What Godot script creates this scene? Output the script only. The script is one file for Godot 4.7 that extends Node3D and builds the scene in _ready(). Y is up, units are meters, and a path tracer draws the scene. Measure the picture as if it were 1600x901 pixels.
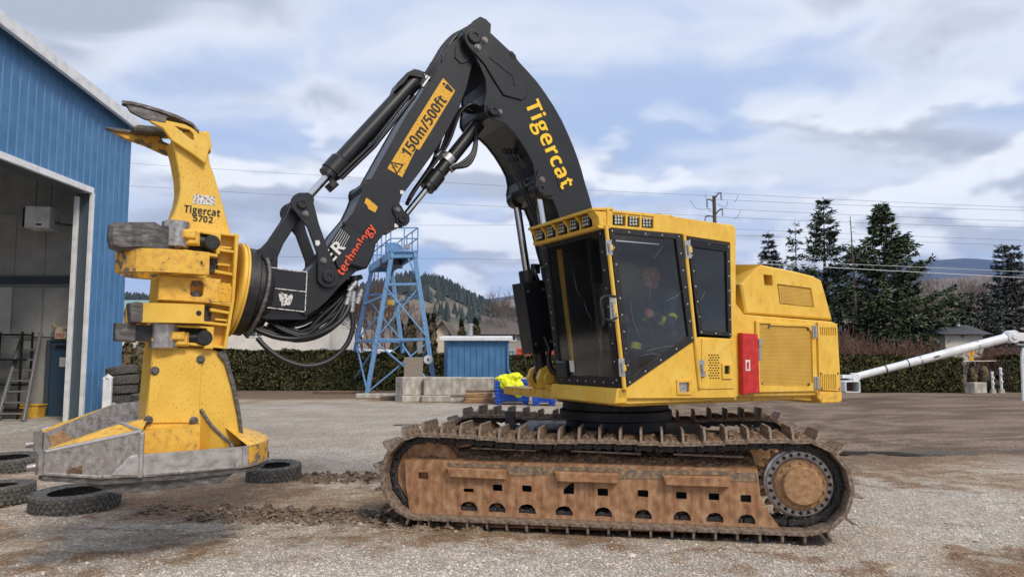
extends Node3D
# A yellow tracked feller buncher parked in a gravel yard, under a broken overcast sky.

const EYE := Vector3(0, 1.9, 0)
const PITCH := 5.02
const FOC := 1155.0            # focal length in pixels of a 1600 x 901 picture
const UP := Vector3.UP

# ---------------------------------------------------------------- mesh building
class MB:
	var v := PackedVector3Array()
	var n := PackedVector3Array()
	var c := PackedColorArray()
	var col := Color.WHITE
	var xf := Transform3D()
	func tri(a: Vector3, b: Vector3, d: Vector3, na: Vector3, nb: Vector3, nd: Vector3) -> void:
		a = xf * a; b = xf * b; d = xf * d
		na = (xf.basis * na).normalized(); nb = (xf.basis * nb).normalized(); nd = (xf.basis * nd).normalized()
		c.append(col); c.append(col); c.append(col)
		if (b - a).cross(d - a).dot(na + nb + nd) > 0.0:
			v.append(a); v.append(d); v.append(b)
			n.append(na); n.append(nd); n.append(nb)
		else:
			v.append(a); v.append(b); v.append(d)
			n.append(na); n.append(nb); n.append(nd)
	func ftri(a: Vector3, b: Vector3, d: Vector3, out: Vector3) -> void:
		var m := (b - a).cross(d - a)
		if m.length_squared() < 1e-16: return
		m = m.normalized()
		if m.dot(out) < 0.0: m = -m
		tri(a, b, d, m, m, m)
	func quad(a: Vector3, b: Vector3, d: Vector3, e: Vector3, out: Vector3) -> void:
		ftri(a, b, d, out)
		ftri(a, d, e, out)
	func box(at: Vector3, size: Vector3, bev := 0.0, turn := Basis()) -> void:
		var h := size * 0.5
		var q: Array[PackedVector2Array] = []
		var poly := PackedVector2Array([Vector2(-h.x, -h.y), Vector2(h.x, -h.y), Vector2(h.x, h.y), Vector2(-h.x, h.y)])
		var keep := xf
		xf = xf * Transform3D(turn, at)
		prism(poly, -h.z, h.z, bev)
		xf = keep
	func inset(poly: PackedVector2Array, by: float) -> PackedVector2Array:
		var out := PackedVector2Array()
		var m := poly.size()
		for i in m:
			var p := poly[i]
			var e0 := (p - poly[(i + m - 1) % m]).normalized()
			var e1 := (poly[(i + 1) % m] - p).normalized()
			var n0 := Vector2(-e0.y, e0.x)
			var n1 := Vector2(-e1.y, e1.x)
			var s := n0 + n1
			var k := s.length_squared()
			out.append(p + (s * (2.0 / k) if k > 0.5 else n0) * by)
		return out
	func prism(poly_in: PackedVector2Array, z0: float, z1: float, bev := 0.0, holes: Array = []) -> void:
		var poly := poly_in.duplicate()
		var area := 0.0
		for i in poly.size():
			area += poly[i].cross(poly[(i + 1) % poly.size()])
		if area < 0.0: poly.reverse()
		var cap := poly
		if bev > 0.0: cap = inset(poly, bev)
		var m := poly.size()
		for i in m:
			var j := (i + 1) % m
			var a := poly[i]; var b := poly[j]
			var o2 := Vector2(b.y - a.y, a.x - b.x).normalized()
			var o := Vector3(o2.x, o2.y, 0)
			quad(Vector3(a.x, a.y, z0 + bev), Vector3(b.x, b.y, z0 + bev), Vector3(b.x, b.y, z1 - bev), Vector3(a.x, a.y, z1 - bev), o)
			if bev > 0.0:
				var ca := cap[i]; var cb := cap[j]
				quad(Vector3(a.x, a.y, z1 - bev), Vector3(b.x, b.y, z1 - bev), Vector3(cb.x, cb.y, z1), Vector3(ca.x, ca.y, z1), o + Vector3(0, 0, 1))
				quad(Vector3(a.x, a.y, z0 + bev), Vector3(b.x, b.y, z0 + bev), Vector3(cb.x, cb.y, z0), Vector3(ca.x, ca.y, z0), o + Vector3(0, 0, -1))
		var flat := cap
		var todo: Array = []
		for h_in in holes:
			var h: PackedVector2Array = h_in.duplicate()
			var ha := 0.0
			for i in h.size(): ha += h[i].cross(h[(i + 1) % h.size()])
			if ha > 0.0: h.reverse()
			for i in h.size():
				var a := h[i]; var b := h[(i + 1) % h.size()]
				var o2 := Vector2(b.y - a.y, a.x - b.x)
				quad(Vector3(a.x, a.y, z0), Vector3(b.x, b.y, z0), Vector3(b.x, b.y, z1), Vector3(a.x, a.y, z1), Vector3(o2.x, o2.y, 0))
			todo.append(h)
		while todo.size():      # join the hole nearest to the outline first
			var best := 1e9; var bh := 0; var bi := 0; var bj := 0
			for i in flat.size():
				if flat.count(flat[i]) > 1: continue
				for k in todo.size():
					var hh: PackedVector2Array = todo[k]
					for j in hh.size():
						var d := flat[i].distance_squared_to(hh[j])
						if d < best:
							best = d; bh = k; bi = i; bj = j
			var h: PackedVector2Array = todo[bh]
			var out := flat.slice(0, bi + 1)
			for k in h.size() + 1: out.append(h[(bj + k) % h.size()])
			out.append_array(flat.slice(bi))
			flat = out
			todo.remove_at(bh)
		var idx := ears(flat)
		for k in range(0, idx.size(), 3):
			var a := flat[idx[k]]; var b := flat[idx[k + 1]]; var d := flat[idx[k + 2]]
			ftri(Vector3(a.x, a.y, z1), Vector3(b.x, b.y, z1), Vector3(d.x, d.y, z1), Vector3(0, 0, 1))
			ftri(Vector3(a.x, a.y, z0), Vector3(b.x, b.y, z0), Vector3(d.x, d.y, z0), Vector3(0, 0, -1))
	func ears(p: PackedVector2Array) -> PackedInt32Array:
		var left: Array = range(p.size())
		var out := PackedInt32Array()
		while left.size() > 2:
			var m := left.size()
			var cut := -1
			var soft := -1
			for q in m:
				var a := p[left[(q + m - 1) % m]]; var b := p[left[q]]; var c2 := p[left[(q + 1) % m]]
				var area := (b - a).cross(c2 - b)
				if area < -1e-12: continue
				if soft < 0: soft = q
				var ok := true
				for w in left:
					var t := p[w]
					if t == a or t == b or t == c2: continue
					if (b - a).cross(t - a) >= -1e-12 and (c2 - b).cross(t - b) >= -1e-12 and (a - c2).cross(t - c2) >= -1e-12:
						ok = false; break
				if ok:
					cut = q; break
			if cut < 0: cut = maxi(soft, 0)
			out.append_array(PackedInt32Array([left[(cut + m - 1) % m], left[cut], left[(cut + 1) % m]]))
			left.remove_at(cut)
		return out
	func cyl(a: Vector3, b: Vector3, r0: float, r1 := -1.0, seg := 20, bev := 0.0) -> void:
		if r1 < 0.0: r1 = r0
		var l := a.distance_to(b)
		if bev > 0.0:
			lathe([Vector2(0, 0), Vector2(r0 - bev, 0), Vector2(r0, bev), Vector2(r1, l - bev), Vector2(r1 - bev, l), Vector2(0, l)], a, b - a, seg)
		else:
			lathe([Vector2(0, 0), Vector2(r0, 0), Vector2(r1, l), Vector2(0, l)], a, b - a, seg)
	func lathe(profile: Array, at: Vector3, axis: Vector3, seg := 24, smooth := false) -> void:
		var y := axis.normalized()
		var x := y.cross(Vector3.UP if absf(y.y) < 0.9 else Vector3.RIGHT).normalized()
		var z := x.cross(y)
		var norms: Array = []
		var np := profile.size()
		for i in np - 1:
			var d: Vector2 = profile[i + 1] - profile[i]
			norms.append(Vector2(d.y, -d.x).normalized())
		for i in np - 1:
			var p: Vector2 = profile[i]; var q: Vector2 = profile[i + 1]
			if p.distance_squared_to(q) < 1e-12: continue
			var n0: Vector2 = norms[i]; var n1: Vector2 = norms[i]
			if smooth:
				n0 = (norms[maxi(i - 1, 0)] + norms[i]).normalized()
				n1 = (norms[mini(i + 1, np - 2)] + norms[i]).normalized()
			for s in seg:
				var t0 := TAU * s / seg; var t1 := TAU * (s + 1) / seg
				var d0 := x * cos(t0) + z * sin(t0); var d1 := x * cos(t1) + z * sin(t1)
				var a := at + d0 * p.x + y * p.y; var b := at + d1 * p.x + y * p.y
				var e := at + d1 * q.x + y * q.y; var f := at + d0 * q.x + y * q.y
				var na := d0 * n0.x + y * n0.y; var nb := d1 * n0.x + y * n0.y
				var ne := d1 * n1.x + y * n1.y; var nf := d0 * n1.x + y * n1.y
				if p.x > 1e-6: tri(a, b, e, na, nb, ne)
				if q.x > 1e-6: tri(a, e, f, na, ne, nf)
	func tube(pts: Array, r, seg := 8, caps := true) -> void:
		var m := pts.size()
		var ups: Array = []; var rights: Array = []
		var prev := Vector3.ZERO
		for i in m:
			var t: Vector3 = (pts[mini(i + 1, m - 1)] - pts[maxi(i - 1, 0)]).normalized()
			var x := prev - t * prev.dot(t) if i else t.cross(Vector3.UP if absf(t.y) < 0.9 else Vector3.RIGHT)
			x = x.normalized()
			prev = x
			rights.append(x); ups.append(t.cross(x))
		for i in m - 1:
			var r0: float = r[i] if r is Array else r
			var r1: float = r[i + 1] if r is Array else r
			for s in seg:
				var t0 := TAU * s / seg; var t1 := TAU * (s + 1) / seg
				var a0: Vector3 = rights[i] * cos(t0) + ups[i] * sin(t0)
				var a1: Vector3 = rights[i] * cos(t1) + ups[i] * sin(t1)
				var b0: Vector3 = rights[i + 1] * cos(t0) + ups[i + 1] * sin(t0)
				var b1: Vector3 = rights[i + 1] * cos(t1) + ups[i + 1] * sin(t1)
				tri(pts[i] + a0 * r0, pts[i] + a1 * r0, pts[i + 1] + b1 * r1, a0, a1, b1)
				tri(pts[i] + a0 * r0, pts[i + 1] + b1 * r1, pts[i + 1] + b0 * r1, a0, b1, b0)
		if caps:
			for e in [0, m - 1]:
				var r0: float = r[e] if r is Array else r
				var t: Vector3 = (rights[e] as Vector3).cross(ups[e]) * (-1.0 if e == 0 else 1.0)
				for s in range(1, seg - 1):
					var p := func(k): return pts[e] + (rights[e] * cos(TAU * k / seg) + ups[e] * sin(TAU * k / seg)) * r0
					ftri(p.call(0), p.call(s), p.call(s + 1), t)
	func bar(a: Vector3, b: Vector3, w: float, h: float, bev := 0.0, up := Vector3.UP) -> void:
		# a straight bar of rectangular section
		var d := b - a
		var x := d.normalized()
		var z := x.cross(up if absf(x.dot(up)) < 0.95 else Vector3.RIGHT).normalized()
		box((a + b) * 0.5, Vector3(d.length(), h, w), bev, Basis(x, z.cross(x), z))
	func ell(at: Vector3, r: Vector3, seg := 12, rings := 8) -> void:
		for i in rings:
			for s in seg:
				var pt := func(ii, ss):
					var a: float = PI * ii / rings; var b: float = TAU * ss / seg
					return Vector3(sin(a) * cos(b), cos(a), sin(a) * sin(b))
				var p0: Vector3 = pt.call(i, s); var p1: Vector3 = pt.call(i, s + 1); var p2: Vector3 = pt.call(i + 1, s + 1); var p3: Vector3 = pt.call(i + 1, s)
				if i > 0: tri(at + p0 * r, at + p1 * r, at + p2 * r, p0 / r, p1 / r, p2 / r)
				if i < rings - 1: tri(at + p0 * r, at + p2 * r, at + p3 * r, p0 / r, p2 / r, p3 / r)
	func mesh() -> ArrayMesh:
		var a := []
		a.resize(Mesh.ARRAY_MAX)
		a[Mesh.ARRAY_VERTEX] = v
		a[Mesh.ARRAY_NORMAL] = n
		a[Mesh.ARRAY_COLOR] = c
		var m := ArrayMesh.new()
		m.add_surface_from_arrays(Mesh.PRIMITIVE_TRIANGLES, a)
		return m

# ---------------------------------------------------------------- measuring the photograph
func ray(x: float, y: float) -> Vector3:
	var d := Vector3((x - 800.0) / FOC, (450.5 - y) / FOC, -1.0)
	return Basis(Vector3.RIGHT, deg_to_rad(PITCH)) * d
func at(x: float, y: float, depth: float) -> Vector3:      # the point seen there, so many metres ahead
	var d := ray(x, y)
	return EYE + d * (depth / -d.z)
func on_ground(x: float, y: float) -> Vector3:
	var d := ray(x, y)
	return EYE + d * (-EYE.y / d.y)
func pt(f: Transform3D, w: float, x: float, y: float) -> Vector3:   # the point seen there on a frame's plane z = w
	var i := f.affine_inverse()
	var o := i * EYE
	var d := i.basis * ray(x, y)
	return o + d * ((w - o.z) / d.z)
func pl(f: Transform3D, w: float, xy: Array) -> PackedVector2Array:
	var out := PackedVector2Array()
	for k in range(0, xy.size(), 2):
		var p := pt(f, w, xy[k], xy[k + 1])
		out.append(Vector2(p.x, p.y))
	return out
func circle2(c: Vector2, r: float, seg := 16, from := 0.0, to := TAU) -> PackedVector2Array:
	var out := PackedVector2Array()
	for i in seg:
		var t := from + (to - from) * i / (seg if is_equal_approx(to - from, TAU) else seg - 1)
		out.append(c + Vector2(cos(t), sin(t)) * r)
	return out
func rect2(c: Vector2, w: float, h: float, r := 0.0) -> PackedVector2Array:
	if r <= 0.0:
		return PackedVector2Array([c + Vector2(-w, -h) / 2, c + Vector2(w, -h) / 2, c + Vector2(w, h) / 2, c + Vector2(-w, h) / 2])
	var out := PackedVector2Array()
	for k in 4:
		var s: Vector2 = [Vector2(1, 1), Vector2(-1, 1), Vector2(-1, -1), Vector2(1, -1)][k]
		for i in 4:
			var t := PI / 2 * k + PI / 2 * i / 3
			out.append(c + s * Vector2(w / 2 - r, h / 2 - r) + Vector2(cos(t), sin(t)) * r)
	return out

# ---------------------------------------------------------------- nodes
var taken := {}
func numbered(called: String) -> String:
	var k: int = taken.get(called, 0)
	taken[called] = k + 1
	return called if k == 0 else "%s_%03d" % [called, k]
func obj(called: String, mb, m: Material, parent: Node = null, xf := Transform3D()) -> MeshInstance3D:
	var o := MeshInstance3D.new()
	o.mesh = mb.mesh() if mb is MB else mb
	o.material_override = m
	o.transform = xf
	o.name = numbered(called) if parent == null else called
	(self if parent == null else parent).add_child(o, true)
	return o
func tag(o: Node, label: String, category: String, group := "") -> Node:
	o.set_meta("label", label)
	o.set_meta("category", category)
	if group: o.set_meta("group", group)
	return o
func thing(called: String, label: String, category: String, where := Transform3D(), group := "") -> Node3D:
	var o := Node3D.new()
	o.name = numbered(called)
	o.transform = where
	add_child(o)
	tag(o, label, category, group)
	return o
func part(called: String, parent: Node, xf := Transform3D()) -> Node3D:
	var o := Node3D.new()
	o.name = called
	o.transform = xf
	parent.add_child(o, true)
	return o
func struct(called: String, mb, m: Material, xf := Transform3D()) -> MeshInstance3D:
	var o := obj(called, mb, m, null, xf)
	o.set_meta("kind", "structure")
	return o
func stuff(o: Node) -> Node:
	o.set_meta("kind", "stuff")
	return o
func lettering(called: String, text: String, size: float, m: Material, parent: Node, xf: Transform3D, bold := true, depth := 0.006, stretch := 1.0) -> MeshInstance3D:
	var f := SystemFont.new()
	f.font_names = PackedStringArray(["Droid Sans"])
	f.font_weight = 700 if bold else 400
	var t := TextMesh.new()
	t.text = text
	t.font = f
	t.font_size = 64
	t.pixel_size = size / 46.0        # size = height of a capital
	t.depth = depth
	t.curve_step = 1.0
	var o := MeshInstance3D.new()
	o.mesh = t
	o.material_override = m
	o.transform = xf * Transform3D(Basis().scaled(Vector3(stretch, 1, 1)), Vector3.ZERO)
	o.name = called
	parent.add_child(o, true)
	return o

# ---------------------------------------------------------------- materials
func noise(freq: float, seed_: int, oct := 4, kind := FastNoiseLite.TYPE_SIMPLEX_SMOOTH) -> FastNoiseLite:
	var f := FastNoiseLite.new()
	f.noise_type = kind
	f.frequency = freq
	f.seed = seed_
	f.fractal_type = FastNoiseLite.FRACTAL_FBM
	f.fractal_octaves = oct
	return f
func ramp_tex(f: FastNoiseLite, stops: Array, size := 512, norm := true) -> NoiseTexture2D:
	var g := Gradient.new()
	var offs := PackedFloat32Array(); var cols := PackedColorArray()
	for s in stops:
		offs.append(s[0]); cols.append(s[1])
	g.offsets = offs; g.colors = cols
	var t := NoiseTexture2D.new()
	t.width = size; t.height = size
	t.seamless = true
	t.seamless_blend_skirt = 0.15
	t.normalize = norm
	t.noise = f
	t.color_ramp = g
	return t
func height_tex(f: FastNoiseLite, size := 512) -> NoiseTexture2D:
	var t := NoiseTexture2D.new()
	t.width = size; t.height = size
	t.seamless = true
	t.noise = f
	return t
func flat(c: Color, rough := 0.6, metal := 0.0, spec := 0.5) -> StandardMaterial3D:
	var m := StandardMaterial3D.new()
	m.albedo_color = c
	m.roughness = rough
	m.metallic = metal
	m.metallic_specular = spec
	return m
func tri_mat(tex: Texture2D, scale: Vector3, rough := 0.6, metal := 0.0, bump: Texture2D = null, bump_cm := 0.0, fine: Texture2D = null, fine_scale := Vector3.ONE) -> StandardMaterial3D:
	var m := StandardMaterial3D.new()
	m.albedo_texture = tex
	m.uv1_triplanar = true
	m.uv1_scale = scale
	m.uv1_triplanar_sharpness = 8.0
	m.roughness = rough
	m.metallic = metal
	if bump:
		m.heightmap_enabled = true
		m.heightmap_texture = bump
		m.heightmap_scale = bump_cm
	if fine:
		m.detail_enabled = true
		m.detail_albedo = fine
		m.detail_blend_mode = BaseMaterial3D.BLEND_MODE_MUL
		m.detail_uv_layer = BaseMaterial3D.DETAIL_UV_2
		m.uv2_triplanar = true
		m.uv2_scale = fine_scale
	return m
func rgb(r: int, g: int, b: int) -> Color:
	return Color(r / 255.0, g / 255.0, b / 255.0)

var M := {}
func make_materials() -> void:
	var grime := ramp_tex(noise(0.02, 5, 6), [[0.0, rgb(190, 178, 158)], [0.12, rgb(236, 231, 223)], [0.35, rgb(248, 246, 242)], [1.0, rgb(255, 255, 255)]])
	var specks := ramp_tex(noise(0.05, 9, 3), [[0.0, rgb(90, 78, 66)], [0.1, rgb(150, 138, 124)], [0.17, rgb(255, 255, 255)], [1.0, rgb(255, 255, 255)]])
	M.grime = grime
	var yel := ramp_tex(noise(0.008, 11, 4), [[0.0, rgb(220, 173, 64)], [0.35, rgb(228, 184, 74)], [0.7, rgb(232, 191, 82)], [1.0, rgb(234, 197, 98)]])
	M.yellow = tri_mat(yel, Vector3.ONE * 0.5, 0.42, 0.0, null, 0.0, grime, Vector3(0.8, 0.5, 0.8))
	M.yellow.metallic_specular = 0.45
	M.yellow_head = tri_mat(yel, Vector3.ONE * 0.5, 0.45, 0.0, null, 0.0, ramp_tex(noise(0.06, 19, 3), [[0.0, rgb(92, 78, 62)], [0.1, rgb(160, 140, 112)], [0.17, rgb(232, 224, 210)], [0.34, rgb(248, 246, 242)], [1.0, rgb(255, 255, 255)]]), Vector3(1.6, 0.9, 1.6))
	M.yellow_worn = tri_mat(ramp_tex(noise(0.012, 21, 6), [[0.0, rgb(104, 86, 66)], [0.15, rgb(150, 118, 70)], [0.2, rgb(204, 158, 66)], [0.5, rgb(224, 175, 66)], [1.0, rgb(232, 188, 82)]]), Vector3.ONE * 1.6, 0.5, 0.0, height_tex(noise(0.05, 3, 3)), 0.12, specks, Vector3.ONE * 1.3)
	M.yellow_chipped = tri_mat(ramp_tex(noise(0.02, 31, 6), [[0.0, rgb(88, 80, 76)], [0.36, rgb(120, 110, 100)], [0.42, rgb(203, 154, 62)], [1.0, rgb(228, 178, 64)]]), Vector3.ONE * 0.9, 0.5, 0.1)
	M.steel = tri_mat(ramp_tex(noise(0.012, 41, 5), [[0.0, rgb(122, 108, 98)], [0.2, rgb(154, 146, 140)], [0.5, rgb(170, 164, 160)], [0.75, rgb(180, 175, 172)], [1.0, rgb(206, 203, 202)]]), Vector3(2.6, 1.6, 2.6), 0.34, 0.75, height_tex(noise(0.03, 8, 4)), 0.15)
	M.bright_steel = tri_mat(ramp_tex(noise(0.014, 47, 5), [[0.0, rgb(140, 128, 120)], [0.15, rgb(180, 174, 170)], [0.5, rgb(204, 201, 200)], [1.0, rgb(226, 225, 225)]]), Vector3(1.0, 1.4, 1.0), 0.3, 0.8, height_tex(noise(0.03, 8, 4)), 0.1)
	M.dark_steel = tri_mat(ramp_tex(noise(0.015, 43, 5), [[0.0, rgb(68, 64, 62)], [0.4, rgb(92, 89, 87)], [0.7, rgb(110, 107, 106)], [1.0, rgb(144, 142, 142)]]), Vector3(1.0, 2.4, 1.0), 0.5, 0.45, height_tex(noise(0.03, 18, 4)), 0.15)
	M.black = tri_mat(ramp_tex(noise(0.01, 51, 5), [[0.0, rgb(23, 24, 27)], [0.5, rgb(28, 29, 33)], [0.85, rgb(33, 34, 38)], [1.0, rgb(48, 48, 50)]]), Vector3.ONE * 0.5, 0.36)
	M.black.metallic_specular = 0.5
	M.black_worn = tri_mat(ramp_tex(noise(0.02, 53, 6), [[0.0, rgb(18, 18, 20)], [0.6, rgb(28, 28, 31)], [0.8, rgb(44, 42, 42)], [1.0, rgb(88, 82, 76)]]), Vector3.ONE * 0.9, 0.5)
	M.scuffed_white = tri_mat(ramp_tex(noise(0.03, 54, 5), [[0.0, rgb(60, 58, 56)], [0.35, rgb(120, 116, 112)], [0.45, rgb(205, 203, 200)], [1.0, rgb(226, 224, 222)]]), Vector3.ONE * 2.0, 0.6)
	M.rubber = flat(rgb(30, 30, 32), 0.62)
	M.hose = flat(rgb(26, 26, 29), 0.42)
	M.chrome = flat(rgb(205, 208, 212), 0.16, 1.0)
	M.zinc = tri_mat(ramp_tex(noise(0.03, 55, 3), [[0.0, rgb(150, 150, 150)], [1.0, rgb(205, 205, 208)]]), Vector3.ONE * 2.0, 0.4, 0.7)
	M.bolt = flat(rgb(120, 118, 116), 0.4, 0.7)
	M.rust = tri_mat(ramp_tex(noise(0.012, 61, 6), [[0.0, rgb(104, 80, 62)], [0.22, rgb(140, 104, 78)], [0.45, rgb(160, 120, 88)], [0.65, rgb(172, 136, 104)], [1.0, rgb(192, 164, 134)]]), Vector3(1.1, 0.8, 1.1), 0.78, 0.1, height_tex(noise(0.03, 63, 4)), 0.2, ramp_tex(noise(0.009, 64, 5), [[0.0, rgb(222, 190, 166)], [0.3, rgb(244, 234, 224)], [0.6, rgb(254, 252, 248)], [1.0, rgb(255, 255, 255)]]), Vector3(3.6, 0.3, 3.6))
	M.scraped = tri_mat(ramp_tex(noise(0.02, 66, 5), [[0.0, rgb(84, 80, 78)], [0.35, rgb(112, 100, 88)], [0.6, rgb(146, 120, 92)], [1.0, rgb(182, 152, 112)]]), Vector3(1.3, 1.3, 1.3), 0.7, 0.1)
	M.rust_hub = tri_mat(ramp_tex(noise(0.02, 65, 6), [[0.0, rgb(112, 86, 62)], [0.3, rgb(150, 114, 80)], [0.7, rgb(166, 130, 94)], [1.0, rgb(186, 156, 122)]]), Vector3.ONE * 1.2, 0.85, 0.0, height_tex(noise(0.04, 67, 5)), 0.15)
	M.mud = tri_mat(ramp_tex(noise(0.02, 71, 6), [[0.0, rgb(52, 40, 32)], [0.4, rgb(92, 72, 56)], [0.7, rgb(134, 108, 82)], [1.0, rgb(186, 156, 112)]]), Vector3.ONE * 1.6, 0.95, 0.0, height_tex(noise(0.04, 73, 5)), 1.5)
	M.shoe = tri_mat(ramp_tex(noise(0.02, 75, 6), [[0.0, rgb(80, 66, 56)], [0.35, rgb(114, 98, 84)], [0.6, rgb(134, 117, 102)], [0.85, rgb(152, 136, 121)], [1.0, rgb(180, 167, 154)]]), Vector3.ONE * 1.3, 0.72, 0.15, height_tex(noise(0.04, 77, 4)), 0.25)
	M.link = tri_mat(ramp_tex(noise(0.03, 79, 5), [[0.0, rgb(30, 30, 32)], [0.5, rgb(50, 49, 49)], [0.8, rgb(80, 76, 72)], [1.0, rgb(134, 126, 118)]]), Vector3.ONE * 2.0, 0.55, 0.3)
	M.red = tri_mat(ramp_tex(noise(0.02, 81, 4), [[0.0, rgb(170, 34, 32)], [0.5, rgb(196, 42, 40)], [1.0, rgb(206, 58, 54)]]), Vector3.ONE, 0.45, 0.0, null, 0.0, grime, Vector3.ONE)
	M.yellow_ink = flat(rgb(238, 196, 40), 0.55)
	M.black_ink = flat(rgb(26, 25, 26), 0.6)
	M.white_ink = flat(rgb(214, 214, 212), 0.6)
	M.orange_ink = flat(rgb(226, 84, 50), 0.55)
	M.decal = tri_mat(ramp_tex(noise(0.03, 83, 6), [[0.0, rgb(46, 42, 38)], [0.2, rgb(60, 54, 44)], [0.24, rgb(214, 158, 40)], [1.0, rgb(230, 180, 56)]]), Vector3.ONE * 2.2, 0.6)
	var g := StandardMaterial3D.new()
	g.transparency = BaseMaterial3D.TRANSPARENCY_ALPHA
	g.albedo_color = Color(0.035, 0.037, 0.045, 0.25)
	g.roughness = 0.06
	M.tinted = g
	M.lamp_lens = tri_mat(ramp_tex(noise(0.06, 85, 2, FastNoiseLite.TYPE_CELLULAR), [[0.0, rgb(110, 112, 106)], [0.5, rgb(190, 192, 180)], [1.0, rgb(236, 236, 224)]], 128), Vector3.ONE * 8.0, 0.2)
	M.blue_metal = tri_mat(ramp_tex(noise(0.01, 91, 4), [[0.0, rgb(62, 108, 150)], [0.5, rgb(72, 118, 162)], [1.0, rgb(82, 128, 172)]]), Vector3.ONE * 0.25, 0.5)
	M.tower_blue = tri_mat(ramp_tex(noise(0.02, 93, 5), [[0.0, rgb(96, 110, 124)], [0.2, rgb(98, 134, 170)], [0.5, rgb(104, 150, 196)], [1.0, rgb(132, 172, 208)]]), Vector3.ONE * 0.8, 0.55)
	M.white_metal = tri_mat(ramp_tex(noise(0.01, 95, 4), [[0.0, rgb(196, 198, 200)], [0.5, rgb(220, 222, 224)], [1.0, rgb(230, 232, 232)]]), Vector3.ONE * 0.5, 0.45)
	M.concrete = tri_mat(ramp_tex(noise(0.012, 97, 6), [[0.0, rgb(138, 130, 120)], [0.4, rgb(168, 162, 152)], [0.7, rgb(186, 182, 172)], [1.0, rgb(204, 200, 192)]]), Vector3(0.5, 0.25, 0.5), 0.9, 0.0, height_tex(noise(0.05, 99, 4)), 0.4)
	M.timber = tri_mat(ramp_tex(noise(0.012, 101, 5), [[0.0, rgb(92, 68, 50)], [0.4, rgb(146, 112, 84)], [0.7, rgb(172, 138, 104)], [1.0, rgb(190, 160, 126)]]), Vector3(0.3, 2.0, 2.0), 0.85)
	M.old_timber = tri_mat(ramp_tex(noise(0.012, 103, 5), [[0.0, rgb(72, 56, 46)], [0.5, rgb(112, 90, 74)], [1.0, rgb(140, 120, 104)]]), Vector3(0.3, 2.0, 2.0), 0.9)
	M.plywood = tri_mat(ramp_tex(noise(0.03, 105, 5), [[0.0, rgb(92, 84, 74)], [0.5, rgb(134, 124, 110)], [1.0, rgb(170, 160, 144)]]), Vector3.ONE * 1.5, 0.85)
	M.blue_plastic = tri_mat(ramp_tex(noise(0.02, 107, 4), [[0.0, rgb(22, 62, 150)], [0.5, rgb(28, 78, 180)], [1.0, rgb(40, 94, 196)]]), Vector3.ONE, 0.45)
	M.hivis = tri_mat(ramp_tex(noise(0.03, 109, 4), [[0.0, rgb(196, 206, 20)], [0.5, rgb(226, 232, 30)], [1.0, rgb(240, 240, 70)]]), Vector3.ONE, 0.7)
	M.bark = tri_mat(ramp_tex(noise(0.03, 111, 5), [[0.0, rgb(54, 46, 40)], [0.5, rgb(86, 76, 68)], [1.0, rgb(112, 102, 92)]]), Vector3(2, 0.5, 2), 0.95)
	M.twig = flat(rgb(112, 100, 92), 0.95)
	M.twig_red = flat(rgb(112, 84, 74), 0.95)
	M.tyre = tri_mat(ramp_tex(noise(0.02, 113, 5), [[0.0, rgb(58, 57, 57)], [0.5, rgb(84, 82, 79)], [0.8, rgb(112, 107, 100)], [1.0, rgb(150, 141, 130)]]), Vector3.ONE * 1.4, 0.85)
	var leaf := StandardMaterial3D.new()
	leaf.vertex_color_use_as_albedo = true
	leaf.roughness = 0.75
	leaf.metallic_specular = 0.3
	leaf.backlight_enabled = true
	leaf.backlight = Color(0.16, 0.2, 0.09)
	M.leaf = leaf
	var vc := StandardMaterial3D.new()
	vc.vertex_color_use_as_albedo = true
	vc.roughness = 0.9
	vc.metallic_specular = 0.2
	M.vc = vc
	M.inner_wall = tri_mat(ramp_tex(noise(0.01, 131, 4), [[0.0, rgb(150, 152, 152)], [1.0, rgb(176, 178, 176)]]), Vector3.ONE * 0.3, 0.8)
	M.liner = tri_mat(ramp_tex(noise(0.01, 133, 4), [[0.0, rgb(164, 164, 162)], [1.0, rgb(190, 190, 186)]]), Vector3.ONE * 0.3, 0.75)
	M.liner_pale = tri_mat(ramp_tex(noise(0.01, 135, 4), [[0.0, rgb(206, 204, 198)], [1.0, rgb(224, 222, 216)]]), Vector3.ONE * 0.3, 0.75)
	M.reveal = flat(rgb(70, 82, 92), 0.6)
	M.door_blue = flat(rgb(58, 84, 108), 0.5)
	M.ladder = tri_mat(ramp_tex(noise(0.03, 137, 4), [[0.0, rgb(120, 120, 122)], [1.0, rgb(170, 170, 172)]]), Vector3.ONE, 0.45, 0.5)
var U: Transform3D      # the machine's upper works: x to its tail, z to its left side (towards the camera)
var T: Transform3D      # its undercarriage: x along the tracks
var HF: Transform3D     # its felling head
const HC := -0.28       # the boom's middle plane in U
var rng := RandomNumberGenerator.new()

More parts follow.
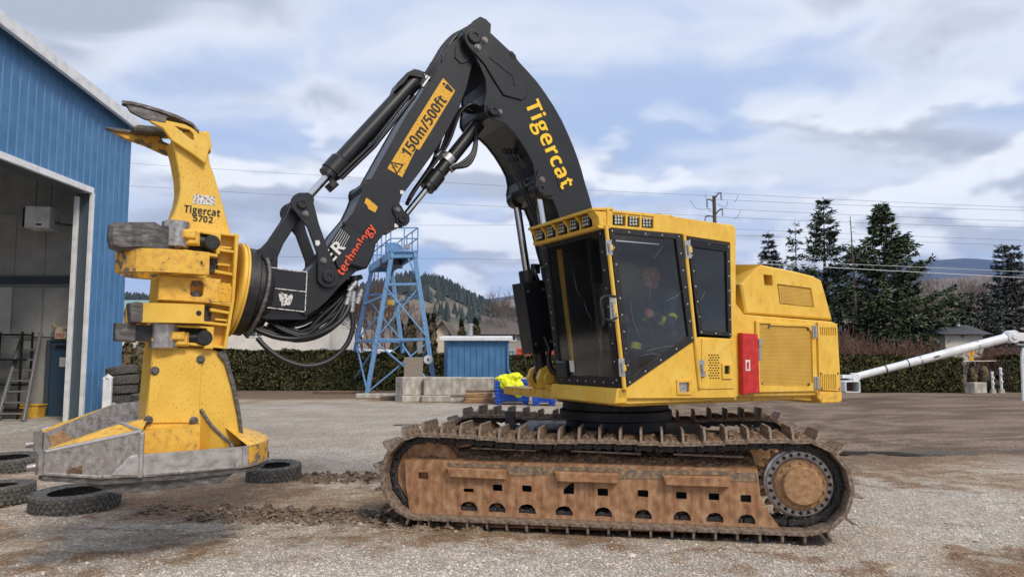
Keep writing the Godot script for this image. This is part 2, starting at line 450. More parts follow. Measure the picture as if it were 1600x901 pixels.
func _ready() -> void:
	rng.seed = 7
	# camera
	var cam := Camera3D.new()
	cam.name = "camera"
	cam.position = EYE
	cam.rotation_degrees = Vector3(PITCH, 0, 0)
	cam.fov = rad_to_deg(2.0 * atan(450.5 / FOC))
	cam.near = 0.1
	cam.far = 20000.0
	add_child(cam)
	# sky and exposure
	var env := Environment.new()
	env.background_mode = Environment.BG_SKY
	env.sky = Sky.new()
	env.sky.sky_material = make_sky()
	env.background_energy_multiplier = 1.0
	env.tonemap_mode = Environment.TONE_MAPPER_LINEAR
	env.tonemap_exposure = 1.8
	env.sdfgi_enabled = true
	env.ssao_enabled = true
	env.ssil_enabled = true
	var we := WorldEnvironment.new()
	we.name = "world_environment"
	we.environment = env
	add_child(we)
	# sun, veiled by cloud: behind the camera's right shoulder
	var sun := DirectionalLight3D.new()
	sun.name = "sun"
	sun.light_energy = 0.5
	sun.light_color = Color(1.0, 0.95, 0.87)
	sun.light_angular_distance = 18.0
	sun.shadow_enabled = true
	sun.look_at_from_position(Vector3(14, 22, 18), Vector3.ZERO)
	add_child(sun)
	# far things fade in the air
	env.fog_enabled = true
	env.fog_density = 0.00006
	env.fog_light_color = Color(0.6, 0.72, 0.95)

	var ct := Vector3(1.32, 0, -9.4)
	U = Transform3D(Basis(UP, deg_to_rad(27.0)), ct)
	T = Transform3D(Basis(UP, deg_to_rad(-10.3)), ct)
	var hp := U * pt(U, HC, 400, 455)
	HF = Transform3D(Basis(UP, deg_to_rad(34.0)), hp)
	make_materials()
	build_ground()
	build_hills()
	build_workshop()
	build_yard()
	build_machine()
	build_operator()
	build_plants()
	build_far_buildings()
	build_lines()
# ---------------------------------------------------------------- sky
func make_sky() -> PanoramaSkyMaterial:
	var w := 2560; var h := 1280
	var big := noise(0.55, 3, 6); var mid := noise(1.6, 17, 6); var warp := noise(0.8, 29, 3); var cum := noise(3.2, 41, 6)
	var data := PackedByteArray()
	data.resize(w * h * 3)
	var top := Vector3(0.285, 0.355, 0.495); var low := Vector3(0.235, 0.32, 0.475)
	var white := Vector3(0.585, 0.6, 0.63); var grey := Vector3(0.205, 0.235, 0.295); var veil := Vector3(0.41, 0.45, 0.53)
	for y in h:
		var el := PI * (0.5 - (y + 0.5) / h)
		var sy := sin(el); var cy := cos(el)
		for x in w:
			var az := TAU * (x + 0.5) / w
			var d := Vector3(sin(az) * cy, sy, -cos(az) * cy)
			var out: Vector3
			if sy <= 0.0:
				var j := (y * w + x) * 3
				data[j] = 149; data[j + 1] = 153; data[j + 2] = 162
				continue
			else:
				var k := 1.0 / (sy + 0.16)
				var p := Vector3(d.x * k, d.z * k, 0.0)
				var wv := warp.get_noise_3dv(p * 1.1) * 0.5
				var a := big.get_noise_3d(p.x * 0.8 + wv, p.y * 1.1 + wv, 1.3)
				var b := mid.get_noise_3d(p.x * 0.8 + wv, p.y * 1.25, 4.0)
				var cover := smoothstep(-0.42, 0.24, a + b * 0.5 + 0.16 * smoothstep(0.25, 0.6, sy))
				var base := low.lerp(top, smoothstep(0.0, 0.5, sy))
				var thick := smoothstep(0.06, 0.44, a + b * 0.45)
				out = base.lerp(veil, cover * 0.88)
				out = out.lerp(white, cover * smoothstep(0.0, 0.5, b + 0.25) * 0.38)
				out = out.lerp(grey, thick * 0.72)
				# heaped cloud low in the sky, lit on its upper side
				var cb := cum.get_noise_3d(d.x * 1.3, d.y * 3.4, d.z * 1.3) * 0.75 + big.get_noise_3d(d.x * 3.0, d.y * 5.0 + 7.0, d.z * 3.0) * 0.7
				var cb2 := cum.get_noise_3d(d.x * 1.3, (d.y + 0.03) * 3.4, d.z * 1.3) * 0.75 + big.get_noise_3d(d.x * 3.0, (d.y + 0.03) * 5.0 + 7.0, d.z * 3.0) * 0.7
				var band := smoothstep(0.0, 0.06, sy) * (1.0 - smoothstep(0.24, 0.36, sy))
				var cc := smoothstep(0.04, 0.24, cb) * band
				out = out.lerp(white.lerp(grey, smoothstep(-0.12, 0.16, cb2 - cb + 0.02) * 0.75), cc * 0.85)
				out = out.lerp(Vector3(0.50, 0.535, 0.60), (1.0 - smoothstep(0.0, 0.14, sy)) * 0.6)
			var i := (y * w + x) * 3
			var q := Color(out.x, out.y, out.z).linear_to_srgb()
			data[i] = clampi(int(q.r * 255.0), 0, 255); data[i + 1] = clampi(int(q.g * 255.0), 0, 255); data[i + 2] = clampi(int(q.b * 255.0), 0, 255)
	var m := PanoramaSkyMaterial.new()
	m.panorama = ImageTexture.create_from_image(Image.create_from_data(w, h, false, Image.FORMAT_RGB8, data))
	return m
# ---------------------------------------------------------------- ground and hills
var gn1 := noise(0.35, 201, 4)
var gn2 := noise(1.7, 203, 4)
var gn3 := noise(0.11, 205, 4)
var gn4 := noise(5.0, 207, 3)

func churned(x: float, z: float) -> float:      # how strongly the tracks have churned the ground there
	var p := T.affine_inverse() * Vector3(x, 0, z)
	var s := 0.0
	for side in [1.27, -1.27]:
		var a: float = absf(p.z - side + 0.05 * sin(p.x * 1.7))
		s = maxf(s, (1.0 - smoothstep(0.26, 0.46, a)) * smoothstep(-5.9, -4.4, p.x + gn1.get_noise_2d(x, z)) * (1.0 - smoothstep(-1.5, -1.2, p.x)))
	return s
func rut(x: float, z: float) -> float:         # wet strip across the yard behind the machine
	var line := -14.9 + 0.10 * (x - 3.0) + 0.5 * sin(x * 0.45)
	return (1.0 - smoothstep(0.15, 0.75, absf(z - line) + gn1.get_noise_2d(x * 1.4, z * 1.4) * 0.5)) * smoothstep(2.0, 3.2, x) * (1.0 - smoothstep(9.5, 12.0, x))
func ground_y(x: float, z: float) -> float:
	var near := 1.0 - smoothstep(14.0, 30.0, -z)
	var y := gn2.get_noise_2d(x, z) * 0.014 * near + gn1.get_noise_2d(x, z) * 0.02 * near + gn4.get_noise_2d(x, z) * 0.008 * near
	var pr := churned(x, z)
	if pr > 0.0:
		var p := T.affine_inverse() * Vector3(x, 0, z)
		var lump := gn4.get_noise_2d(x * 1.1, z * 1.1) * 0.085 + gn2.get_noise_2d(x * 2.0 + 9.0, z * 2.0) * 0.06
		y += pr * (0.02 + 0.03 * sin(p.x * TAU / 0.3 + 0.6 * sin(p.z * 9.0)) + lump)
	y -= rut(x, z) * 0.03
	# soft brown earth to the right and beyond
	y += soil(x, z) * gn2.get_noise_2d(x * 0.9, z * 2.0) * 0.05
	return y
func soil(x: float, z: float) -> float:
	var line := -12.2 - 0.02 * x
	var k := smoothstep(0.0, 3.5, (line - z) + gn1.get_noise_2d(x, z) * 2.2) * smoothstep(1.0, 4.5, x + gn1.get_noise_2d(x * 0.5, z * 0.5) * 2.0)
	return k
func ground_color(x: float, z: float) -> Color:
	var tan_ := Vector3(0.45, 0.355, 0.262); var pale := Vector3(0.56, 0.50, 0.42); var brown := Vector3(0.27, 0.18, 0.118); var dark := Vector3(0.13, 0.088, 0.06)
	var a := gn1.get_noise_2d(x * 0.9, z * 1.3); var b := gn2.get_noise_2d(x, z); var g := gn3.get_noise_2d(x, z)
	var fine := gn4.get_noise_2d(x * 0.55, z * 0.8)
	var c := tan_.lerp(pale, smoothstep(-0.12, 0.3, a + b * 0.5 + fine * 0.3))
	c = c.lerp(brown, smoothstep(-0.02, 0.26, -a * 0.8 + b * 0.6 + g * 0.3 + fine * 0.35) * 0.85)
	c *= 1.0 + 0.22 * fine + 0.14 * b
	# crushed gravel, spread pale in front of the machine and at its tail
	var spread := (1.0 - smoothstep(0.5, 1.1, Vector2((x + 0.4) / 4.6, (z + 6.6) / 1.3).length() + b * 0.6 + fine * 0.3)) * 0.95
	spread = maxf(spread, (1.0 - smoothstep(0.5, 1.1, Vector2((x - 5.0) / 2.3, (z + 9.3) / 2.3).length() + b * 0.6 + fine * 0.3)))
	c = c.lerp(Vector3(0.60, 0.575, 0.53) * (1.0 + 0.2 * fine), spread * 0.85)
	# dusty hardstanding between the workshop and the blocks
	var hard := smoothstep(11.0, 14.0, -z + b) * (1.0 - smoothstep(0.0, 3.0, x + a * 2.0)) * (1.0 - smoothstep(26.0, 31.0, -z))
	c = c.lerp(Vector3(0.53, 0.495, 0.45) * (1.0 + 0.2 * b + 0.2 * a), hard * 0.85)
	var so := soil(x, z)
	c = c.lerp(Vector3(0.19, 0.14, 0.105).lerp(Vector3(0.34, 0.265, 0.205), smoothstep(-0.3, 0.3, gn2.get_noise_2d(x * 0.7, z * 2.4) + a * 0.4)), so)
	var far_strip := smoothstep(30.5, 32.0, -z) * (1.0 - smoothstep(-2.0, 4.0, x))
	c = c.lerp(Vector3(0.24, 0.175, 0.13), far_strip)
	var pr := churned(x, z)
	c = c.lerp(Vector3(0.19, 0.135, 0.098).lerp(dark, smoothstep(-0.1, 0.35, gn4.get_noise_2d(x * 1.1, z * 1.1) + b * 0.5)), pr * 0.85)
	# dark earth scattered about the prints and to the right of the tail
	var strew := smoothstep(-0.05, 0.3, gn2.get_noise_2d(x * 0.8 + 31.0, z * 1.6)) * (1.0 - smoothstep(0.4, 1.2, Vector2((x + 3.0) / 2.6, (z + 8.4) / 1.2).length()))
	strew = maxf(strew, smoothstep(0.05, 0.35, gn2.get_noise_2d(x * 0.8 + 51.0, z * 1.6)) * (1.0 - smoothstep(0.4, 1.0, Vector2((x - 5.0) / 1.8, (z + 7.0) / 0.8).length())))
	c = c.lerp(Vector3(0.2, 0.138, 0.095) * (1.0 + 0.5 * fine), strew * 0.8 * smoothstep(-0.25, 0.2, fine + b * 0.5))
	c = c.lerp(Vector3(0.13, 0.115, 0.105), rut(x, z) * 0.8)
	if -z > 45.0:
		c = c.lerp(Vector3(0.19, 0.17, 0.12), smoothstep(45.0, 60.0, -z))
	return Color(c.x * 1.08, c.y * 1.04, c.z)

func lines(a: float, b: float, step: float, grow: float, end: float) -> PackedFloat32Array:
	var out := PackedFloat32Array()
	var p := a
	while p < b:
		out.append(p); p += step
	var s := step
	while p < end:
		out.append(p); s *= grow; p += s
	out.append(end)
	return out

func build_ground() -> void:
	# stones: one random tone for each, with rounded relief
	var sz := 1024
	var cell := FastNoiseLite.new()
	cell.noise_type = FastNoiseLite.TYPE_CELLULAR
	cell.frequency = 0.095
	cell.seed = 5
	cell.fractal_type = FastNoiseLite.FRACTAL_NONE
	cell.cellular_return_type = FastNoiseLite.RETURN_CELL_VALUE
	var tone := cell.get_seamless_image(sz, sz, false, false, 0.06).get_data()
	cell.cellular_return_type = FastNoiseLite.RETURN_DISTANCE
	var dist := cell.get_seamless_image(sz, sz, false, false, 0.06).get_data()
	var dust := noise(0.02, 77, 5).get_seamless_image(sz, sz, false, false, 0.1).get_data()
	var col := PackedByteArray(); var hgt := PackedByteArray()
	col.resize(sz * sz * 3); hgt.resize(sz * sz)
	for i in sz * sz:
		var t: float = tone[i] / 255.0; var d: float = dist[i] / 255.0; var du: float = dust[i] / 255.0
		var stone := clampf(1.25 - d * 1.1, 0.0, 1.0)
		var bare := smoothstep(0.40, 0.62, du + (t - 0.5) * 0.35)
		var grain := 0.82 + 0.18 * du
		var k := lerpf(grain * 0.86, 0.62 + 0.42 * t, bare)
		hgt[i] = int(clampf(lerpf(0.35 + 0.2 * du, stone * (0.45 + 0.5 * t), bare), 0.0, 1.0) * 255.0)
		var warm := (t - 0.5) * 0.10 * bare
		col[i * 3] = int(clampf(k + warm, 0.0, 1.0) * 255.0); col[i * 3 + 1] = int(clampf(k, 0.0, 1.0) * 255.0); col[i * 3 + 2] = int(clampf(k - warm, 0.0, 1.0) * 255.0)
	var m := StandardMaterial3D.new()
	m.albedo_texture = ImageTexture.create_from_image(Image.create_from_data(sz, sz, false, Image.FORMAT_RGB8, col))
	m.heightmap_enabled = true
	m.heightmap_texture = ImageTexture.create_from_image(Image.create_from_data(sz, sz, false, Image.FORMAT_L8, hgt))
	m.heightmap_scale = 1.6
	m.uv1_triplanar = true
	m.uv1_world_triplanar = true
	m.uv1_scale = Vector3.ONE * 0.45
	m.uv1_triplanar_sharpness = 4.0
	m.vertex_color_use_as_albedo = true
	m.roughness = 0.95
	m.metallic_specular = 0.25
	M.ground = m

	var xr := lines(0.0, 6.6, 0.06, 1.16, 900.0)
	var xs := PackedFloat32Array()
	for i in range(xr.size() - 1, 0, -1): xs.append(-xr[i])
	xs.append_array(xr)
	var zs := PackedFloat32Array()
	var zf := lines(5.6, 12.5, 0.055, 1.045, 1500.0)
	for i in range(zf.size() - 1, -1, -1): zs.append(-zf[i])
	for q in [-4.5, -2.0, 2.0, 10.0, 40.0, 150.0]: zs.append(q)
	var nx := xs.size(); var nz := zs.size()
	var v := PackedVector3Array(); var cl := PackedColorArray(); var idx := PackedInt32Array(); var nr := PackedVector3Array()
	v.resize(nx * nz); cl.resize(nx * nz); nr.resize(nx * nz)
	for j in nz:
		for i in nx:
			var x := xs[i]; var z := zs[j]
			v[j * nx + i] = Vector3(x, ground_y(x, z) if absf(x) < 40.0 and z > -60.0 and z < -4.0 else 0.0, z)
			cl[j * nx + i] = ground_color(x, z)
	for j in nz:
		for i in nx:
			var dx := v[j * nx + mini(i + 1, nx - 1)] - v[j * nx + maxi(i - 1, 0)]
			var dz := v[mini(j + 1, nz - 1) * nx + i] - v[maxi(j - 1, 0) * nx + i]
			nr[j * nx + i] = dz.cross(dx).normalized()
	for j in nz - 1:
		for i in nx - 1:
			var a := j * nx + i
			idx.append_array(PackedInt32Array([a, a + 1, a + nx, a + 1, a + nx + 1, a + nx]))
	var arr := []
	arr.resize(Mesh.ARRAY_MAX)
	arr[Mesh.ARRAY_VERTEX] = v; arr[Mesh.ARRAY_NORMAL] = nr; arr[Mesh.ARRAY_COLOR] = cl; arr[Mesh.ARRAY_INDEX] = idx
	var gm := ArrayMesh.new()
	gm.add_surface_from_arrays(Mesh.PRIMITIVE_TRIANGLES, arr)
	struct("ground", gm, m)

	# loose stones and clods
	var r := RandomNumberGenerator.new()
	r.seed = 31
	var stone := MB.new()
	var sh: Array = []
	var ico := [Vector3(0, 1, 0), Vector3(0, -1, 0)]
	for k in 6: ico.append(Vector3(cos(TAU * k / 6), 0.35 if k % 2 else -0.35, sin(TAU * k / 6)))
	for k in ico.size(): sh.append(ico[k] * Vector3(1.0, 0.62, 0.8) * r.randf_range(0.75, 1.15))
	for k in 6:
		var k2 := (k + 1) % 6
		stone.ftri(sh[0], sh[2 + k], sh[2 + k2], sh[2 + k] + sh[0]); stone.ftri(sh[1], sh[2 + k], sh[2 + k2], sh[2 + k] + sh[1])
	var sm := StandardMaterial3D.new()
	sm.vertex_color_use_as_albedo = true
	sm.roughness = 0.9
	stone.col = Color.WHITE
	var mesh := stone.mesh()
	mesh.surface_set_material(0, sm)
	var tfs: Array = []; var cols: Array = []
	while tfs.size() < 42000:
		var z := -r.randf_range(5.9, 13.0)
		z = -5.9 - 7.6 * pow(r.randf(), 1.5)
		var half := -z * 0.74 + 0.4
		var x := r.randf_range(-half, half)
		var g := gn1.get_noise_2d(x * 0.9, z * 1.3) + gn2.get_noise_2d(x, z) * 0.35
		var spread := 1.0 - smoothstep(0.5, 1.1, Vector2((x + 0.4) / 4.6, (z + 6.6) / 1.3).length())
		spread = maxf(spread, 1.0 - smoothstep(0.5, 1.1, Vector2((x - 5.0) / 2.3, (z + 9.3) / 2.3).length()))
		var pr := churned(x, z)
		if r.randf() > 0.10 + 0.75 * spread + smoothstep(0.0, 0.4, g) * 0.3 + pr * 0.4: continue
		var s := r.randf_range(0.005, 0.012) * (1.0 + 1.2 * pow(r.randf(), 6.0))
		var c0 := ground_color(x, z)
		var k := r.randf_range(0.62, 1.12)
		if pr > 0.3 or r.randf() < 0.012:
			s *= r.randf_range(1.0, 2.6)
		tfs.append(Transform3D(Basis(UP, r.randf() * TAU).rotated(Vector3.RIGHT, r.randf_range(-0.5, 0.5)).scaled(Vector3.ONE * s), Vector3(x, ground_y(x, z) + s * 0.25, z)))
		cols.append(Color(c0.r * k, c0.g * k, c0.b * k * r.randf_range(0.95, 1.08)))
	var mm := MultiMesh.new()
	mm.transform_format = MultiMesh.TRANSFORM_3D
	mm.use_colors = true
	mm.mesh = mesh
	mm.instance_count = tfs.size()
	for i in tfs.size():
		mm.set_instance_transform(i, tfs[i]); mm.set_instance_color(i, cols[i])
	var mi := MultiMeshInstance3D.new()
	mi.name = "loose_gravel"
	mi.multimesh = mm
	add_child(mi)
	tag(stuff(mi), "loose grey and tan gravel scattered over the yard", "gravel")

	# clods of dark earth thrown up along the track prints
	var clod := MultiMesh.new()
	clod.transform_format = MultiMesh.TRANSFORM_3D
	clod.use_colors = true
	clod.mesh = mesh
	var ct: Array = []; var cc: Array = []
	while ct.size() < 1500:
		var lx := r.randf_range(-5.6, -1.6)
		var lz: float = [1.27, -1.27][r.randi() % 2] + r.randfn(0.0, 0.24)
		var p := T * Vector3(lx, 0, lz)
		if churned(p.x, p.z) < 0.15 and r.randf() > 0.1: continue
		var s := 0.012 + 0.05 * pow(r.randf(), 3.0)
		ct.append(Transform3D(Basis(UP, r.randf() * TAU).rotated(Vector3.RIGHT, r.randf_range(-0.6, 0.6)).scaled(Vector3(s, s * r.randf_range(0.6, 1.0), s)), Vector3(p.x, ground_y(p.x, p.z) + s * 0.2, p.z)))
		var k := r.randf_range(0.6, 1.3)
		cc.append(Color(0.16 * k, 0.115 * k, 0.082 * k))
	clod.instance_count = ct.size()
	for i in ct.size():
		clod.set_instance_transform(i, ct[i]); clod.set_instance_color(i, cc[i])
	var ci := MultiMeshInstance3D.new()
	ci.name = "earth_clods"
	ci.multimesh = clod
	add_child(ci)
	tag(stuff(ci), "dark clods of churned earth along the track prints", "dirt")

	# standing water in the wet strip behind the machine, and a puddle left of the track
	var water := StandardMaterial3D.new()
	water.albedo_color = rgb(58, 54, 52)
	water.roughness = 0.12
	var pm := MB.new()
	var poly := PackedVector2Array()
	for i in 40:
		var t := TAU * i / 40
		var rr := 1.0 + 0.3 * gn2.get_noise_2d(cos(t) * 1.2, sin(t) * 1.2 + 5.0) + 0.12 * sin(t * 7.0)
		poly.append(Vector2(cos(t) * 2.6 * rr, sin(t) * 0.26 * rr))
	pm.prism(poly, -0.01, 0.0)
	struct("puddle", pm, water, Transform3D(Basis(Vector3.RIGHT, -PI / 2).rotated(UP, -0.12), Vector3(5.8, -0.006, -14.55)))
	var pm2 := MB.new()
	poly = PackedVector2Array()
	for i in 32:
		var t := TAU * i / 32
		var rr := 1.0 + 0.3 * gn2.get_noise_2d(cos(t) * 1.2 + 20.0, sin(t) * 1.2 + 5.0)
		poly.append(Vector2(cos(t) * 0.55 * rr, sin(t) * 0.22 * rr))
	pm2.prism(poly, -0.01, 0.0)
	var q := on_ground(648, 664)
	struct("puddle", pm2, water, Transform3D(Basis(Vector3.RIGHT, -PI / 2), Vector3(q.x, 0.012, q.z)))

func ridge(xs: Array, depth: float, back: float, called: String, c0: Vector3, c1: Vector3, seed_: int, rough_: float, trees := 0.0) -> void:
	# a hill whose crest passes through the points measured; it rises from its foot in front and falls away behind
	var f := noise(1.0 / (depth * 0.09), seed_, 5)
	var f2 := noise(1.0 / (depth * 0.015), seed_ + 1, 4)
	var cols := 150; var rows := 26
	var first: float = xs[0]; var last: float = xs[xs.size() - 2]
	var v := PackedVector3Array(); var cl := PackedColorArray(); var idx := PackedInt32Array(); var nr := PackedVector3Array()
	for j in rows:
		var t := float(j) / (rows - 1)
		for i in cols:
			var px_ := lerpf(first, last, float(i) / (cols - 1))
			var k := 0
			while k < xs.size() - 4 and xs[k + 2] < px_: k += 2
			var u := clampf((px_ - xs[k]) / (xs[k + 2] - xs[k]), 0.0, 1.0)
			u = u * u * (3.0 - 2.0 * u) * 0.6 + u * 0.4
			var py: float = lerpf(xs[k + 1], xs[k + 3], u)
			var crest := at(px_, py, depth)
			var z := lerpf(-depth + back, -depth - back * 0.5, t)
			var x := crest.x * (1.0 + 0.0 * z)
			var prof := smoothstep(0.0, 0.667, t) if t < 0.667 else 1.0 - 0.5 * smoothstep(0.667, 1.0, t)
			var nn := f.get_noise_2d(x, z) * rough_ * crest.y * sin(PI * clampf(t, 0.0, 0.667) / 0.667) + f2.get_noise_2d(x, z) * crest.y * 0.025
			v.append(Vector3(x, maxf(crest.y * prof + nn, -2.0) - (3.0 if j == 0 else 0.0), z))
			var mixv := smoothstep(-0.35, 0.35, f.get_noise_2d(x * 1.7, z * 1.7 + 900.0) + (t - 0.35) * 1.3)
			var c := c0.lerp(c1, mixv) * (1.0 + 0.35 * f2.get_noise_2d(x * 1.3 + 50.0, z * 1.3))
			cl.append(Color(c.x, c.y, c.z))
	nr.resize(v.size())
	for j in rows:
		for i in cols:
			var dx := v[j * cols + mini(i + 1, cols - 1)] - v[j * cols + maxi(i - 1, 0)]
			var dz := v[maxi(j - 1, 0) * cols + i] - v[mini(j + 1, rows - 1) * cols + i]
			nr[j * cols + i] = dz.cross(dx).normalized()
	for j in rows - 1:
		for i in cols - 1:
			var a := j * cols + i
			idx.append_array(PackedInt32Array([a, a + cols, a + 1, a + 1, a + cols, a + cols + 1]))
	var arr := []
	arr.resize(Mesh.ARRAY_MAX)
	arr[Mesh.ARRAY_VERTEX] = v; arr[Mesh.ARRAY_NORMAL] = nr; arr[Mesh.ARRAY_COLOR] = cl; arr[Mesh.ARRAY_INDEX] = idx
	var hm := ArrayMesh.new()
	hm.add_surface_from_arrays(Mesh.PRIMITIVE_TRIANGLES, arr)
	struct(called, hm, M.vc)
	if trees > 0.0:
		var r := RandomNumberGenerator.new()
		r.seed = seed_ + 9
		var cone := MB.new()
		for k in 3:
			var y0 := 0.12 + 0.26 * k
			cone.lathe([Vector2(0.28 - 0.075 * k, y0), Vector2(0.03, y0 + 0.44)], Vector3.ZERO, UP, 5)
		var mesh := cone.mesh()
		mesh.surface_set_material(0, M.leaf)
		var tfs: Array = []; var cc: Array = []
		for n in int(trees):
			var i := r.randi() % (cols - 1); var j := r.randi() % (rows - 8)
			var a := v[j * cols + i]; var b := v[j * cols + i + 1]; var d := v[(j + 1) * cols + i]
			var p := a + (b - a) * r.randf() + (d - a) * r.randf()
			var dens := smoothstep(-0.15, 0.4, f.get_noise_2d(p.x * 1.7, p.z * 1.7 + 900.0) + (float(j) / rows - 0.42) * 2.2)
			if r.randf() > dens: continue
			var s := r.randf_range(9.0, 19.0)
			tfs.append(Transform3D(Basis().scaled(Vector3(s * r.randf_range(0.75, 1.2), s, s)), p))
			var k := r.randf_range(0.6, 1.3)
			cc.append(Color(0.05 * k, 0.062 * k, 0.05 * k))
		var mm := MultiMesh.new()
		mm.transform_format = MultiMesh.TRANSFORM_3D
		mm.use_colors = true
		mm.mesh = mesh
		mm.instance_count = tfs.size()
		for i in tfs.size():
			mm.set_instance_transform(i, tfs[i]); mm.set_instance_color(i, cc[i])
		var mi := MultiMeshInstance3D.new()
		mi.name = numbered("hillside_forest")
		mi.multimesh = mm
		add_child(mi)
		tag(stuff(mi), "dark conifer forest covering the steep hill", "forest")

func build_hills() -> void:
	ridge([-500, 505, -200, 480, 100, 470, 300, 478, 480, 476, 560, 468, 610, 455, 655, 446, 690, 447, 715, 460, 745, 476, 790, 496, 840, 520, 900, 545], 1300, 700, "hill", Vector3(0.20, 0.165, 0.125), Vector3(0.075, 0.083, 0.068), 301, 0.12, 26000)
	ridge([640, 520, 700, 492, 760, 476, 800, 470, 840, 466, 900, 470, 1000, 480, 1100, 500, 1250, 520], 2200, 900, "hill", Vector3(0.30, 0.25, 0.20), Vector3(0.20, 0.175, 0.15), 311, 0.1)
	ridge([-800, 470, 300, 470, 700, 470, 760, 468, 830, 460, 900, 455, 1100, 440, 1250, 425, 1340, 418, 1440, 408, 1500, 407, 1560, 411, 1650, 412, 1800, 420, 2400, 440], 6500, 2600, "hill", Vector3(0.10, 0.11, 0.12), Vector3(0.05, 0.06, 0.07), 321, 0.08)
	ridge([1250, 500, 1330, 466, 1400, 450, 1460, 436, 1520, 432, 1580, 437, 1700, 445, 1900, 470], 2600, 1100, "hill", Vector3(0.24, 0.18, 0.14), Vector3(0.17, 0.135, 0.11), 331, 0.08)
# ---------------------------------------------------------------- the feller buncher
var fb: Node3D
var UL: Transform3D     # U, T and HF seen from the machine's own node
var TL: Transform3D
var HL: Transform3D

func ccw(p: PackedVector2Array) -> PackedVector2Array:
	var a := 0.0
	for i in p.size(): a += p[i].cross(p[(i + 1) % p.size()])
	if a < 0.0: p.reverse()
	return p
func spline(pts: Array, per := 6) -> Array:
	var out: Array = []
	for i in pts.size() - 1:
		var p0: Vector3 = pts[maxi(i - 1, 0)]; var p1: Vector3 = pts[i]; var p2: Vector3 = pts[i + 1]; var p3: Vector3 = pts[mini(i + 2, pts.size() - 1)]
		for k in per: out.append(p1.cubic_interpolate(p2, p0, p3, float(k) / per))
	out.append(pts[-1])
	return out
func along(f: Transform3D, xyz: Array) -> Array:      # [x, y, plane, x, y, plane ...] to points
	var out: Array = []
	for k in range(0, xyz.size(), 3): out.append(pt(f, xyz[k + 2], xyz[k], xyz[k + 1]))
	return out
func hose(f: Transform3D, fl: Transform3D, xyz: Array, r: float, parent: Node, called := "hose", m: Material = null) -> void:
	var mb := MB.new()
	mb.tube(spline(along(f, xyz), 7), r, 8)
	obj(called, mb, m if m else M.hose, parent, fl)
func angle_xf(f: Transform3D, z: float, x0: float, y0: float, x1: float, y1: float, up := 0.0) -> Transform3D:
	# a flat frame lying on plane z, centred between two points seen, its x axis running from the first to the second
	var a := pt(f, z, x0, y0); var b := pt(f, z, x1, y1)
	var t := (b - a).normalized()
	return Transform3D(Basis(t, Vector3(0, 0, 1).cross(t), Vector3(0, 0, 1)), (a + b) * 0.5 + Vector3(0, 0, 1).cross(t) * up)
func dogbone(a: Vector2, b: Vector2, ra: float, rb: float, waist: float, bend := 0.0) -> PackedVector2Array:
	var d := (b - a).normalized()
	var s := Vector2(-d.y, d.x)
	var out := PackedVector2Array()
	for i in 9:
		var t := PI * i / 8
		out.append(a + (s * cos(t) - d * sin(t)) * ra)
	var m := (a + b) * 0.5 + s * bend
	out.append(a.lerp(m, 0.62) - s * waist * 0.5)
	out.append(b.lerp(m, 0.62) - s * waist * 0.5)
	for i in 9:
		var t := PI * i / 8
		out.append(b + (-s * cos(t) + d * sin(t)) * rb)
	out.append(b.lerp(m, 0.62) + s * waist * 0.5)
	out.append(a.lerp(m, 0.62) + s * waist * 0.5)
	return out

func build_machine() -> void:
	var ct := U.origin
	UL = Transform3D(U.basis, Vector3.ZERO)
	TL = Transform3D(T.basis, Vector3.ZERO)
	HL = Transform3D(HF.basis, HF.origin - ct)
	fb = thing("feller_buncher", "large yellow and black tracked feller buncher with raised black boom and yellow felling head", "feller buncher", Transform3D(Basis(), ct))
	build_tracks()
	build_body()
	build_cab()
	build_boom()
	build_head()

# ------------------------------------------------ undercarriage
const SPR := Vector2(1.90, 0.575)
const IDL := Vector2(-2.06, 0.56)
const TR := 0.455
func track_path(s: float) -> Array:      # distance along the loop -> [point, outward normal]
	var top := SPR.x - IDL.x
	var arc := PI * TR
	var total := 2.0 * top + 2.0 * arc
	s = fposmod(s, total)
	var dy := SPR.y - IDL.y
	if s < top:
		var u := s / top
		var sag := -0.045 * sin(PI * u) + 0.012 * sin(u * PI * 5.0)
		return [Vector2(IDL.x + s, IDL.y + dy * u + TR + sag), Vector2(0.03 * cos(PI * u), 1).normalized()]
	s -= top
	if s < arc:
		var t := PI / 2 - s / TR
		return [SPR + Vector2(cos(t), sin(t)) * TR, Vector2(cos(t), sin(t))]
	s -= arc
	if s < top:
		var u := s / top
		return [Vector2(SPR.x - s, 0.108), Vector2(0, -1)]
	s -= top
	var t := -PI / 2 - s / TR
	return [IDL + Vector2(cos(t), sin(t)) * TR, Vector2(cos(t), sin(t))]

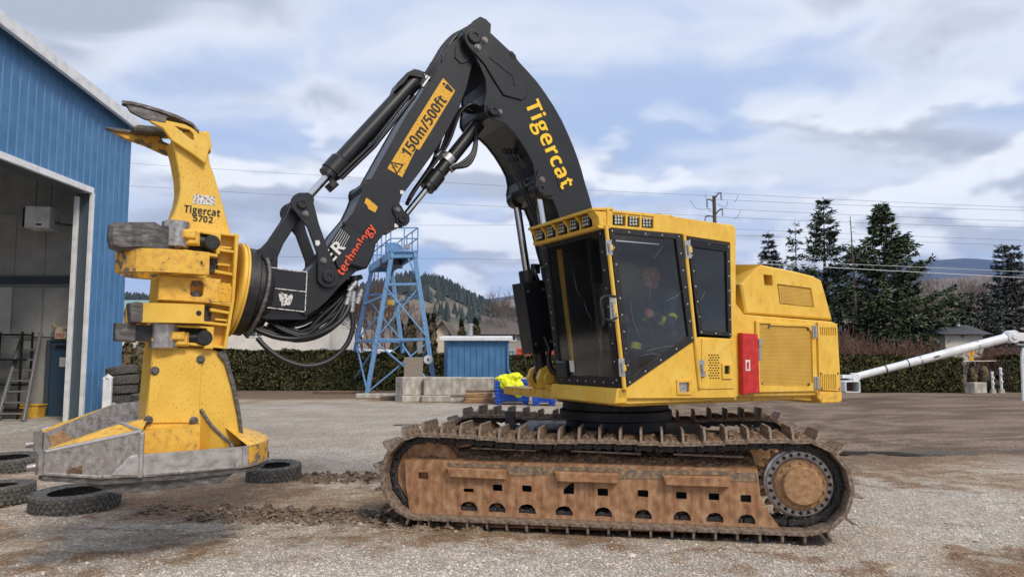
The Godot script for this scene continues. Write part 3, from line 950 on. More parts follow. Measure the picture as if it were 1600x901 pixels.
func build_tracks() -> void:
	var top := SPR.x - IDL.x
	var total := 2.0 * top + TAU * TR
	var count := 50
	var pitch := total / count
	var shoes: Array = []
	for variant in 3:
		var mb := MB.new()
		var lip := PackedVector2Array([Vector2(-pitch * 0.5, 0.0), Vector2(-pitch * 0.5 + 0.01, -0.034), Vector2(pitch * 0.42, -0.03), Vector2(pitch * 0.53, -0.04), Vector2(pitch * 0.53, -0.012), Vector2(pitch * 0.44, 0.012), Vector2(-pitch * 0.44, 0.012)])
		mb.prism(lip, -0.33, 0.33, 0.004)
		var w: float = [0.31, 0.30, 0.315][variant]; var h: float = [0.132, 0.12, 0.127][variant]
		var keep := mb.xf
		mb.xf = Transform3D(Basis(Vector3(0, 0, 1), Vector3(0, 1, 0), Vector3(-1, 0, 0)), Vector3(-pitch * 0.36, 0, 0))
		mb.prism(PackedVector2Array([Vector2(-w, 0.008), Vector2(w, 0.008), Vector2(w - 0.012, h * 0.62), Vector2(w - 0.06, h), Vector2(-w + 0.07, h - 0.006), Vector2(-w + 0.01, h * 0.58)]), -0.013, 0.013, 0.004)
		mb.xf = keep
		for bx in [-0.02, 0.06]:
			for bz in [-0.075, 0.075]: mb.cyl(Vector3(bx, 0.01, bz), Vector3(bx, 0.028, bz), 0.016, -1.0, 6)
		shoes.append(mb.mesh())
	var lk := MB.new()
	for zz in [-0.1, 0.1]:
		lk.prism(dogbone(Vector2(-pitch * 0.5, -0.085), Vector2(pitch * 0.06, -0.08), 0.046, 0.04, 0.05), zz - 0.02, zz + 0.045, 0.006)
		lk.prism(dogbone(Vector2(-pitch * 0.06, -0.08), Vector2(pitch * 0.5, -0.085), 0.04, 0.046, 0.05), zz - 0.045, zz + 0.012, 0.006)
		lk.box(Vector3(0, -0.04, zz), Vector3(pitch * 0.55, 0.05, 0.04), 0.006)
		lk.cyl(Vector3(-pitch * 0.5, -0.085, zz), Vector3(-pitch * 0.5, -0.085, zz + 0.058), 0.022, -1.0, 10, 0.004)
	lk.cyl(Vector3(-pitch * 0.3, -0.085, -0.09), Vector3(-pitch * 0.3, -0.085, 0.09), 0.03, -1.0, 10)
	for bx in [-0.02, 0.06]:
		for bz in [-0.09, 0.09]: lk.box(Vector3(bx, -0.025, bz), Vector3(0.03, 0.03, 0.03))
	var lkm := lk.mesh()
	var plate_px := [632, 718, 634, 760, 640, 802, 680, 811, 725, 819, 900, 826, 1060, 830, 1226, 832, 1212, 815, 1198, 795, 1189, 776, 1186, 752, 1184, 734, 1000, 727, 800, 722]
	var wf := 1.45
	var plate := ccw(pl(T, wf, plate_px))
	var holes: Array = []
	for q in [[777, 762, 14, 8.5], [823, 763.5, 14, 8.5], [942, 769, 15, 9.5], [1005, 771, 15, 9], [1065, 774, 15, 9], [1116, 776, 15, 9], [1166, 779, 15, 9.5], [661, 743, 15, 9], [732, 766, 15, 4.5]]:
		var a := pt(T, wf, q[0] - q[2] * 0.55, q[1] + q[3] * 0.6); var b := pt(T, wf, q[0] + q[2] * 0.55, q[1] - q[3] * 0.6)
		holes.append(rect2(Vector2(a.x + b.x, a.y + b.y) / 2, b.x - a.x, b.y - a.y, 0.012))
	holes.append(pl(T, wf, [880, 772, 881, 764, 891, 755, 897, 754, 897, 772]))
	var lows := [732, 792, 776, 794, 823, 796, 881, 799, 942.5, 801, 1005, 804.5, 1066, 807, 1117, 809.5, 1167, 812]
	for k in range(0, lows.size(), 2):
		var x: float = lows[k]; var y: float = lows[k + 1]
		holes.append(pl(T, wf, [x - 13, y + 6, x - 13, y - 1, x - 8, y - 7, x + 1, y - 9, x + 8, y - 7, x + 13.5, y, x + 14, y + 7]))
	for side in 2:
		var zc := 1.27 if side == 0 else -1.27
		var tr := part("track", fb, TL)
		var xf := Transform3D(Basis(), Vector3(0, 0, 0)) if side == 0 else Transform3D(Basis(), Vector3(0, 0, -2.54))
		for i in count:
			var p := track_path((i + (0.35 if side == 0 else 0.6)) * pitch)
			var nn: Vector2 = p[1]
			var b := Basis(Vector3(nn.y, -nn.x, 0), Vector3(nn.x, nn.y, 0), Vector3(0, 0, 1))
			var tf := Transform3D(b, Vector3(p[0].x, p[0].y, zc))
			obj("track_shoe", shoes[(i * 7) % 3], M.shoe, tr, tf)
			obj("track_link", lkm, M.link, tr, tf)
		var fr := MB.new()
		fr.xf = xf
		fr.prism(plate, wf - 0.04, wf, 0.004, holes)
		var lip0 := pt(T, wf, 640, 803); var lip1 := pt(T, wf, 725, 820); var lip2 := pt(T, wf, 1226, 833)
		for q in [[lip0, lip1], [lip1, lip2]]: fr.bar(Vector3(q[0].x, q[0].y, wf - 0.03), Vector3(q[1].x, q[1].y, wf - 0.03), 0.12, 0.022, 0.004)
		obj("track_frame", fr, M.rust, tr)
		for q in [[738, 699, 838, 703], [893, 703.5, 1002, 708], [1052, 708.5, 1162, 713]]:
			var sb := MB.new()
			sb.xf = xf
			sb.bar(pt(T, 1.33, q[0], q[1]), pt(T, 1.33, q[2], q[3]), 0.1, 0.022, 0.004)
			obj("slide_bar", sb, M.shoe, tr)
		for q in [[790, 727, 868, 729, 868, 741, 795, 743], [966, 732, 1036, 735, 1036, 748, 966, 748], [1138, 738, 1183, 738, 1184, 752, 1139, 752], [700, 723, 790, 725, 790, 731, 700, 729], [868, 728, 968, 731, 968, 737, 868, 735], [1036, 733, 1140, 736, 1140, 742, 1036, 741]]:
			var sc := MB.new()
			sc.xf = xf
			sc.prism(ccw(pl(T, wf, q)), wf - 0.005, wf + 0.006, 0.002)
			obj("scraped_strip", sc, M.scraped, tr)
		# the box behind the plate, its top sloping up and inwards under the dirt
		var bx := MB.new()
		bx.xf = xf
		bx.prism(ccw(pl(T, wf, [650, 724, 655, 800, 725, 814, 1060, 824, 1190, 826, 1180, 740])), 0.98, 1.2, 0.0)
		obj("frame_box", bx, M.black_worn, tr)
		var sl := MB.new()
		sl.xf = xf
		var l0 := pt(T, wf, 640, 718); var l1 := pt(T, wf, 1184, 734)
		sl.quad(Vector3(l0.x, l0.y, wf - 0.005), Vector3(l1.x, l1.y, wf - 0.005), Vector3(l1.x, l1.y + 0.1, 1.1), Vector3(l0.x, l0.y + 0.1, 1.1), Vector3(0, 1, 1))
		sl.quad(Vector3(l0.x, l0.y - 0.01, wf - 0.02), Vector3(l1.x, l1.y - 0.01, wf - 0.02), Vector3(l1.x, l1.y + 0.085, 1.1), Vector3(l0.x, l0.y + 0.085, 1.1), Vector3(0, -1, -1))
		obj("frame_top", sl, M.rust, tr)
		# caked dirt lying on that slope
		var md := MB.new()
		md.xf = xf
		var nx := 90; var nzz := 9
		for i in nx:
			for j in nzz:
				var f := func(ii, jj):
					var u: float = float(ii) / nx; var w2: float = float(jj) / nzz
					var q := Vector3(lerpf(l0.x + 0.05, l1.x - 0.02, u), 0, lerpf(wf - 0.015, 1.12, w2))
					q.y = lerpf(l0.y, l1.y, u) + 0.105 * w2 - 0.004 + 0.05 * smoothstep(-0.25, 0.4, gn2.get_noise_2d(q.x * 1.5 + side * 30.0, q.z * 2.5)) * smoothstep(0.0, 0.35, w2) + 0.012 * gn4.get_noise_2d(q.x * 2.0, q.z * 2.0)
					return q
				md.quad(f.call(i, j), f.call(i + 1, j), f.call(i + 1, j + 1), f.call(i, j + 1), Vector3(0, 1, 0.3))
		stuff(obj("caked_dirt", md, M.mud, tr))
		# bolted step pads
		for q in [[700, 729, 793, 733, 791, 748, 704, 744], [867, 735, 968, 739, 966, 754, 871, 751], [1035, 741, 1140, 744, 1139, 760, 1040, 757]]:
			var sp := MB.new()
			sp.xf = xf
			sp.prism(ccw(pl(T, wf, q)), wf - 0.01, wf + 0.075, 0.012)
			obj("step_pad", sp, M.rust, tr)
		# rubbed-bare strip along the top edge between the pads
		for k in range(0, lows.size(), 2):
			var c := pt(T, 1.36, lows[k], lows[k + 1] + 1.0)
			var ro := MB.new()
			ro.xf = xf
			ro.lathe([Vector2(0, 0), Vector2(0.055, 0), Vector2(0.058, 0.02), Vector2(0.055, 0.06), Vector2(0.045, 0.075), Vector2(0.03, 0.09), Vector2(0, 0.09)], Vector3(c.x, c.y, 1.28), Vector3(0, 0, 1), 16)
			for bxo in [-0.06, 0.06]: ro.cyl(Vector3(c.x + bxo, c.y - 0.01, 1.30), Vector3(c.x + bxo, c.y - 0.01, 1.395), 0.02, -1.0, 6)
			obj("track_roller", ro, M.black_worn if k in [4, 6, 8] else M.rust_hub, tr)
		var idl := MB.new()
		idl.xf = xf
		idl.lathe([Vector2(0, 0), Vector2(0.36, 0.0), Vector2(0.38, 0.02), Vector2(0.38, 0.09), Vector2(0.405, 0.1), Vector2(0.405, 0.13), Vector2(0.38, 0.14), Vector2(0.38, 0.2), Vector2(0.36, 0.22), Vector2(0.26, 0.2), Vector2(0.1, 0.2), Vector2(0, 0.22)], Vector3(IDL.x + 0.02, IDL.y, 1.16), Vector3(0, 0, 1), 40)
		obj("idler_wheel", idl, M.rust, tr)
		# drive sprocket
		var sp2 := MB.new()
		sp2.xf = xf
		var teeth := PackedVector2Array()
		for i in 21:
			for q in [[0.0, 0.335], [0.28, 0.335], [0.42, 0.395], [0.62, 0.40], [0.80, 0.37]]:
				var t: float = TAU * (i + q[0]) / 21
				teeth.append(SPR + Vector2(cos(t), sin(t)) * q[1])
		sp2.prism(teeth, 1.23, 1.31, 0.006)
		obj("drive_sprocket", sp2, M.rust_hub, tr)
		var ring := MB.new()
		ring.xf = xf
		ring.lathe([Vector2(0, 0), Vector2(0.345, 0.0), Vector2(0.35, 0.07), Vector2(0.325, 0.08), Vector2(0.322, 0.1), Vector2(0.25, 0.1), Vector2(0.0, 0.1)], Vector3(SPR.x, SPR.y, 1.29), Vector3(0, 0, 1), 48)
		obj("hub_ring", ring, M.steel, tr)
		for i in 24:
			var t := TAU * i / 24
			var bo := MB.new()
			bo.xf = xf
			bo.cyl(Vector3(SPR.x + cos(t) * 0.294, SPR.y + sin(t) * 0.294, 1.38), Vector3(SPR.x + cos(t) * 0.294, SPR.y + sin(t) * 0.294, 1.402), 0.018, -1.0, 8, 0.003)
			obj("hub_bolt", bo, M.black_worn, tr)
		var hub := MB.new()
		hub.xf = xf
		hub.lathe([Vector2(0.262, 0), Vector2(0.262, 0.05), Vector2(0.248, 0.075), Vector2(0.205, 0.095), Vector2(0.195, 0.11), Vector2(0.19, 0.155), Vector2(0.178, 0.17), Vector2(0.02, 0.175), Vector2(0, 0.175)], Vector3(SPR.x, SPR.y, 1.385), Vector3(0, 0, 1), 40)
		for i in 14:
			var t := TAU * i / 14 + 0.2
			hub.cyl(Vector3(SPR.x + cos(t) * 0.225, SPR.y + sin(t) * 0.225, 1.47), Vector3(SPR.x + cos(t) * 0.225, SPR.y + sin(t) * 0.225, 1.49), 0.014, -1.0, 6)
		obj("final_drive_hub", hub, M.rust_hub, tr)
		# black motor guard between hub and track
		var gd := MB.new()
		gd.xf = xf
		gd.lathe([Vector2(0, 0), Vector2(0.30, 0.0), Vector2(0.31, 0.06), Vector2(0, 0.06)], Vector3(SPR.x, SPR.y, 1.0), Vector3(0, 0, 1), 32)
		obj("drive_housing", gd, M.black_worn, tr)
		# earth packed on the shoes of the upper run
		var pk := MB.new()
		for i in count:
			var p := track_path((i + (0.35 if side == 0 else 0.6)) * pitch)
			if p[1].y < 0.97: continue
			var amount := rng.randf_range(0.015, 0.05)
			for a in 6:
				for b2 in 14:
					var f := func(aa, bb):
						var lx: float = lerpf(-pitch * 0.32, pitch * 0.5, aa / 6.0); var lz: float = lerpf(-0.3, 0.3, bb / 14.0)
						var e := smoothstep(0.0, 0.3, minf(aa, 6.0 - aa) / 6.0 + 0.05) * smoothstep(0.0, 0.12, minf(bb, 14.0 - bb) / 14.0)
						return Vector3(p[0].x + lx, p[0].y + 0.006 + e * (amount + 0.03 * gn4.get_noise_2d((p[0].x + lx) * 3.0, lz * 3.0 + side * 9.0)), zc + lz)
					pk.quad(f.call(a, b2), f.call(a + 1, b2), f.call(a + 1, b2 + 1), f.call(a, b2 + 1), UP)
		stuff(obj("packed_earth", pk, M.mud, tr))
	# car body between the tracks, turntable and guards
	var cb := MB.new()
	cb.box(Vector3(-0.1, 0.72, 0), Vector3(2.3, 0.5, 1.9), 0.04)
	cb.box(Vector3(1.0, 0.55, 0), Vector3(0.5, 0.35, 2.2), 0.03)
	cb.box(Vector3(-1.0, 0.55, 0), Vector3(0.5, 0.35, 2.2), 0.03)
	cb.box(Vector3(-1.25, 1.0, 0.62), Vector3(0.12, 0.42, 0.05), 0.008)
	cb.box(Vector3(-0.78, 0.995, 0.35), Vector3(0.36, 0.04, 0.6), 0.01)
	cb.box(Vector3(-0.3, 0.995, 0.5), Vector3(0.4, 0.05, 0.5), 0.01)
	obj("car_body", cb, M.black_worn, fb, TL)
	var tt := MB.new()
	tt.lathe([Vector2(0, 0.9), Vector2(0.62, 0.9), Vector2(0.62, 1.08), Vector2(0.70, 1.1), Vector2(0.70, 1.2), Vector2(0.66, 1.22), Vector2(0.66, 1.3), Vector2(0.74, 1.31), Vector2(0.74, 1.38), Vector2(0, 1.38)], Vector3(-0.02, 0, 0), UP, 48)
	obj("turntable", tt, M.black_worn, fb, TL)

# ------------------------------------------------ deck and engine enclosure
func build_body() -> void:
	var w := 1.5
	var dk := MB.new()
	dk.box(Vector3(0.45, 1.40, 0.0), Vector3(2.7, 0.10, 2.8), 0.01)
	obj("deck", dk, M.yellow_worn, fb, UL)
	# the boom's yellow mounting lugs ahead of the cab
	var fm := part("boom_foot", fb, UL)
	for zz in [HC - 0.29 - 0.13, HC - 0.29 + 0.13]:
		var lug := MB.new()
		var c := pt(U, HC - 0.29, 848, 590)
		lug.prism(PackedVector2Array([Vector2(c.x - 0.16, c.y), Vector2(c.x - 0.12, c.y - 0.12), Vector2(c.x + 0.5, c.y - 0.15), Vector2(c.x + 0.5, c.y + 0.14), Vector2(c.x + 0.1, c.y + 0.14), Vector2(c.x, c.y + 0.16), Vector2(c.x - 0.11, c.y + 0.11)]), zz - 0.035, zz + 0.035, 0.008)
		lug.cyl(Vector3(c.x, c.y, zz - 0.06), Vector3(c.x, c.y, zz + 0.06), 0.08, -1.0, 20, 0.01)
		obj("lug", lug, M.yellow, fm)
	var fl := MB.new()
	var c2 := pt(U, HC - 0.29, 842, 604)
	fl.box(Vector3(c2.x + 0.45, c2.y, -0.48), Vector3(0.9, 0.07, 0.5), 0.01)
	obj("foot_plate", fl, M.yellow_worn, fm)
	# lower enclosure
	var body := part("engine_enclosure", fb, UL)
	var sh := MB.new()
	sh.prism(ccw(pl(U, w, [1150, 470, 1166, 491, 1302, 502, 1309, 505, 1315, 612, 1280, 618, 1150, 620])), -1.5, w - 0.02, 0.012)
	obj("shell", sh, M.yellow, body)
	var hd := MB.new()
	hd.prism(ccw(pl(U, w - 0.06, [1158, 444, 1189, 413, 1244, 424, 1272, 431, 1285, 438, 1294, 470, 1302, 500, 1166, 490])), -1.4, w - 0.06, 0.02, [pl(U, w - 0.06, [1193, 428, 1207, 430, 1208, 446, 1195, 445]), pl(U, w - 0.06, [1214.5, 443, 1268, 450, 1273, 480, 1219, 474.5])])
	obj("hood", hd, M.yellow, body)
	# its sloping front with the gap behind the cab
	var hf := MB.new()
	var ha := pt(U, w - 0.06, 1158, 444); var hb := pt(U, w - 0.06, 1189, 413)
	var hc := pt(U, w - 0.3, 1150, 406)
	hf.quad(Vector3(hb.x, hb.y, w - 0.062), Vector3(ha.x, ha.y, w - 0.062), Vector3(hc.x, ha.y - 0.05, w - 0.4), Vector3(hc.x - 0.1, hb.y + 0.02, w - 0.4), Vector3(-1, 0, 1))
	hf.quad(Vector3(hb.x, hb.y, w - 0.062), Vector3(hb.x + 0.02, hb.y + 0.0, -1.3), Vector3(hc.x - 0.1, hb.y + 0.02, -1.3), Vector3(hc.x - 0.1, hb.y + 0.02, w - 0.4), Vector3(0, 1, 0))
	obj("hood_front", hf, M.yellow, body)
	# recessed intake screens
	for q in [[1216, 444, 1267, 451, 1272, 479, 1220, 473.5]]:
		var scr := MB.new()
		scr.prism(ccw(pl(U, w - 0.075, q)), w - 0.09, w - 0.075)
		var o := obj("intake_screen", scr, mesh_screen(), body)
	var cav := MB.new()
	cav.prism(ccw(pl(U, w - 0.2, [1190, 425, 1210, 427, 1211, 449, 1192, 448])), w - 0.22, w - 0.2)
	obj("vent_back", cav, M.black_worn, body)
	# engine door with its screen
	var dr := MB.new()
	dr.prism(ccw(pl(U, w, [1181, 501, 1271, 507, 1277, 611, 1183, 613])), w - 0.02, w + 0.012, 0.006, [pl(U, w, [1186, 505, 1202, 505, 1204, 508, 1256, 510, 1262, 511, 1268, 519, 1270, 598, 1262, 604, 1190, 602, 1187, 596])])
	var door := obj("engine_door", dr, M.yellow, body)
	var ds := MB.new()
	ds.prism(ccw(pl(U, w, [1185, 503, 1270, 508, 1272, 606, 1187, 605])), w - 0.016, w - 0.006)
	obj("door_screen", ds, mesh_screen(), body)
	for q in [[1271, 508, 20], [1274, 588, 20]]:
		var hg := MB.new()
		hg.prism(ccw(pl(U, w, [q[0] - 3.5, q[1], q[0] + 3.5, q[1] + 0.5, q[0] + 4, q[1] + q[2], q[0] - 3, q[1] + q[2]])), w + 0.008, w + 0.03, 0.004)
		var ca := pt(U, w, q[0], q[1] + 1); var cbb := pt(U, w, q[0] + 0.5, q[1] + q[2] - 1)
		hg.cyl(Vector3(ca.x, ca.y, w + 0.035), Vector3(cbb.x, cbb.y, w + 0.035), 0.012, -1.0, 10)
		obj("hinge", hg, M.zinc, body)
	var latch := MB.new()
	latch.prism(ccw(pl(U, w, [1183, 529, 1188, 529, 1188, 541, 1183.5, 541])), w + 0.008, w + 0.035, 0.004)
	latch.prism(ccw(pl(U, w, [1184, 542, 1188, 542, 1188.5, 563, 1185, 563])), w + 0.008, w + 0.025, 0.004)
	obj("latch", latch, M.zinc, body)
	# slatted panel at the tail
	var slots: Array = []
	for row in 2:
		for k in 9:
			var x := 1281.0 + k * 2.9; var y := 511.0 if row == 0 else 584.5
			slots.append(pl(U, w, [x, y, x + 1.4, y, x + 1.9, y + (13.0 if row == 0 else 24.0), x + 0.5, y + (13.0 if row == 0 else 24.0)]))
	var sp := MB.new()
	sp.prism(ccw(pl(U, w, [1277.5, 503, 1308, 505.5, 1314, 611, 1280.5, 609])), w - 0.02, w + 0.009, 0.004, slots)
	obj("vent_panel", sp, M.yellow, body)
	for q in [[1282, 583], [1309, 583], [1283, 607], [1311, 607], [1190, 599], [1264, 600], [1263, 513], [1202, 510]]:
		var bo := MB.new()
		var c := pt(U, w, q[0], q[1])
		bo.cyl(Vector3(c.x, c.y, w - 0.005), Vector3(c.x, c.y, w + 0.018), 0.014, -1.0, 8, 0.003)
		obj("bolt", bo, M.bolt, body)
	# red extinguisher box
	var rb := MB.new()
	rb.prism(ccw(pl(U, w, [1154.5, 520, 1179, 522, 1182, 613, 1156.5, 616])), w - 0.02, w + 0.06, 0.008)
	var red := obj("extinguisher_box", rb, M.red, body)
	var rs := MB.new()
	rs.prism(ccw(pl(U, w + 0.06, [1165, 562, 1172, 562, 1172.5, 579, 1165.5, 579])), w + 0.061, w + 0.063, 0.0, [pl(U, w + 0.06, [1166.5, 567, 1169, 564, 1170.5, 566, 1170.5, 577, 1167, 577])])
	obj("box_sticker", rs, M.white_ink, body)
	# counterweight foot
	var cw := MB.new()
	cw.prism(ccw(pl(U, w, [1277, 612, 1315.5, 612, 1316, 626, 1311, 629, 1284, 630, 1278, 622])), -1.45, w + 0.01, 0.012)
	obj("counterweight", cw, M.yellow_worn, body)
	var sk := MB.new()
	sk.prism(ccw(pl(U, w, [1160, 620, 1277, 617, 1277, 626, 1205, 622])), -1.3, w - 0.08, 0.0)
	obj("belly_plate", sk, M.yellow_worn, body)

func mesh_screen() -> StandardMaterial3D:
	if not M.has("screen"):
		var m := tri_mat(ramp_tex(noise(0.01, 121, 4), [[0.0, rgb(204, 158, 62)], [0.5, rgb(212, 168, 68)], [1.0, rgb(220, 176, 78)]]), Vector3.ONE * 0.6, 0.65)
		# perforated sheet: a grid of small round holes
		var im := Image.create(128, 128, false, Image.FORMAT_RGB8)
		im.fill(Color.WHITE)
		for y in 128:
			for x in 128:
				var q := Vector2((x % 16) - 7.5, (y % 16) - 7.5)
				if q.length() < 5.2: im.set_pixel(x, y, rgb(146, 138, 128))
		m.detail_enabled = true
		m.detail_albedo = ImageTexture.create_from_image(im)
		m.detail_blend_mode = BaseMaterial3D.BLEND_MODE_MUL
		m.detail_uv_layer = BaseMaterial3D.DETAIL_UV_2
		m.uv2_triplanar = true
		m.uv2_scale = Vector3.ONE * 8.0
		M.screen = m
	return M.screen

# ------------------------------------------------ cab
func build_cab() -> void:
	var w := 1.5
	var zf := 0.16                     # the cab's far side
	var cab := part("cab", fb, UL)
	var nt := pt(U, w, 946, 354); var nb := pt(U, w, 974, 606)
	var rear := pt(U, w, 1150, 400).x
	var floor_y := pt(U, w, 970, 612).y
	# side sheet around the openings
	var lower := MB.new()
	lower.prism(ccw(pl(U, w, [976, 607, 1084, 533, 1093, 526, 1143, 529, 1143, 524, 1150.5, 524, 1152, 621, 1100, 622, 966, 622.5, 966, 607])), w - 0.04, w, 0.006, [pl(U, w, [1058, 595, 1078, 595, 1078, 614, 1059, 614])])
	obj("side_sheet", lower, M.yellow, cab)
	var top := MB.new()
	top.prism(ccw(pl(U, w, [943, 341, 960, 328, 1050, 336, 1056, 338.5, 1145, 352, 1150, 357, 1150, 526, 1143, 526, 1141, 379, 1074, 369, 1066, 366, 946, 355])), w - 0.04, w + 0.004, 0.006, [pl(U, w, [957, 331.5, 1021, 338, 1021, 357, 957, 351.5])])
	obj("roof_rail", top, M.yellow, cab)
	var roof := MB.new()
	var ry := pt(U, w, 1100, 346).y
	roof.prism(PackedVector2Array([Vector2(nt.x - 0.02, ry - 0.03), Vector2(rear, ry - 0.05), Vector2(rear, ry), Vector2(nt.x - 0.02, ry + 0.03)]), zf, w - 0.01, 0.01)
	obj("roof", roof, M.yellow, cab)
	var rl := MB.new()
	rl.prism(ccw(pl(U, w, [1005, 333, 1040, 331, 1052, 336, 1052, 337.5, 1005, 334])), 0.5, w - 0.1, 0.004)
	obj("roof_hatch", rl, M.black_worn, cab)
	# floor, rear wall, far side
	var fl := MB.new()
	fl.prism(PackedVector2Array([Vector2(nb.x - 0.06, floor_y - 0.13), Vector2(rear, floor_y - 0.13), Vector2(rear, floor_y), Vector2(nb.x - 0.06, floor_y)]), zf, w - 0.04, 0.006)
	obj("cab_floor", fl, M.yellow, cab)
	var bw := MB.new()
	bw.box(Vector3(rear - 0.03, (ry + floor_y) / 2, (w + zf) / 2 - 0.02), Vector3(0.04, ry - floor_y - 0.06, w - zf - 0.1))
	obj("rear_wall", bw, M.black_worn, cab)
	var fw := MB.new()
	fw.prism(PackedVector2Array([Vector2(nb.x + 0.02, floor_y), Vector2(rear - 0.05, floor_y), Vector2(rear - 0.05, ry - 0.06), Vector2(nt.x + 0.02, ry - 0.06)]), zf, zf + 0.03, 0.0)
	obj("far_wall", fw, M.black_worn, cab)
	# posts
	for q in [[946, 353, 975, 608], [1068, 368, 1093, 606]]:
		var po := MB.new()
		var a := pt(U, w, q[0], q[1]); var b := pt(U, w, q[2], q[3])
		po.cyl(a + Vector3(0, 0, 0.012), b + Vector3(0, 0, 0.012), 0.022, -1.0, 14)
		obj("post", po, M.yellow, cab)
	# door: black frame, tinted pane
	var d_out := [951, 356.5, 1064, 366.5, 1085, 531, 979, 604.5]
	var d_in := [960, 365, 1055, 373, 1075, 525, 986, 589]
	var df := MB.new()
	df.prism(ccw(pl(U, w, d_out)), w - 0.03, w + 0.016, 0.004, [pl(U, w, d_in)])
	obj("door_frame", df, M.black_worn, cab)
	var dp := MB.new()
	dp.prism(ccw(pl(U, w, d_in)), w - 0.012, w - 0.004)
	obj("door_pane", dp, M.tinted, cab)
	var r_out := [1073, 370, 1139, 380, 1142.5, 525.5, 1092, 522]
	var r_in := [1081, 386, 1134, 393, 1137, 519, 1097, 516]
	var rf := MB.new()
	rf.prism(ccw(pl(U, w, r_out)), w - 0.03, w + 0.014, 0.004, [pl(U, w, r_in)])
	obj("window_frame", rf, M.black_worn, cab)
	var rp := MB.new()
	rp.prism(ccw(pl(U, w, r_in)), w - 0.012, w - 0.004)
	obj("rear_pane", rp, M.tinted, cab)
	# louvre slats across the top of the rear window
	for k in 3:
		var y0 := 375.0 + k * 4.0
		var sl := MB.new()
		sl.prism(ccw(pl(U, w, [1078, y0 - 1, 1136, y0 + 8, 1136, y0 + 10, 1078, y0 + 1])), w + 0.012, w + 0.022)
		obj("louvre", sl, M.black, cab)
	# bolt heads round the frames
	var bolts := MB.new()
	var ringb := func(px_: Array, step: float, z: float):
		for k in range(0, px_.size(), 2):
			var a := Vector2(px_[k], px_[k + 1]); var b := Vector2(px_[(k + 2) % px_.size()], px_[(k + 3) % px_.size()])
			var n := maxi(1, int(a.distance_to(b) / step))
			for i in n:
				var q := a.lerp(b, float(i) / n)
				var c := pt(U, w, q.x, q.y)
				bolts.ell(Vector3(c.x, c.y, z), Vector3(0.011, 0.011, 0.008), 8, 4)
	ringb.call([955.5, 361, 1059.5, 370, 1080, 528, 983, 597], 26.0, w + 0.016)
	ringb.call([1077, 376, 1137, 386, 1140, 522.5, 1095, 519], 22.0, w + 0.014)
	obj("frame_bolts", bolts, M.zinc, cab)
	# windscreen: plane from the near post to the far side
	var fx := Transform3D()
	var up := (nt - nb).normalized()
	fx.basis = Basis(Vector3(0, 0, 1), up, Vector3(0, 0, 1).cross(up))
	if fx.basis.z.x > 0.0: fx.basis = Basis(Vector3(0, 0, -1), up, Vector3(0, 0, -1).cross(up))
	fx.origin = Vector3(nb.x, nb.y, (w + zf) / 2)
	var hw := (w - zf) / 2 - 0.03
	var hh := nt.distance_to(nb)
	var wo := PackedVector2Array([Vector2(-hw, 0.0), Vector2(hw, 0.0), Vector2(hw, hh), Vector2(-hw, hh)])
	var wi := PackedVector2Array([Vector2(-hw + 0.1, 0.1), Vector2(hw - 0.1, 0.1), Vector2(hw - 0.1, hh - 0.07), Vector2(-hw + 0.1, hh - 0.07)])
	var wfm := MB.new()
	wfm.xf = fx
	wfm.prism(wo, -0.03, 0.015, 0.004, [wi])
	obj("windscreen_frame", wfm, M.black_worn, cab)
	var wp := MB.new()
	wp.xf = fx
	wp.prism(wi, -0.01, -0.002)
	obj("windscreen", wp, M.tinted, cab)
	var wb := MB.new()
	wb.xf = fx
	for s in [-1.0, 1.0]:
		for i in 9: wb.ell(Vector3(s * (hw - 0.05), 0.08 + i * (hh - 0.14) / 8, 0.016), Vector3(0.011, 0.011, 0.008), 8, 4)
	for i in 7: wb.ell(Vector3(lerpf(-hw + 0.12, hw - 0.12, i / 6.0), 0.05, 0.016), Vector3(0.011, 0.011, 0.008), 8, 4)
	obj("frame_bolts", wb, M.zinc, cab)
	# inner bars seen through the windscreen
	var ib := MB.new()
	ib.xf = fx
	for q in [-0.34, 0.18]: ib.box(Vector3(q, hh / 2, -0.09), Vector3(0.03, hh - 0.1, 0.03), 0.004)
	obj("guard_bar", ib, M.black_worn, cab)
	var yp := MB.new()
	yp.xf = fx
	var s_far := -1.0 if (fx * Vector3(1, 0, 0)).z > fx.origin.z else 1.0
	yp.bar(Vector3(s_far * (hw - 0.20), 0.15, -0.12), Vector3(s_far * (hw - 0.16), hh - 0.1, -0.12), 0.06, 0.06, 0.01)
	obj("inner_post", yp, M.yellow, cab)
	# square black box and sticker low on the windscreen
	var lb := MB.new()
	lb.xf = fx
	lb.box(Vector3(s_far * (hw - 0.17), 0.17, 0.02), Vector3(0.2, 0.2, 0.06), 0.02)
	obj("connector_box", lb, M.black, cab)
	var stk := MB.new()
	stk.xf = fx
	stk.box(Vector3(s_far * (hw - 0.36), 0.21, 0.004), Vector3(0.09, 0.13, 0.003))
	obj("sticker", stk, M.white_ink, cab)
	# long pale scratches rubbed into the panes
	var scm := flat(rgb(150, 152, 158), 0.5)
	for q in [[1022, 404, 1030, 393, 1036, 384], [1008, 549, 1040, 541, 1070, 540], [985, 470, 990, 500, 1002, 530], [1040, 470, 1058, 462, 1066, 452], [1095, 470, 1100, 460, 1102, 452], [1000, 556, 1020, 552, 1034, 556], [1012, 430, 1016, 448, 1014, 470], [972, 520, 976, 545, 978, 566]]:
		var sc := MB.new()
		sc.tube(spline([pt(U, w - 0.004, q[0], q[1]), pt(U, w - 0.004, q[2], q[3]), pt(U, w - 0.004, q[4], q[5])], 5), [0.0003, 0.0008, 0.001, 0.0014, 0.001, 0.0013, 0.0011, 0.001, 0.0007, 0.0005, 0.0003], 4, false)
		obj("scratch", sc, scm, cab)
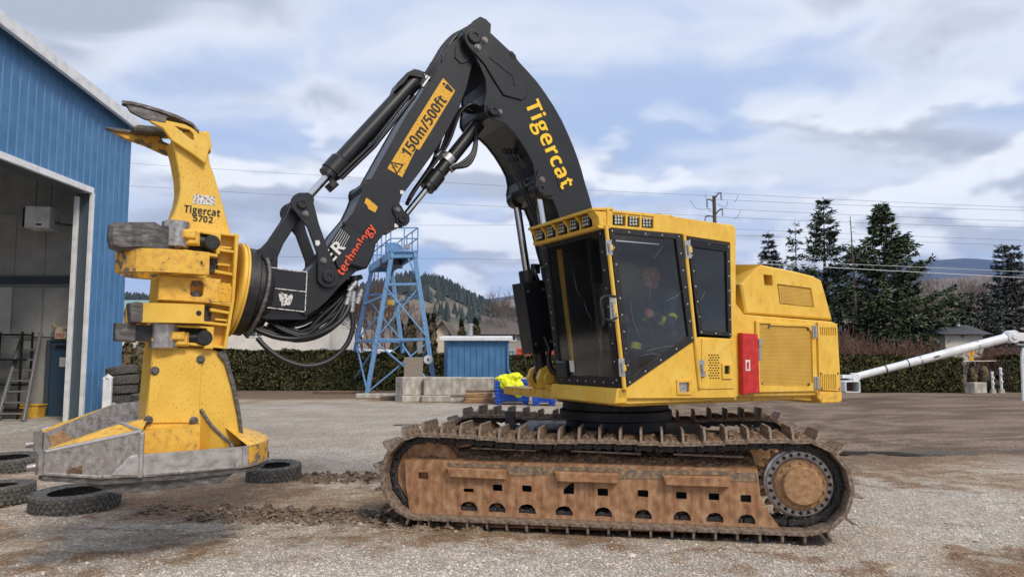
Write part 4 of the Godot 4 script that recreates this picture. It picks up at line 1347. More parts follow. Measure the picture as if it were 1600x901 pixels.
	for q in [[0.1, 0.95, 0.16, 0.8, 0.24, 0.7], [-0.05, 1.3, -0.02, 1.1, 0.04, 0.98], [-0.25, 0.6, -0.2, 0.4, -0.21, 0.3], [0.3, 0.55, 0.34, 0.45, 0.33, 0.3]]:
		var sc := MB.new()
		sc.xf = fx
		sc.tube(spline([Vector3(q[0], q[1], -0.002), Vector3(q[2], q[3], -0.002), Vector3(q[4], q[5], -0.002)], 5), [0.0003, 0.0008, 0.001, 0.0014, 0.001, 0.0013, 0.0011, 0.001, 0.0007, 0.0005, 0.0003], 4, false)
		obj("scratch", sc, scm, cab)
	# sill under the windscreen
	var si := MB.new()
	si.prism(PackedVector2Array([Vector2(nb.x - 0.10, floor_y - 0.12), Vector2(nb.x + 0.05, floor_y - 0.12), Vector2(nb.x + 0.05, nb.y - 0.005), Vector2(nb.x - 0.07, nb.y - 0.005)]), zf, w + 0.0, 0.01)
	obj("sill", si, M.yellow, cab)
	# lamp visor over the windscreen
	var vt := pt(U, w, 933, 325); var vb := pt(U, w, 937, 352)
	var vis := MB.new()
	vis.prism(PackedVector2Array([Vector2(vt.x - 0.06, vt.y - 0.03), Vector2(nt.x + 0.1, ry + 0.02), Vector2(nt.x + 0.1, ry + 0.05), Vector2(vt.x - 0.06, vt.y)]), zf - 0.05, w + 0.005, 0.006)
	vis.prism(PackedVector2Array([Vector2(vt.x + 0.02, vb.y - 0.03), Vector2(nt.x + 0.06, vb.y - 0.03), Vector2(nt.x + 0.06, vb.y), Vector2(vt.x, vb.y)]), zf - 0.05, w + 0.005, 0.004)
	vis.box(Vector3(nt.x + 0.03, (vt.y + vb.y) / 2, (w + zf) / 2), Vector3(0.03, vt.y - vb.y, w - zf + 0.03))
	obj("visor", vis, M.yellow, cab)
	var rib_shape := PackedVector2Array([Vector2(vt.x - 0.04, vt.y - 0.03), Vector2(vt.x + 0.02, vt.y - 0.10), Vector2(vt.x + 0.03, vb.y), Vector2(nt.x + 0.02, vb.y), Vector2(nt.x + 0.02, vt.y - 0.03)])
	for i in 6:
		var z := lerpf(zf - 0.03, w - 0.12, i / 5.0)
		var rb := MB.new()
		rb.prism(rib_shape, z - 0.014, z + 0.014, 0.003)
		obj("visor_rib", rb, M.yellow, cab)
		if i < 5:
			var zl := lerpf(zf - 0.03, w - 0.12, (i + 0.5) / 5.0)
			var lm := MB.new()
			lm.box(Vector3(nt.x - 0.05, vb.y + 0.085, zl), Vector3(0.07, 0.13, 0.14), 0.01)
			var la := obj("work_lamp", lm, M.black, cab)
			var le := MB.new()
			for a in 3:
				for b in 3: le.ell(Vector3(nt.x - 0.088, vb.y + 0.045 + a * 0.04, zl - 0.043 + b * 0.043), Vector3(0.008, 0.017, 0.018), 8, 5)
			obj("lamp_lens", le, M.lamp_lens, cab)
	var cor := MB.new()
	cor.prism(rib_shape, w - 0.12, w, 0.006)
	obj("visor_corner", cor, M.yellow, cab)
	# side lamps in the recess of the roof rail
	var back := MB.new()
	back.prism(ccw(pl(U, w, [956, 330, 1022, 337, 1022, 358, 956, 353])), w - 0.10, w - 0.08)
	obj("lamp_recess", back, M.yellow_worn, cab)
	for x in [968.0, 991.0, 1012.0]:
		var yy: float = 343.0 + (x - 968.0) * 0.09
		var lm := MB.new()
		lm.prism(ccw(pl(U, w, [x - 8, yy - 8, x + 7, yy - 7, x + 7, yy + 9, x - 8, yy + 8])), w - 0.08, w - 0.01, 0.008)
		obj("work_lamp", lm, M.black, cab)
		var le := MB.new()
		for a in 3:
			for b in 3:
				var c := pt(U, w, x - 5 + b * 4.5, yy - 4.5 + a * 4.8)
				le.ell(Vector3(c.x, c.y, w - 0.008), Vector3(0.015, 0.015, 0.007), 8, 5)
		obj("lamp_lens", le, M.lamp_lens, cab)
	for x in [979.5, 1001.5]:
		var rb := MB.new()
		rb.prism(ccw(pl(U, w, [x - 1.5, 331, x + 1.5, 331, x + 1.5, 357, x - 1.5, 357])), w - 0.09, w - 0.002)
		obj("visor_rib", rb, M.yellow, cab)
	# hinges, handle
	for q in [[948, 375, 24], [954, 462, 40], [968, 560, 28], [1071, 376, 28], [1093, 562, 26]]:
		var hg := MB.new()
		var x: float = q[0]; var y: float = q[1]; var l: float = q[2]
		hg.prism(ccw(pl(U, w, [x - 4, y, x + 5, y, x + 7, y + l, x - 2, y + l])), w + 0.016, w + 0.034, 0.003)
		var a := pt(U, w, x, y + l * 0.25); var b := pt(U, w, x + 2, y + l * 0.8)
		hg.cyl(a + Vector3(0, 0, 0.042), b + Vector3(0, 0, 0.042), 0.014, -1.0, 10)
		obj("hinge", hg, M.zinc, cab)
		var hp := MB.new()
		hp.prism(ccw(pl(U, w, [x + 1, y + l * 0.35, x + 6, y + l * 0.35, x + 7, y + l * 0.7, x + 2, y + l * 0.7])), w + 0.034, w + 0.05, 0.004)
		obj("hinge_block", hp, M.yellow, cab)
	var hn := MB.new()
	hn.tube(spline(along(U, [962, 463, w + 0.03, 950, 462, w + 0.09, 939, 467, w + 0.12, 940, 484, w + 0.13, 944, 497, w + 0.12, 955, 500, w + 0.09, 964, 496, w + 0.03]), 6), 0.012, 10)
	obj("grab_handle", hn, M.rubber, cab)
	# lower rear hatch: slotted grille, square socket
	var slots: Array = []
	for row in 10:
		for cidx in 4:
			var x := 1106.0 + cidx * 4.2 + (2.0 if row % 2 else 0.0); var y := 553.5 + row * 4.0
			slots.append(pl(U, w, [x, y, x + 3.0, y, x + 3.0, y + 2.0, x, y + 2.0]))
	slots.append(pl(U, w, [1130, 570, 1138, 570, 1138, 584, 1130, 584]))
	var ht := MB.new()
	ht.prism(ccw(pl(U, w, [1096, 529, 1146, 530, 1147, 607, 1096, 608])), w - 0.01, w + 0.012, 0.005, slots)
	obj("side_hatch", ht, M.yellow, cab)
	var hb2 := MB.new()
	hb2.prism(ccw(pl(U, w, [1100, 548, 1144, 548, 1144, 600, 1100, 600])), w + 0.001, w + 0.003)
	obj("hatch_back", hb2, M.black_worn, cab)
	var so := MB.new()
	so.prism(ccw(pl(U, w, [1126, 567, 1142, 567, 1142, 592, 1127, 592])), w + 0.012, w + 0.03, 0.005, [pl(U, w, [1129.5, 571, 1138, 571, 1138, 584, 1129.5, 584])])
	obj("socket_plate", so, M.yellow, cab)
	# small square window low in the side
	var sw := MB.new()
	sw.prism(ccw(pl(U, w, [1056.5, 593, 1080, 593, 1080, 616.5, 1057.5, 616.5])), w - 0.005, w + 0.014, 0.003, [pl(U, w, [1060, 597, 1076, 597, 1076, 612, 1061, 612])])
	obj("marker_frame", sw, M.yellow_worn, cab)
	var swp := MB.new()
	swp.prism(ccw(pl(U, w, [1059, 596, 1077, 596, 1077, 613, 1060, 613])), w - 0.02, w - 0.012)
	obj("marker_lens", swp, M.zinc, cab)
	# inside: seat, console, screen mount
	var seat := MB.new()
	seat.box(Vector3(-0.05, floor_y + 0.40, 0.85), Vector3(0.52, 0.14, 0.52), 0.04)
	seat.box(Vector3(0.28, floor_y + 0.78, 0.85), Vector3(0.14, 0.72, 0.50), 0.05, Basis(Vector3(0, 0, 1), -0.12))
	seat.box(Vector3(-0.02, floor_y + 0.17, 0.85), Vector3(0.3, 0.33, 0.3), 0.02)
	obj("seat", seat, M.rubber, cab)
	var con := MB.new()
	con.box(Vector3(-0.12, floor_y + 0.52, 1.2), Vector3(0.5, 0.12, 0.12), 0.03)
	con.box(Vector3(-0.12, floor_y + 0.52, 0.5), Vector3(0.5, 0.12, 0.12), 0.03)
	con.cyl(Vector3(-0.38, floor_y + 0.56, 1.2), Vector3(-0.40, floor_y + 0.74, 1.2), 0.022, 0.03, 10)
	con.cyl(Vector3(-0.38, floor_y + 0.56, 0.5), Vector3(-0.40, floor_y + 0.74, 0.5), 0.022, 0.03, 10)
	obj("control_console", con, M.black, cab)
	var scn := MB.new()
	scn.box(Vector3(-0.72, floor_y + 0.95, 0.72), Vector3(0.05, 0.5, 0.16), 0.015)
	scn.cyl(Vector3(-0.72, floor_y, 0.72), Vector3(-0.72, floor_y + 0.75, 0.72), 0.02, -1.0, 10)
	obj("display_mount", scn, M.dark_steel, cab)
# ------------------------------------------------ boom, stick, cylinders, links
func pin(f: Transform3D, z: float, x: float, y: float, r: float, parent: Node, fl: Transform3D, m: Material = null, deep := 0.03) -> void:
	var mb := MB.new()
	var c := pt(f, z, x, y)
	mb.lathe([Vector2(0, 0), Vector2(r, 0), Vector2(r, deep * 0.8), Vector2(r * 0.85, deep), Vector2(r * 0.45, deep), Vector2(r * 0.4, deep * 0.6), Vector2(0, deep * 0.6)], Vector3(c.x, c.y, z), Vector3(0, 0, 1), 24)
	obj("pin", mb, m if m else M.black, parent, fl)
func bolt_at(f: Transform3D, z: float, x: float, y: float, r: float, parent: Node, fl: Transform3D, m: Material = null) -> void:
	var mb := MB.new()
	var c := pt(f, z, x, y)
	mb.cyl(Vector3(c.x, c.y, z - 0.002), Vector3(c.x, c.y, z + 0.012), r * 1.35, -1.0, 14, 0.003)
	mb.cyl(Vector3(c.x, c.y, z + 0.01), Vector3(c.x, c.y, z + 0.028), r * 0.9, -1.0, 6, 0.003)
	obj("bolt", mb, m if m else M.bolt, parent, fl)
func cylinder(called: String, f: Transform3D, fl: Transform3D, z: float, a: Array, b: Array, gland: float, rb: float, rr: float) -> Node3D:
	# hydraulic cylinder from a (barrel end) to b (rod eye); the barrel ends at the share «gland» of the way
	var n := part(called, fb, fl)
	var p := pt(f, z, a[0], a[1]); var q := pt(f, z, b[0], b[1])
	var g := p.lerp(q, gland)
	var d := (q - p).normalized()
	var ba := MB.new()
	ba.lathe([Vector2(0, 0), Vector2(rb * 0.9, 0), Vector2(rb, 0.02), Vector2(rb, (g - p).length() - 0.26), Vector2(rb * 1.22, (g - p).length() - 0.23), Vector2(rb * 1.22, (g - p).length() - 0.06), Vector2(rb * 1.1, (g - p).length() - 0.05), Vector2(rb * 1.1, (g - p).length()), Vector2(rb * 0.6, (g - p).length()), Vector2(0, (g - p).length())], p, d, 28)
	obj("barrel", ba, M.black, n)
	var ro := MB.new()
	ro.cyl(g - d * 0.05, q, rr, -1.0, 20)
	obj("rod", ro, M.chrome, n)
	var ey := MB.new()
	ey.cyl(q - Vector3(0, 0, 0.07), q + Vector3(0, 0, 0.07), rr * 1.7, -1.0, 20, 0.01)
	ey.cyl(p - Vector3(0, 0, 0.08), p + Vector3(0, 0, 0.08), rb * 0.95, -1.0, 20, 0.01)
	obj("eye", ey, M.black, n)
	return n

func build_boom() -> void:
	var zn := HC + 0.38; var zo := HC - 0.38
	# main boom
	var bm := part("boom", fb, UL)
	var outline := [724, 49, 727, 43, 733, 38, 741, 35, 750, 37, 768, 52, 800, 82, 812, 97, 826, 112, 840, 128, 853, 146, 866, 166, 878, 187, 889, 211, 897, 230, 904, 249, 910, 268, 915, 287, 921, 306, 930, 340, 965, 455, 1000, 520, 965, 560, 925, 530, 905, 455, 885, 385, 872, 332, 864, 312, 852, 309, 843, 306, 836, 298, 834, 286, 836, 272, 833, 256, 825, 240, 814, 222, 802, 206, 790, 194, 776, 188, 764, 184, 757, 172, 757, 160, 760, 142, 759, 125, 751, 105, 742, 87, 732, 73, 726, 60]
	var poly := ccw(pl(U, zn, outline))
	for z in [zn, zo + 0.035]:
		var p := MB.new()
		p.prism(poly, z - 0.035, z, 0.006)
		obj("side_plate", p, M.black, bm)
	var core := MB.new()
	core.prism(MB.new().inset(poly, 0.012), zo + 0.03, zn - 0.03)
	obj("box_section", core, M.black, bm)
	var fp := MB.new()
	fp.prism(ccw(pl(U, zn, [725, 53, 729, 44, 736, 38, 744, 38, 751, 42, 769, 57, 797, 90, 821, 121, 822, 151, 815, 157, 786, 149, 770, 124, 757, 102, 744, 87, 731, 74, 726, 64])), zn, zn + 0.022, 0.006)
	obj("fork_plate", fp, M.black, bm)
	var gr := MB.new()
	for q in [[766, 86, 805, 118, 807, 134, 803, 134, 801, 120, 764, 90]]: gr.prism(ccw(pl(U, zn + 0.02, q)), zn + 0.02, zn + 0.03, 0.003)
	obj("weld_strip", gr, M.black, bm)
	var bump := MB.new()
	bump.prism(ccw(pl(U, zn, [738, 38, 742, 30, 753, 23, 762, 27, 770, 35, 769, 54, 760, 46, 748, 40])), zo + 0.05, zn - 0.04, 0.01)
	obj("stop_block", bump, M.black, bm)
	var lug := MB.new()
	lug.prism(ccw(pl(U, zn, [794, 84, 796, 79, 801, 80, 806, 86, 809, 96, 800, 92])), zn - 0.03, zn, 0.004)
	lug.prism(ccw(pl(U, zn, [912, 268, 923, 272, 922, 278, 918, 291])), HC - 0.12, HC + 0.12, 0.004)
	obj("lifting_eye", lug, M.black, bm)
	# bolted lugs for the cylinders
	var l1 := MB.new()
	l1.prism(ccw(pl(U, zn, [760, 165, 770, 164, 782, 168, 786, 176, 780, 182, 768, 181, 761, 174])), zn, zn + 0.02, 0.005)
	l1.prism(ccw(pl(U, zn, [840, 265, 850, 266, 864, 275, 862, 306, 850, 307, 840, 302, 835, 292, 836, 278])), zn, zn + 0.026, 0.006)
	obj("lug_plate", l1, M.black, bm)
	pin(U, zn + 0.022, 741, 57, 0.085, bm, Transform3D())
	pin(U, zn + 0.02, 771, 173, 0.06, bm, Transform3D())
	pin(U, zn + 0.026, 845, 295, 0.055, bm, Transform3D())
	for q in [[757, 63, 0.032], [746, 74, 0.032], [781, 175, 0.026], [847, 281, 0.03]]: bolt_at(U, zn + 0.022, q[0], q[1], q[2], bm, Transform3D())
	# pipes running down the boom's underside
	for k in 3:
		var pp := MB.new()
		pp.tube(spline(along(U, [790 + k * 7, 235 + k * 2, HC + 0.12, 797 + k * 7, 262, HC + 0.14, 824 + k * 6, 316, HC + 0.14, 846 + k * 5, 372, HC + 0.12, 862 + k * 5, 420, HC + 0.08]), 6), 0.017, 8)
		obj("pipe", pp, M.black, bm)
		for q in [[788 + k * 7, 236], [793 + k * 7, 250]]:
			var fi := MB.new()
			var c := pt(U, HC + 0.13, q[0], q[1])
			fi.ell(c, Vector3(0.03, 0.035, 0.03), 8, 6)
			obj("pipe_fitting", fi, M.black_worn, bm)
	var tx := angle_xf(U, zn + 0.003, 833, 167, 889, 283)
	tx = angle_xf(U, zn + 0.003, 832, 163, 886, 287)
	var wt := lettering("lettering", "Tigercat", 0.21, M.yellow_ink, bm, tx, true, 0.006, 1.0)
	# scraped marks where the last letters have worn off
	var wear := MB.new()
	for q in [[874, 287, 4], [879, 281, 3], [884, 291, 3.5], [877, 296, 2.2], [888, 284, 2.5], [872, 279, 2.5]]:
		var c := pt(U, zn + 0.008, q[0], q[1])
		var pg := PackedVector2Array()
		for i in 9: pg.append(Vector2(c.x, c.y) + Vector2(cos(TAU * i / 9), sin(TAU * i / 9)) * q[2] * 0.0075 * rng.randf_range(0.6, 1.3))
		wear.prism(pg, zn + 0.0065, zn + 0.0085)
	obj("scrape", wear, M.black, bm)

	# stick
	var zs := HC + 0.28; var zt := HC - 0.28
	var st := part("stick", fb, UL)
	var so := [697, 74, 694, 92, 686, 106, 677, 121, 656, 151, 635, 181, 610, 225, 586, 268, 580, 279, 572, 280, 566, 284, 564, 291, 565, 300, 561, 311, 551, 332, 529, 358, 505, 395, 480, 425, 462, 448, 460, 470, 468, 486, 478, 494, 497, 482, 510, 471, 529, 449, 556, 424, 573, 419, 580, 406, 585, 392, 587, 381, 597, 369, 606, 358, 616, 355, 626, 356, 634, 351, 637, 343, 635, 334, 628, 326, 624, 317, 628, 305, 639, 291, 660, 263, 681, 234, 697, 207, 711, 181, 718, 168, 722, 155, 728, 140, 732, 125, 735, 112, 741, 92, 745, 60, 735, 48, 722, 55, 704, 67]
	var sp := ccw(pl(U, zs, so))
	for z in [zs, zt + 0.03]:
		var p := MB.new()
		p.prism(sp, z - 0.03, z, 0.005)
		obj("side_plate", p, M.black, st)
	var sc := MB.new()
	sc.prism(MB.new().inset(sp, 0.01), zt + 0.02, zs - 0.02)
	obj("box_section", sc, M.black, st)
	var swl := MB.new()
	swl.prism(ccw(pl(U, zs, [710, 90, 712, 72, 722, 62, 738, 70, 742, 88, 730, 97, 720, 100])), zs, zs + 0.014, 0.004)
	obj("boss_plate", swl, M.black, st)
	for q in [[697.5, 79], [569, 286.5]]:
		var e := MB.new()
		var c := pt(U, zs, q[0], q[1])
		e.cyl(Vector3(c.x, c.y, zs - 0.002), Vector3(c.x, c.y, zs + 0.004), 0.02, -1.0, 12)
		obj("tie_hole", e, M.link, st)
	# cover box low on the stick
	var zb := zs + 0.03
	var cv := MB.new()
	cv.prism(ccw(pl(U, zb, [540, 349, 546, 348, 585, 379, 586, 384, 583, 392, 572, 418, 566, 420, 548, 415, 528, 420, 524, 410, 516, 385])), zs, zb, 0.008)
	obj("cover_box", cv, M.black, st)
	var cv2 := MB.new()
	cv2.prism(ccw(pl(U, zb + 0.05, [570, 374, 586, 381, 585, 392, 574, 417, 568, 419, 548, 413, 553, 404])), zb, zb + 0.05, 0.01)
	obj("valve_cover", cv2, M.black, st)
	for q in [[538, 349], [572, 375], [549, 413]]: bolt_at(U, zb + 0.01, q[0], q[1], 0.018, st, Transform3D(), M.black_worn)
	lettering("lettering", "technology", 0.088, M.orange_ink, st, angle_xf(U, zb + 0.003, 539, 414, 573, 365), true, 0.006, 1.0)
	lettering("lettering", "ER", 0.13, M.white_ink, st, angle_xf(U, zb + 0.003, 512, 404, 531, 383), true, 0.006, 1.15)
	for k in 6:
		var ln := MB.new()
		var u := k * 3.4
		var a := pt(U, zb + 0.004, 519 + u, 379 + u * 0.45); var b := pt(U, zb + 0.004, 533 + u * 0.75, 357 + u * 0.65)
		ln.bar(a, b, 0.004, 0.004, 0.0, Vector3(0, 0, 1))
		obj("line_mark", ln, M.white_ink, st)
	# warning decal with its lettering
	var dc := MB.new()
	dc.prism(ccw(pl(U, zs, [692, 122, 711, 142, 676, 200, 655, 234, 650, 232, 628, 277, 605, 263, 640, 205])), zs + 0.0005, zs + 0.004)
	obj("warning_decal", dc, M.decal, st)
	lettering("lettering", "150m/500ft", 0.125, M.black_ink, st, angle_xf(U, zs + 0.006, 630, 246, 695, 148), true, 0.004, 0.92)
	var sg := MB.new()
	var ta := angle_xf(U, zs + 0.006, 612, 268, 624, 250)
	sg.xf = ta
	var tr := PackedVector2Array([Vector2(-0.075, -0.065), Vector2(0.075, -0.065), Vector2(0, 0.075)])
	sg.prism(tr, -0.001, 0.002, 0.0, [PackedVector2Array([Vector2(-0.05, -0.05), Vector2(0.05, -0.05), Vector2(0, 0.048)])])
	sg.prism(PackedVector2Array([Vector2(-0.006, -0.03), Vector2(0.006, -0.03), Vector2(0.006, 0.02), Vector2(-0.006, 0.02)]), -0.001, 0.002)
	var tb := angle_xf(U, zs + 0.006, 696, 142, 704, 131)
	sg.xf = tb
	sg.prism(circle2(Vector2(0.0, 0.06), 0.017, 10), -0.001, 0.002)
	sg.prism(PackedVector2Array([Vector2(-0.028, 0.035), Vector2(-0.024, -0.01), Vector2(-0.014, -0.07), Vector2(-0.004, -0.07), Vector2(0.0, -0.02), Vector2(0.004, -0.07), Vector2(0.014, -0.07), Vector2(0.024, -0.01), Vector2(0.028, 0.035)]), -0.001, 0.002)
	obj("warning_symbols", sg, M.black_ink, st)
	# small scuffed decals
	var d2 := MB.new()
	d2.prism(ccw(pl(U, zs, [572, 309, 577, 312, 590, 323, 586, 332, 575, 326, 573, 320, 569, 317])), zs + 0.0005, zs + 0.004)
	obj("decal", d2, M.decal, st)
	# lug for the stick cylinder
	var lg := MB.new()
	lg.prism(dogbone(pl(U, zs, [628, 342])[0], pl(U, zs, [620, 327])[0], 0.085, 0.06, 0.12), zs, zs + 0.022, 0.005)
	obj("lug_plate", lg, M.black, st)
	pin(U, zs + 0.022, 628, 342, 0.045, st, Transform3D())
	bolt_at(U, zs + 0.022, 621, 328, 0.024, st, Transform3D())
	for q in [[628, 300], [619, 352]]:
		var tg := MB.new()
		tg.prism(ccw(pl(U, zs, [q[0] - 3, q[1] - 3, q[0] + 3, q[1] - 2, q[0] + 3, q[1] + 3, q[0] - 3, q[1] + 3])), zs + 0.0005, zs + 0.005)
		obj("tag_plate", tg, M.white_ink, st)

	# cylinders
	var c1 := cylinder("stick_cylinder", U, UL, HC, [765, 172], [629, 341], 0.74, 0.082, 0.036)
	var cl := MB.new()
	var g0 := pt(U, HC, 703, 245); var g1 := pt(U, HC, 695, 254)
	cl.cyl(g0, g1, 0.094, -1.0, 28, 0.006)
	obj("clamp", cl, M.zinc, c1)
	for q in [[687, 242], [708, 262]]:
		var vb := MB.new()
		vb.box(pt(U, HC + 0.05, q[0], q[1]), Vector3(0.10, 0.07, 0.07), 0.01, Basis(Vector3(0, 0, 1), 0.75))
		obj("valve_block", vb, M.zinc, c1)
	var c2 := cylinder("tilt_cylinder", U, UL, HC, [650, 124], [471, 319], 0.79, 0.10, 0.042)
	var hd := MB.new()
	hd.prism(ccw(pl(U, HC + 0.12, [617, 141, 622, 128, 636, 113, 648, 107, 664, 112, 660, 122, 640, 118, 632, 130, 624, 136])), HC - 0.12, HC + 0.12, 0.008)
	obj("bracket", hd, M.black, c2)
	for k in 2:
		var tie := MB.new()
		tie.tube(along(U, [640 + k * 8, 150, HC + 0.11, 580 + k * 5, 226 + k * 3, HC + 0.11, 528 + k * 5, 276 + k * 3, HC + 0.1]), 0.02, 8)
		obj("feed_pipe", tie, M.black, c2)
	var end := MB.new()
	end.box(pt(U, HC + 0.05, 518, 290), Vector3(0.1, 0.09, 0.16), 0.015, Basis(Vector3(0, 0, 1), 0.8))
	obj("port_block", end, M.black_worn, c2)
	# hoist cylinders either side of the boom
	for z in [HC + 0.29, HC - 0.29]:
		var top := pt(U, HC + 0.38, 846, 296); var bot := pt(U, HC - 0.29, 848, 588)
		var n := part("hoist_cylinder", fb, UL)
		var a := Vector3(bot.x, bot.y, z); var b := Vector3(top.x, top.y, z)
		var g := a.lerp(b, 0.60)
		var d := (b - a).normalized()
		var ba := MB.new()
		ba.cyl(a, g, 0.085, -1.0, 24)
		ba.cyl(g - d * 0.18, g, 0.11, -1.0, 24, 0.01)
		ba.cyl(a - Vector3(0, 0, 0.07), a + Vector3(0, 0, 0.07), 0.11, -1.0, 24, 0.01)
		obj("barrel", ba, M.black, n)
		var ro := MB.new()
		ro.cyl(g, b, 0.05, -1.0, 20)
		obj("rod", ro, M.chrome, n)
		var ey := MB.new()
		ey.cyl(b - Vector3(0, 0, 0.07), b + Vector3(0, 0, 0.07), 0.11, -1.0, 24, 0.01)
		obj("eye", ey, M.black, n)
		if z < HC:
			# guard box bolted round the far barrel
			var gb := MB.new()
			var mid := a.lerp(g, 0.56)
			gb.box(mid, Vector3(0.34, (g - a).length() * 0.66, 0.3), 0.012, Basis(d.cross(Vector3(0, 0, 1)).normalized(), d, Vector3(0, 0, 1)))
			obj("cylinder_guard", gb, M.black, n)
			for q in [[-0.1, 0.27], [0.1, 0.27], [-0.1, -0.27], [0.1, -0.27]]:
				var bo := MB.new()
				var bx := d.cross(Vector3(0, 0, 1)).normalized()
				var pos: Vector3 = mid + bx * q[0] * 1.1 + d * q[1] * 1.25 + Vector3(0, 0, 0.15)
				bo.cyl(pos, pos + Vector3(0, 0, 0.018), 0.02, -1.0, 8, 0.003)
				obj("bolt", bo, M.bolt, n)
			var vb := MB.new()
			vb.box(g + Vector3(0.1, 0.02, 0.05), Vector3(0.1, 0.12, 0.1), 0.012)
			obj("port_block", vb, M.black_worn, n)
	hose(U, UL, [850, 525, -0.44, 858, 545, -0.40, 857, 562, -0.36, 864, 580, -0.32, 880, 588, -0.25], 0.035, fb)
	hose(U, UL, [842, 440, -0.35, 838, 430, -0.32, 834, 422, -0.35, 830, 436, -0.4], 0.022, fb)

	# links between stick and head
	for z in [HC + 0.29, HC - 0.33]:
		var ln := MB.new()
		ln.prism(dogbone(pl(U, HC + 0.33, [472, 318])[0], pl(U, HC + 0.33, [513, 432])[0], 0.118, 0.118, 0.125, 0.05), z, z + 0.04, 0.006)
		obj("side_link", ln, M.black, fb, UL)
	var lp := part("link_pins", fb, UL)
	for q in [[472, 318, 0.055], [513, 432, 0.065]]: pin(U, HC + 0.332, q[0], q[1], q[2], lp, Transform3D())
	for q in [[477, 334, 0.026], [505, 407, 0.026]]: bolt_at(U, HC + 0.332, q[0], q[1], q[2], lp, Transform3D())
	var tg2 := MB.new()
	tg2.prism(ccw(pl(U, HC + 0.332, [492, 376, 498, 375, 500, 380, 497, 384, 493, 383])), HC + 0.3322, HC + 0.336)
	obj("tag_plate", tg2, M.white_ink, lp)
	var hl := MB.new()
	for z in [HC + 0.12, HC - 0.20]:
		hl.prism(dogbone(pl(U, HC + 0.2, [472, 318])[0], pl(U, HC + 0.2, [417, 401])[0], 0.10, 0.10, 0.13, 0.0), z, z + 0.08, 0.01)
	var q0 := pt(U, HC, 455, 345); var q1 := pt(U, HC, 432, 380)
	hl.bar(q0, q1, 0.3, 0.07, 0.006)
	hl.cyl(Vector3(pt(U, HC, 472, 318).x, pt(U, HC, 472, 318).y, HC - 0.24), Vector3(pt(U, HC, 472, 318).x, pt(U, HC, 472, 318).y, HC + 0.24), 0.075, -1.0, 24)
	obj("head_link", hl, M.black, fb, UL)

	# hoses over the elbow of boom and stick
	var hs := part("hose_bundle", fb, UL)
	for k in 4:
		var o := k * 3.5
		hose(U, Transform3D(), [662 + o, 120 + o * 0.6, HC - 0.02 + k * 0.05, 676 + o, 98 + o * 0.5, HC + k * 0.05, 692 + o * 0.8, 72, HC + k * 0.04, 710 + o * 0.5, 54, HC + k * 0.03, 728, 48 - k, HC], 0.026 if k % 2 else 0.021, hs)
	for k in 3:
		var fi := MB.new()
		var a := pt(U, HC + k * 0.05, 652 + k * 4, 130 + k * 3); var b := pt(U, HC + k * 0.05, 663 + k * 4, 117 + k * 2)
		fi.cyl(a, b, 0.025, -1.0, 10)
		obj("hose_end", fi, M.zinc, hs)
	for k in 6:
		var o := float(k) * 1.15 + 1.5 * sin(k * 2.4)
		hose(U, Transform3D(), [748 - o * 3, 168 + o * 1.5, HC + 0.13 - o * 0.05, 735 - o * 4, 163 + o * 2, HC + 0.16 - o * 0.05, 718 - o * 5, 178 + o * 3, HC + 0.14 - o * 0.05, 704 - o * 4, 215 + o * 2, HC + 0.12 - o * 0.05, 690 - o * 3, 240 + o * 3, HC + 0.1 - o * 0.04, 660 - o * 3, 280 + o * 4, HC + 0.08 - o * 0.03, 640 - o, 310 + o * 2, HC + 0.08 - o * 0.03], 0.02 + 0.004 * (k % 2), hs)
	for k in 3:
		var o := k * 4.0
		hose(U, Transform3D(), [706, 262, HC + 0.12, 722 + o, 254 + o * 0.5, HC + 0.14, 737 + o * 0.6, 240, HC + 0.12, 742 + o * 0.3, 222 - o, HC + 0.1, 742, 200 - o, HC + 0.05], 0.022, hs)
	# hoses hanging in a loop between stick and head
	for k in 10:
		var o := float(k)
		var dz := 0.28 - 0.055 * k
		var sag: float = [0.0, 6.0, -3.0, 10.0, 3.0, -6.0, 8.0, 0.0, 5.0, -2.0][k]
		hose(U, Transform3D(), [556 - (k % 3) * 5 + o, 432, HC + dz, 551 - o * 2.0, 462 - o * 2.0, HC + dz, 534 - o * 3.4, 498 + sag * 1.2 - o * 4.2, HC + dz * 1.2, 502 - o * 2.4, 520 + sag * 1.4 - o * 4.0, HC + dz * 1.2, 465 - o * 1.0, 529 + sag - o * 3.2, HC + dz, 430 + o * 3.0, 526 - o * 2.2, HC + dz * 0.9, 398 + o * 6.0, 514 - o * 1.6, HC + dz * 0.8], 0.022 if k % 3 else 0.028, hs)
	for k in 7:
		var o := float(k)
		var e := rng.randf_range(-5.0, 5.0)
		hose(U, Transform3D(), [545 + o * 2.0, 446, HC + 0.26 - o * 0.04, 541 - o * 3.0 + e, 476 + e, HC + 0.3 - o * 0.05, 520 - o * 5.0, 512 - o * 5.5 + e, HC + 0.33 - o * 0.06, 486 - o * 3.0, 527 - o * 5.0 - e, HC + 0.3 - o * 0.05, 452 + e, 520 - o * 3.0, HC + 0.24 - o * 0.04, 425 + o * 5.0, 506 - o * 1.0, HC + 0.18 - o * 0.03, 412 + o * 7.0, 494, HC + 0.12], 0.021 + 0.004 * (k % 2), hs)
	hose(U, Transform3D(), [549, 488, HC + 0.3, 551, 512, HC + 0.32, 540, 540, HC + 0.34, 515, 563, HC + 0.36, 480, 572, HC + 0.36, 445, 563, HC + 0.34, 418, 545, HC + 0.3, 402, 528, HC + 0.26], 0.026, hs)
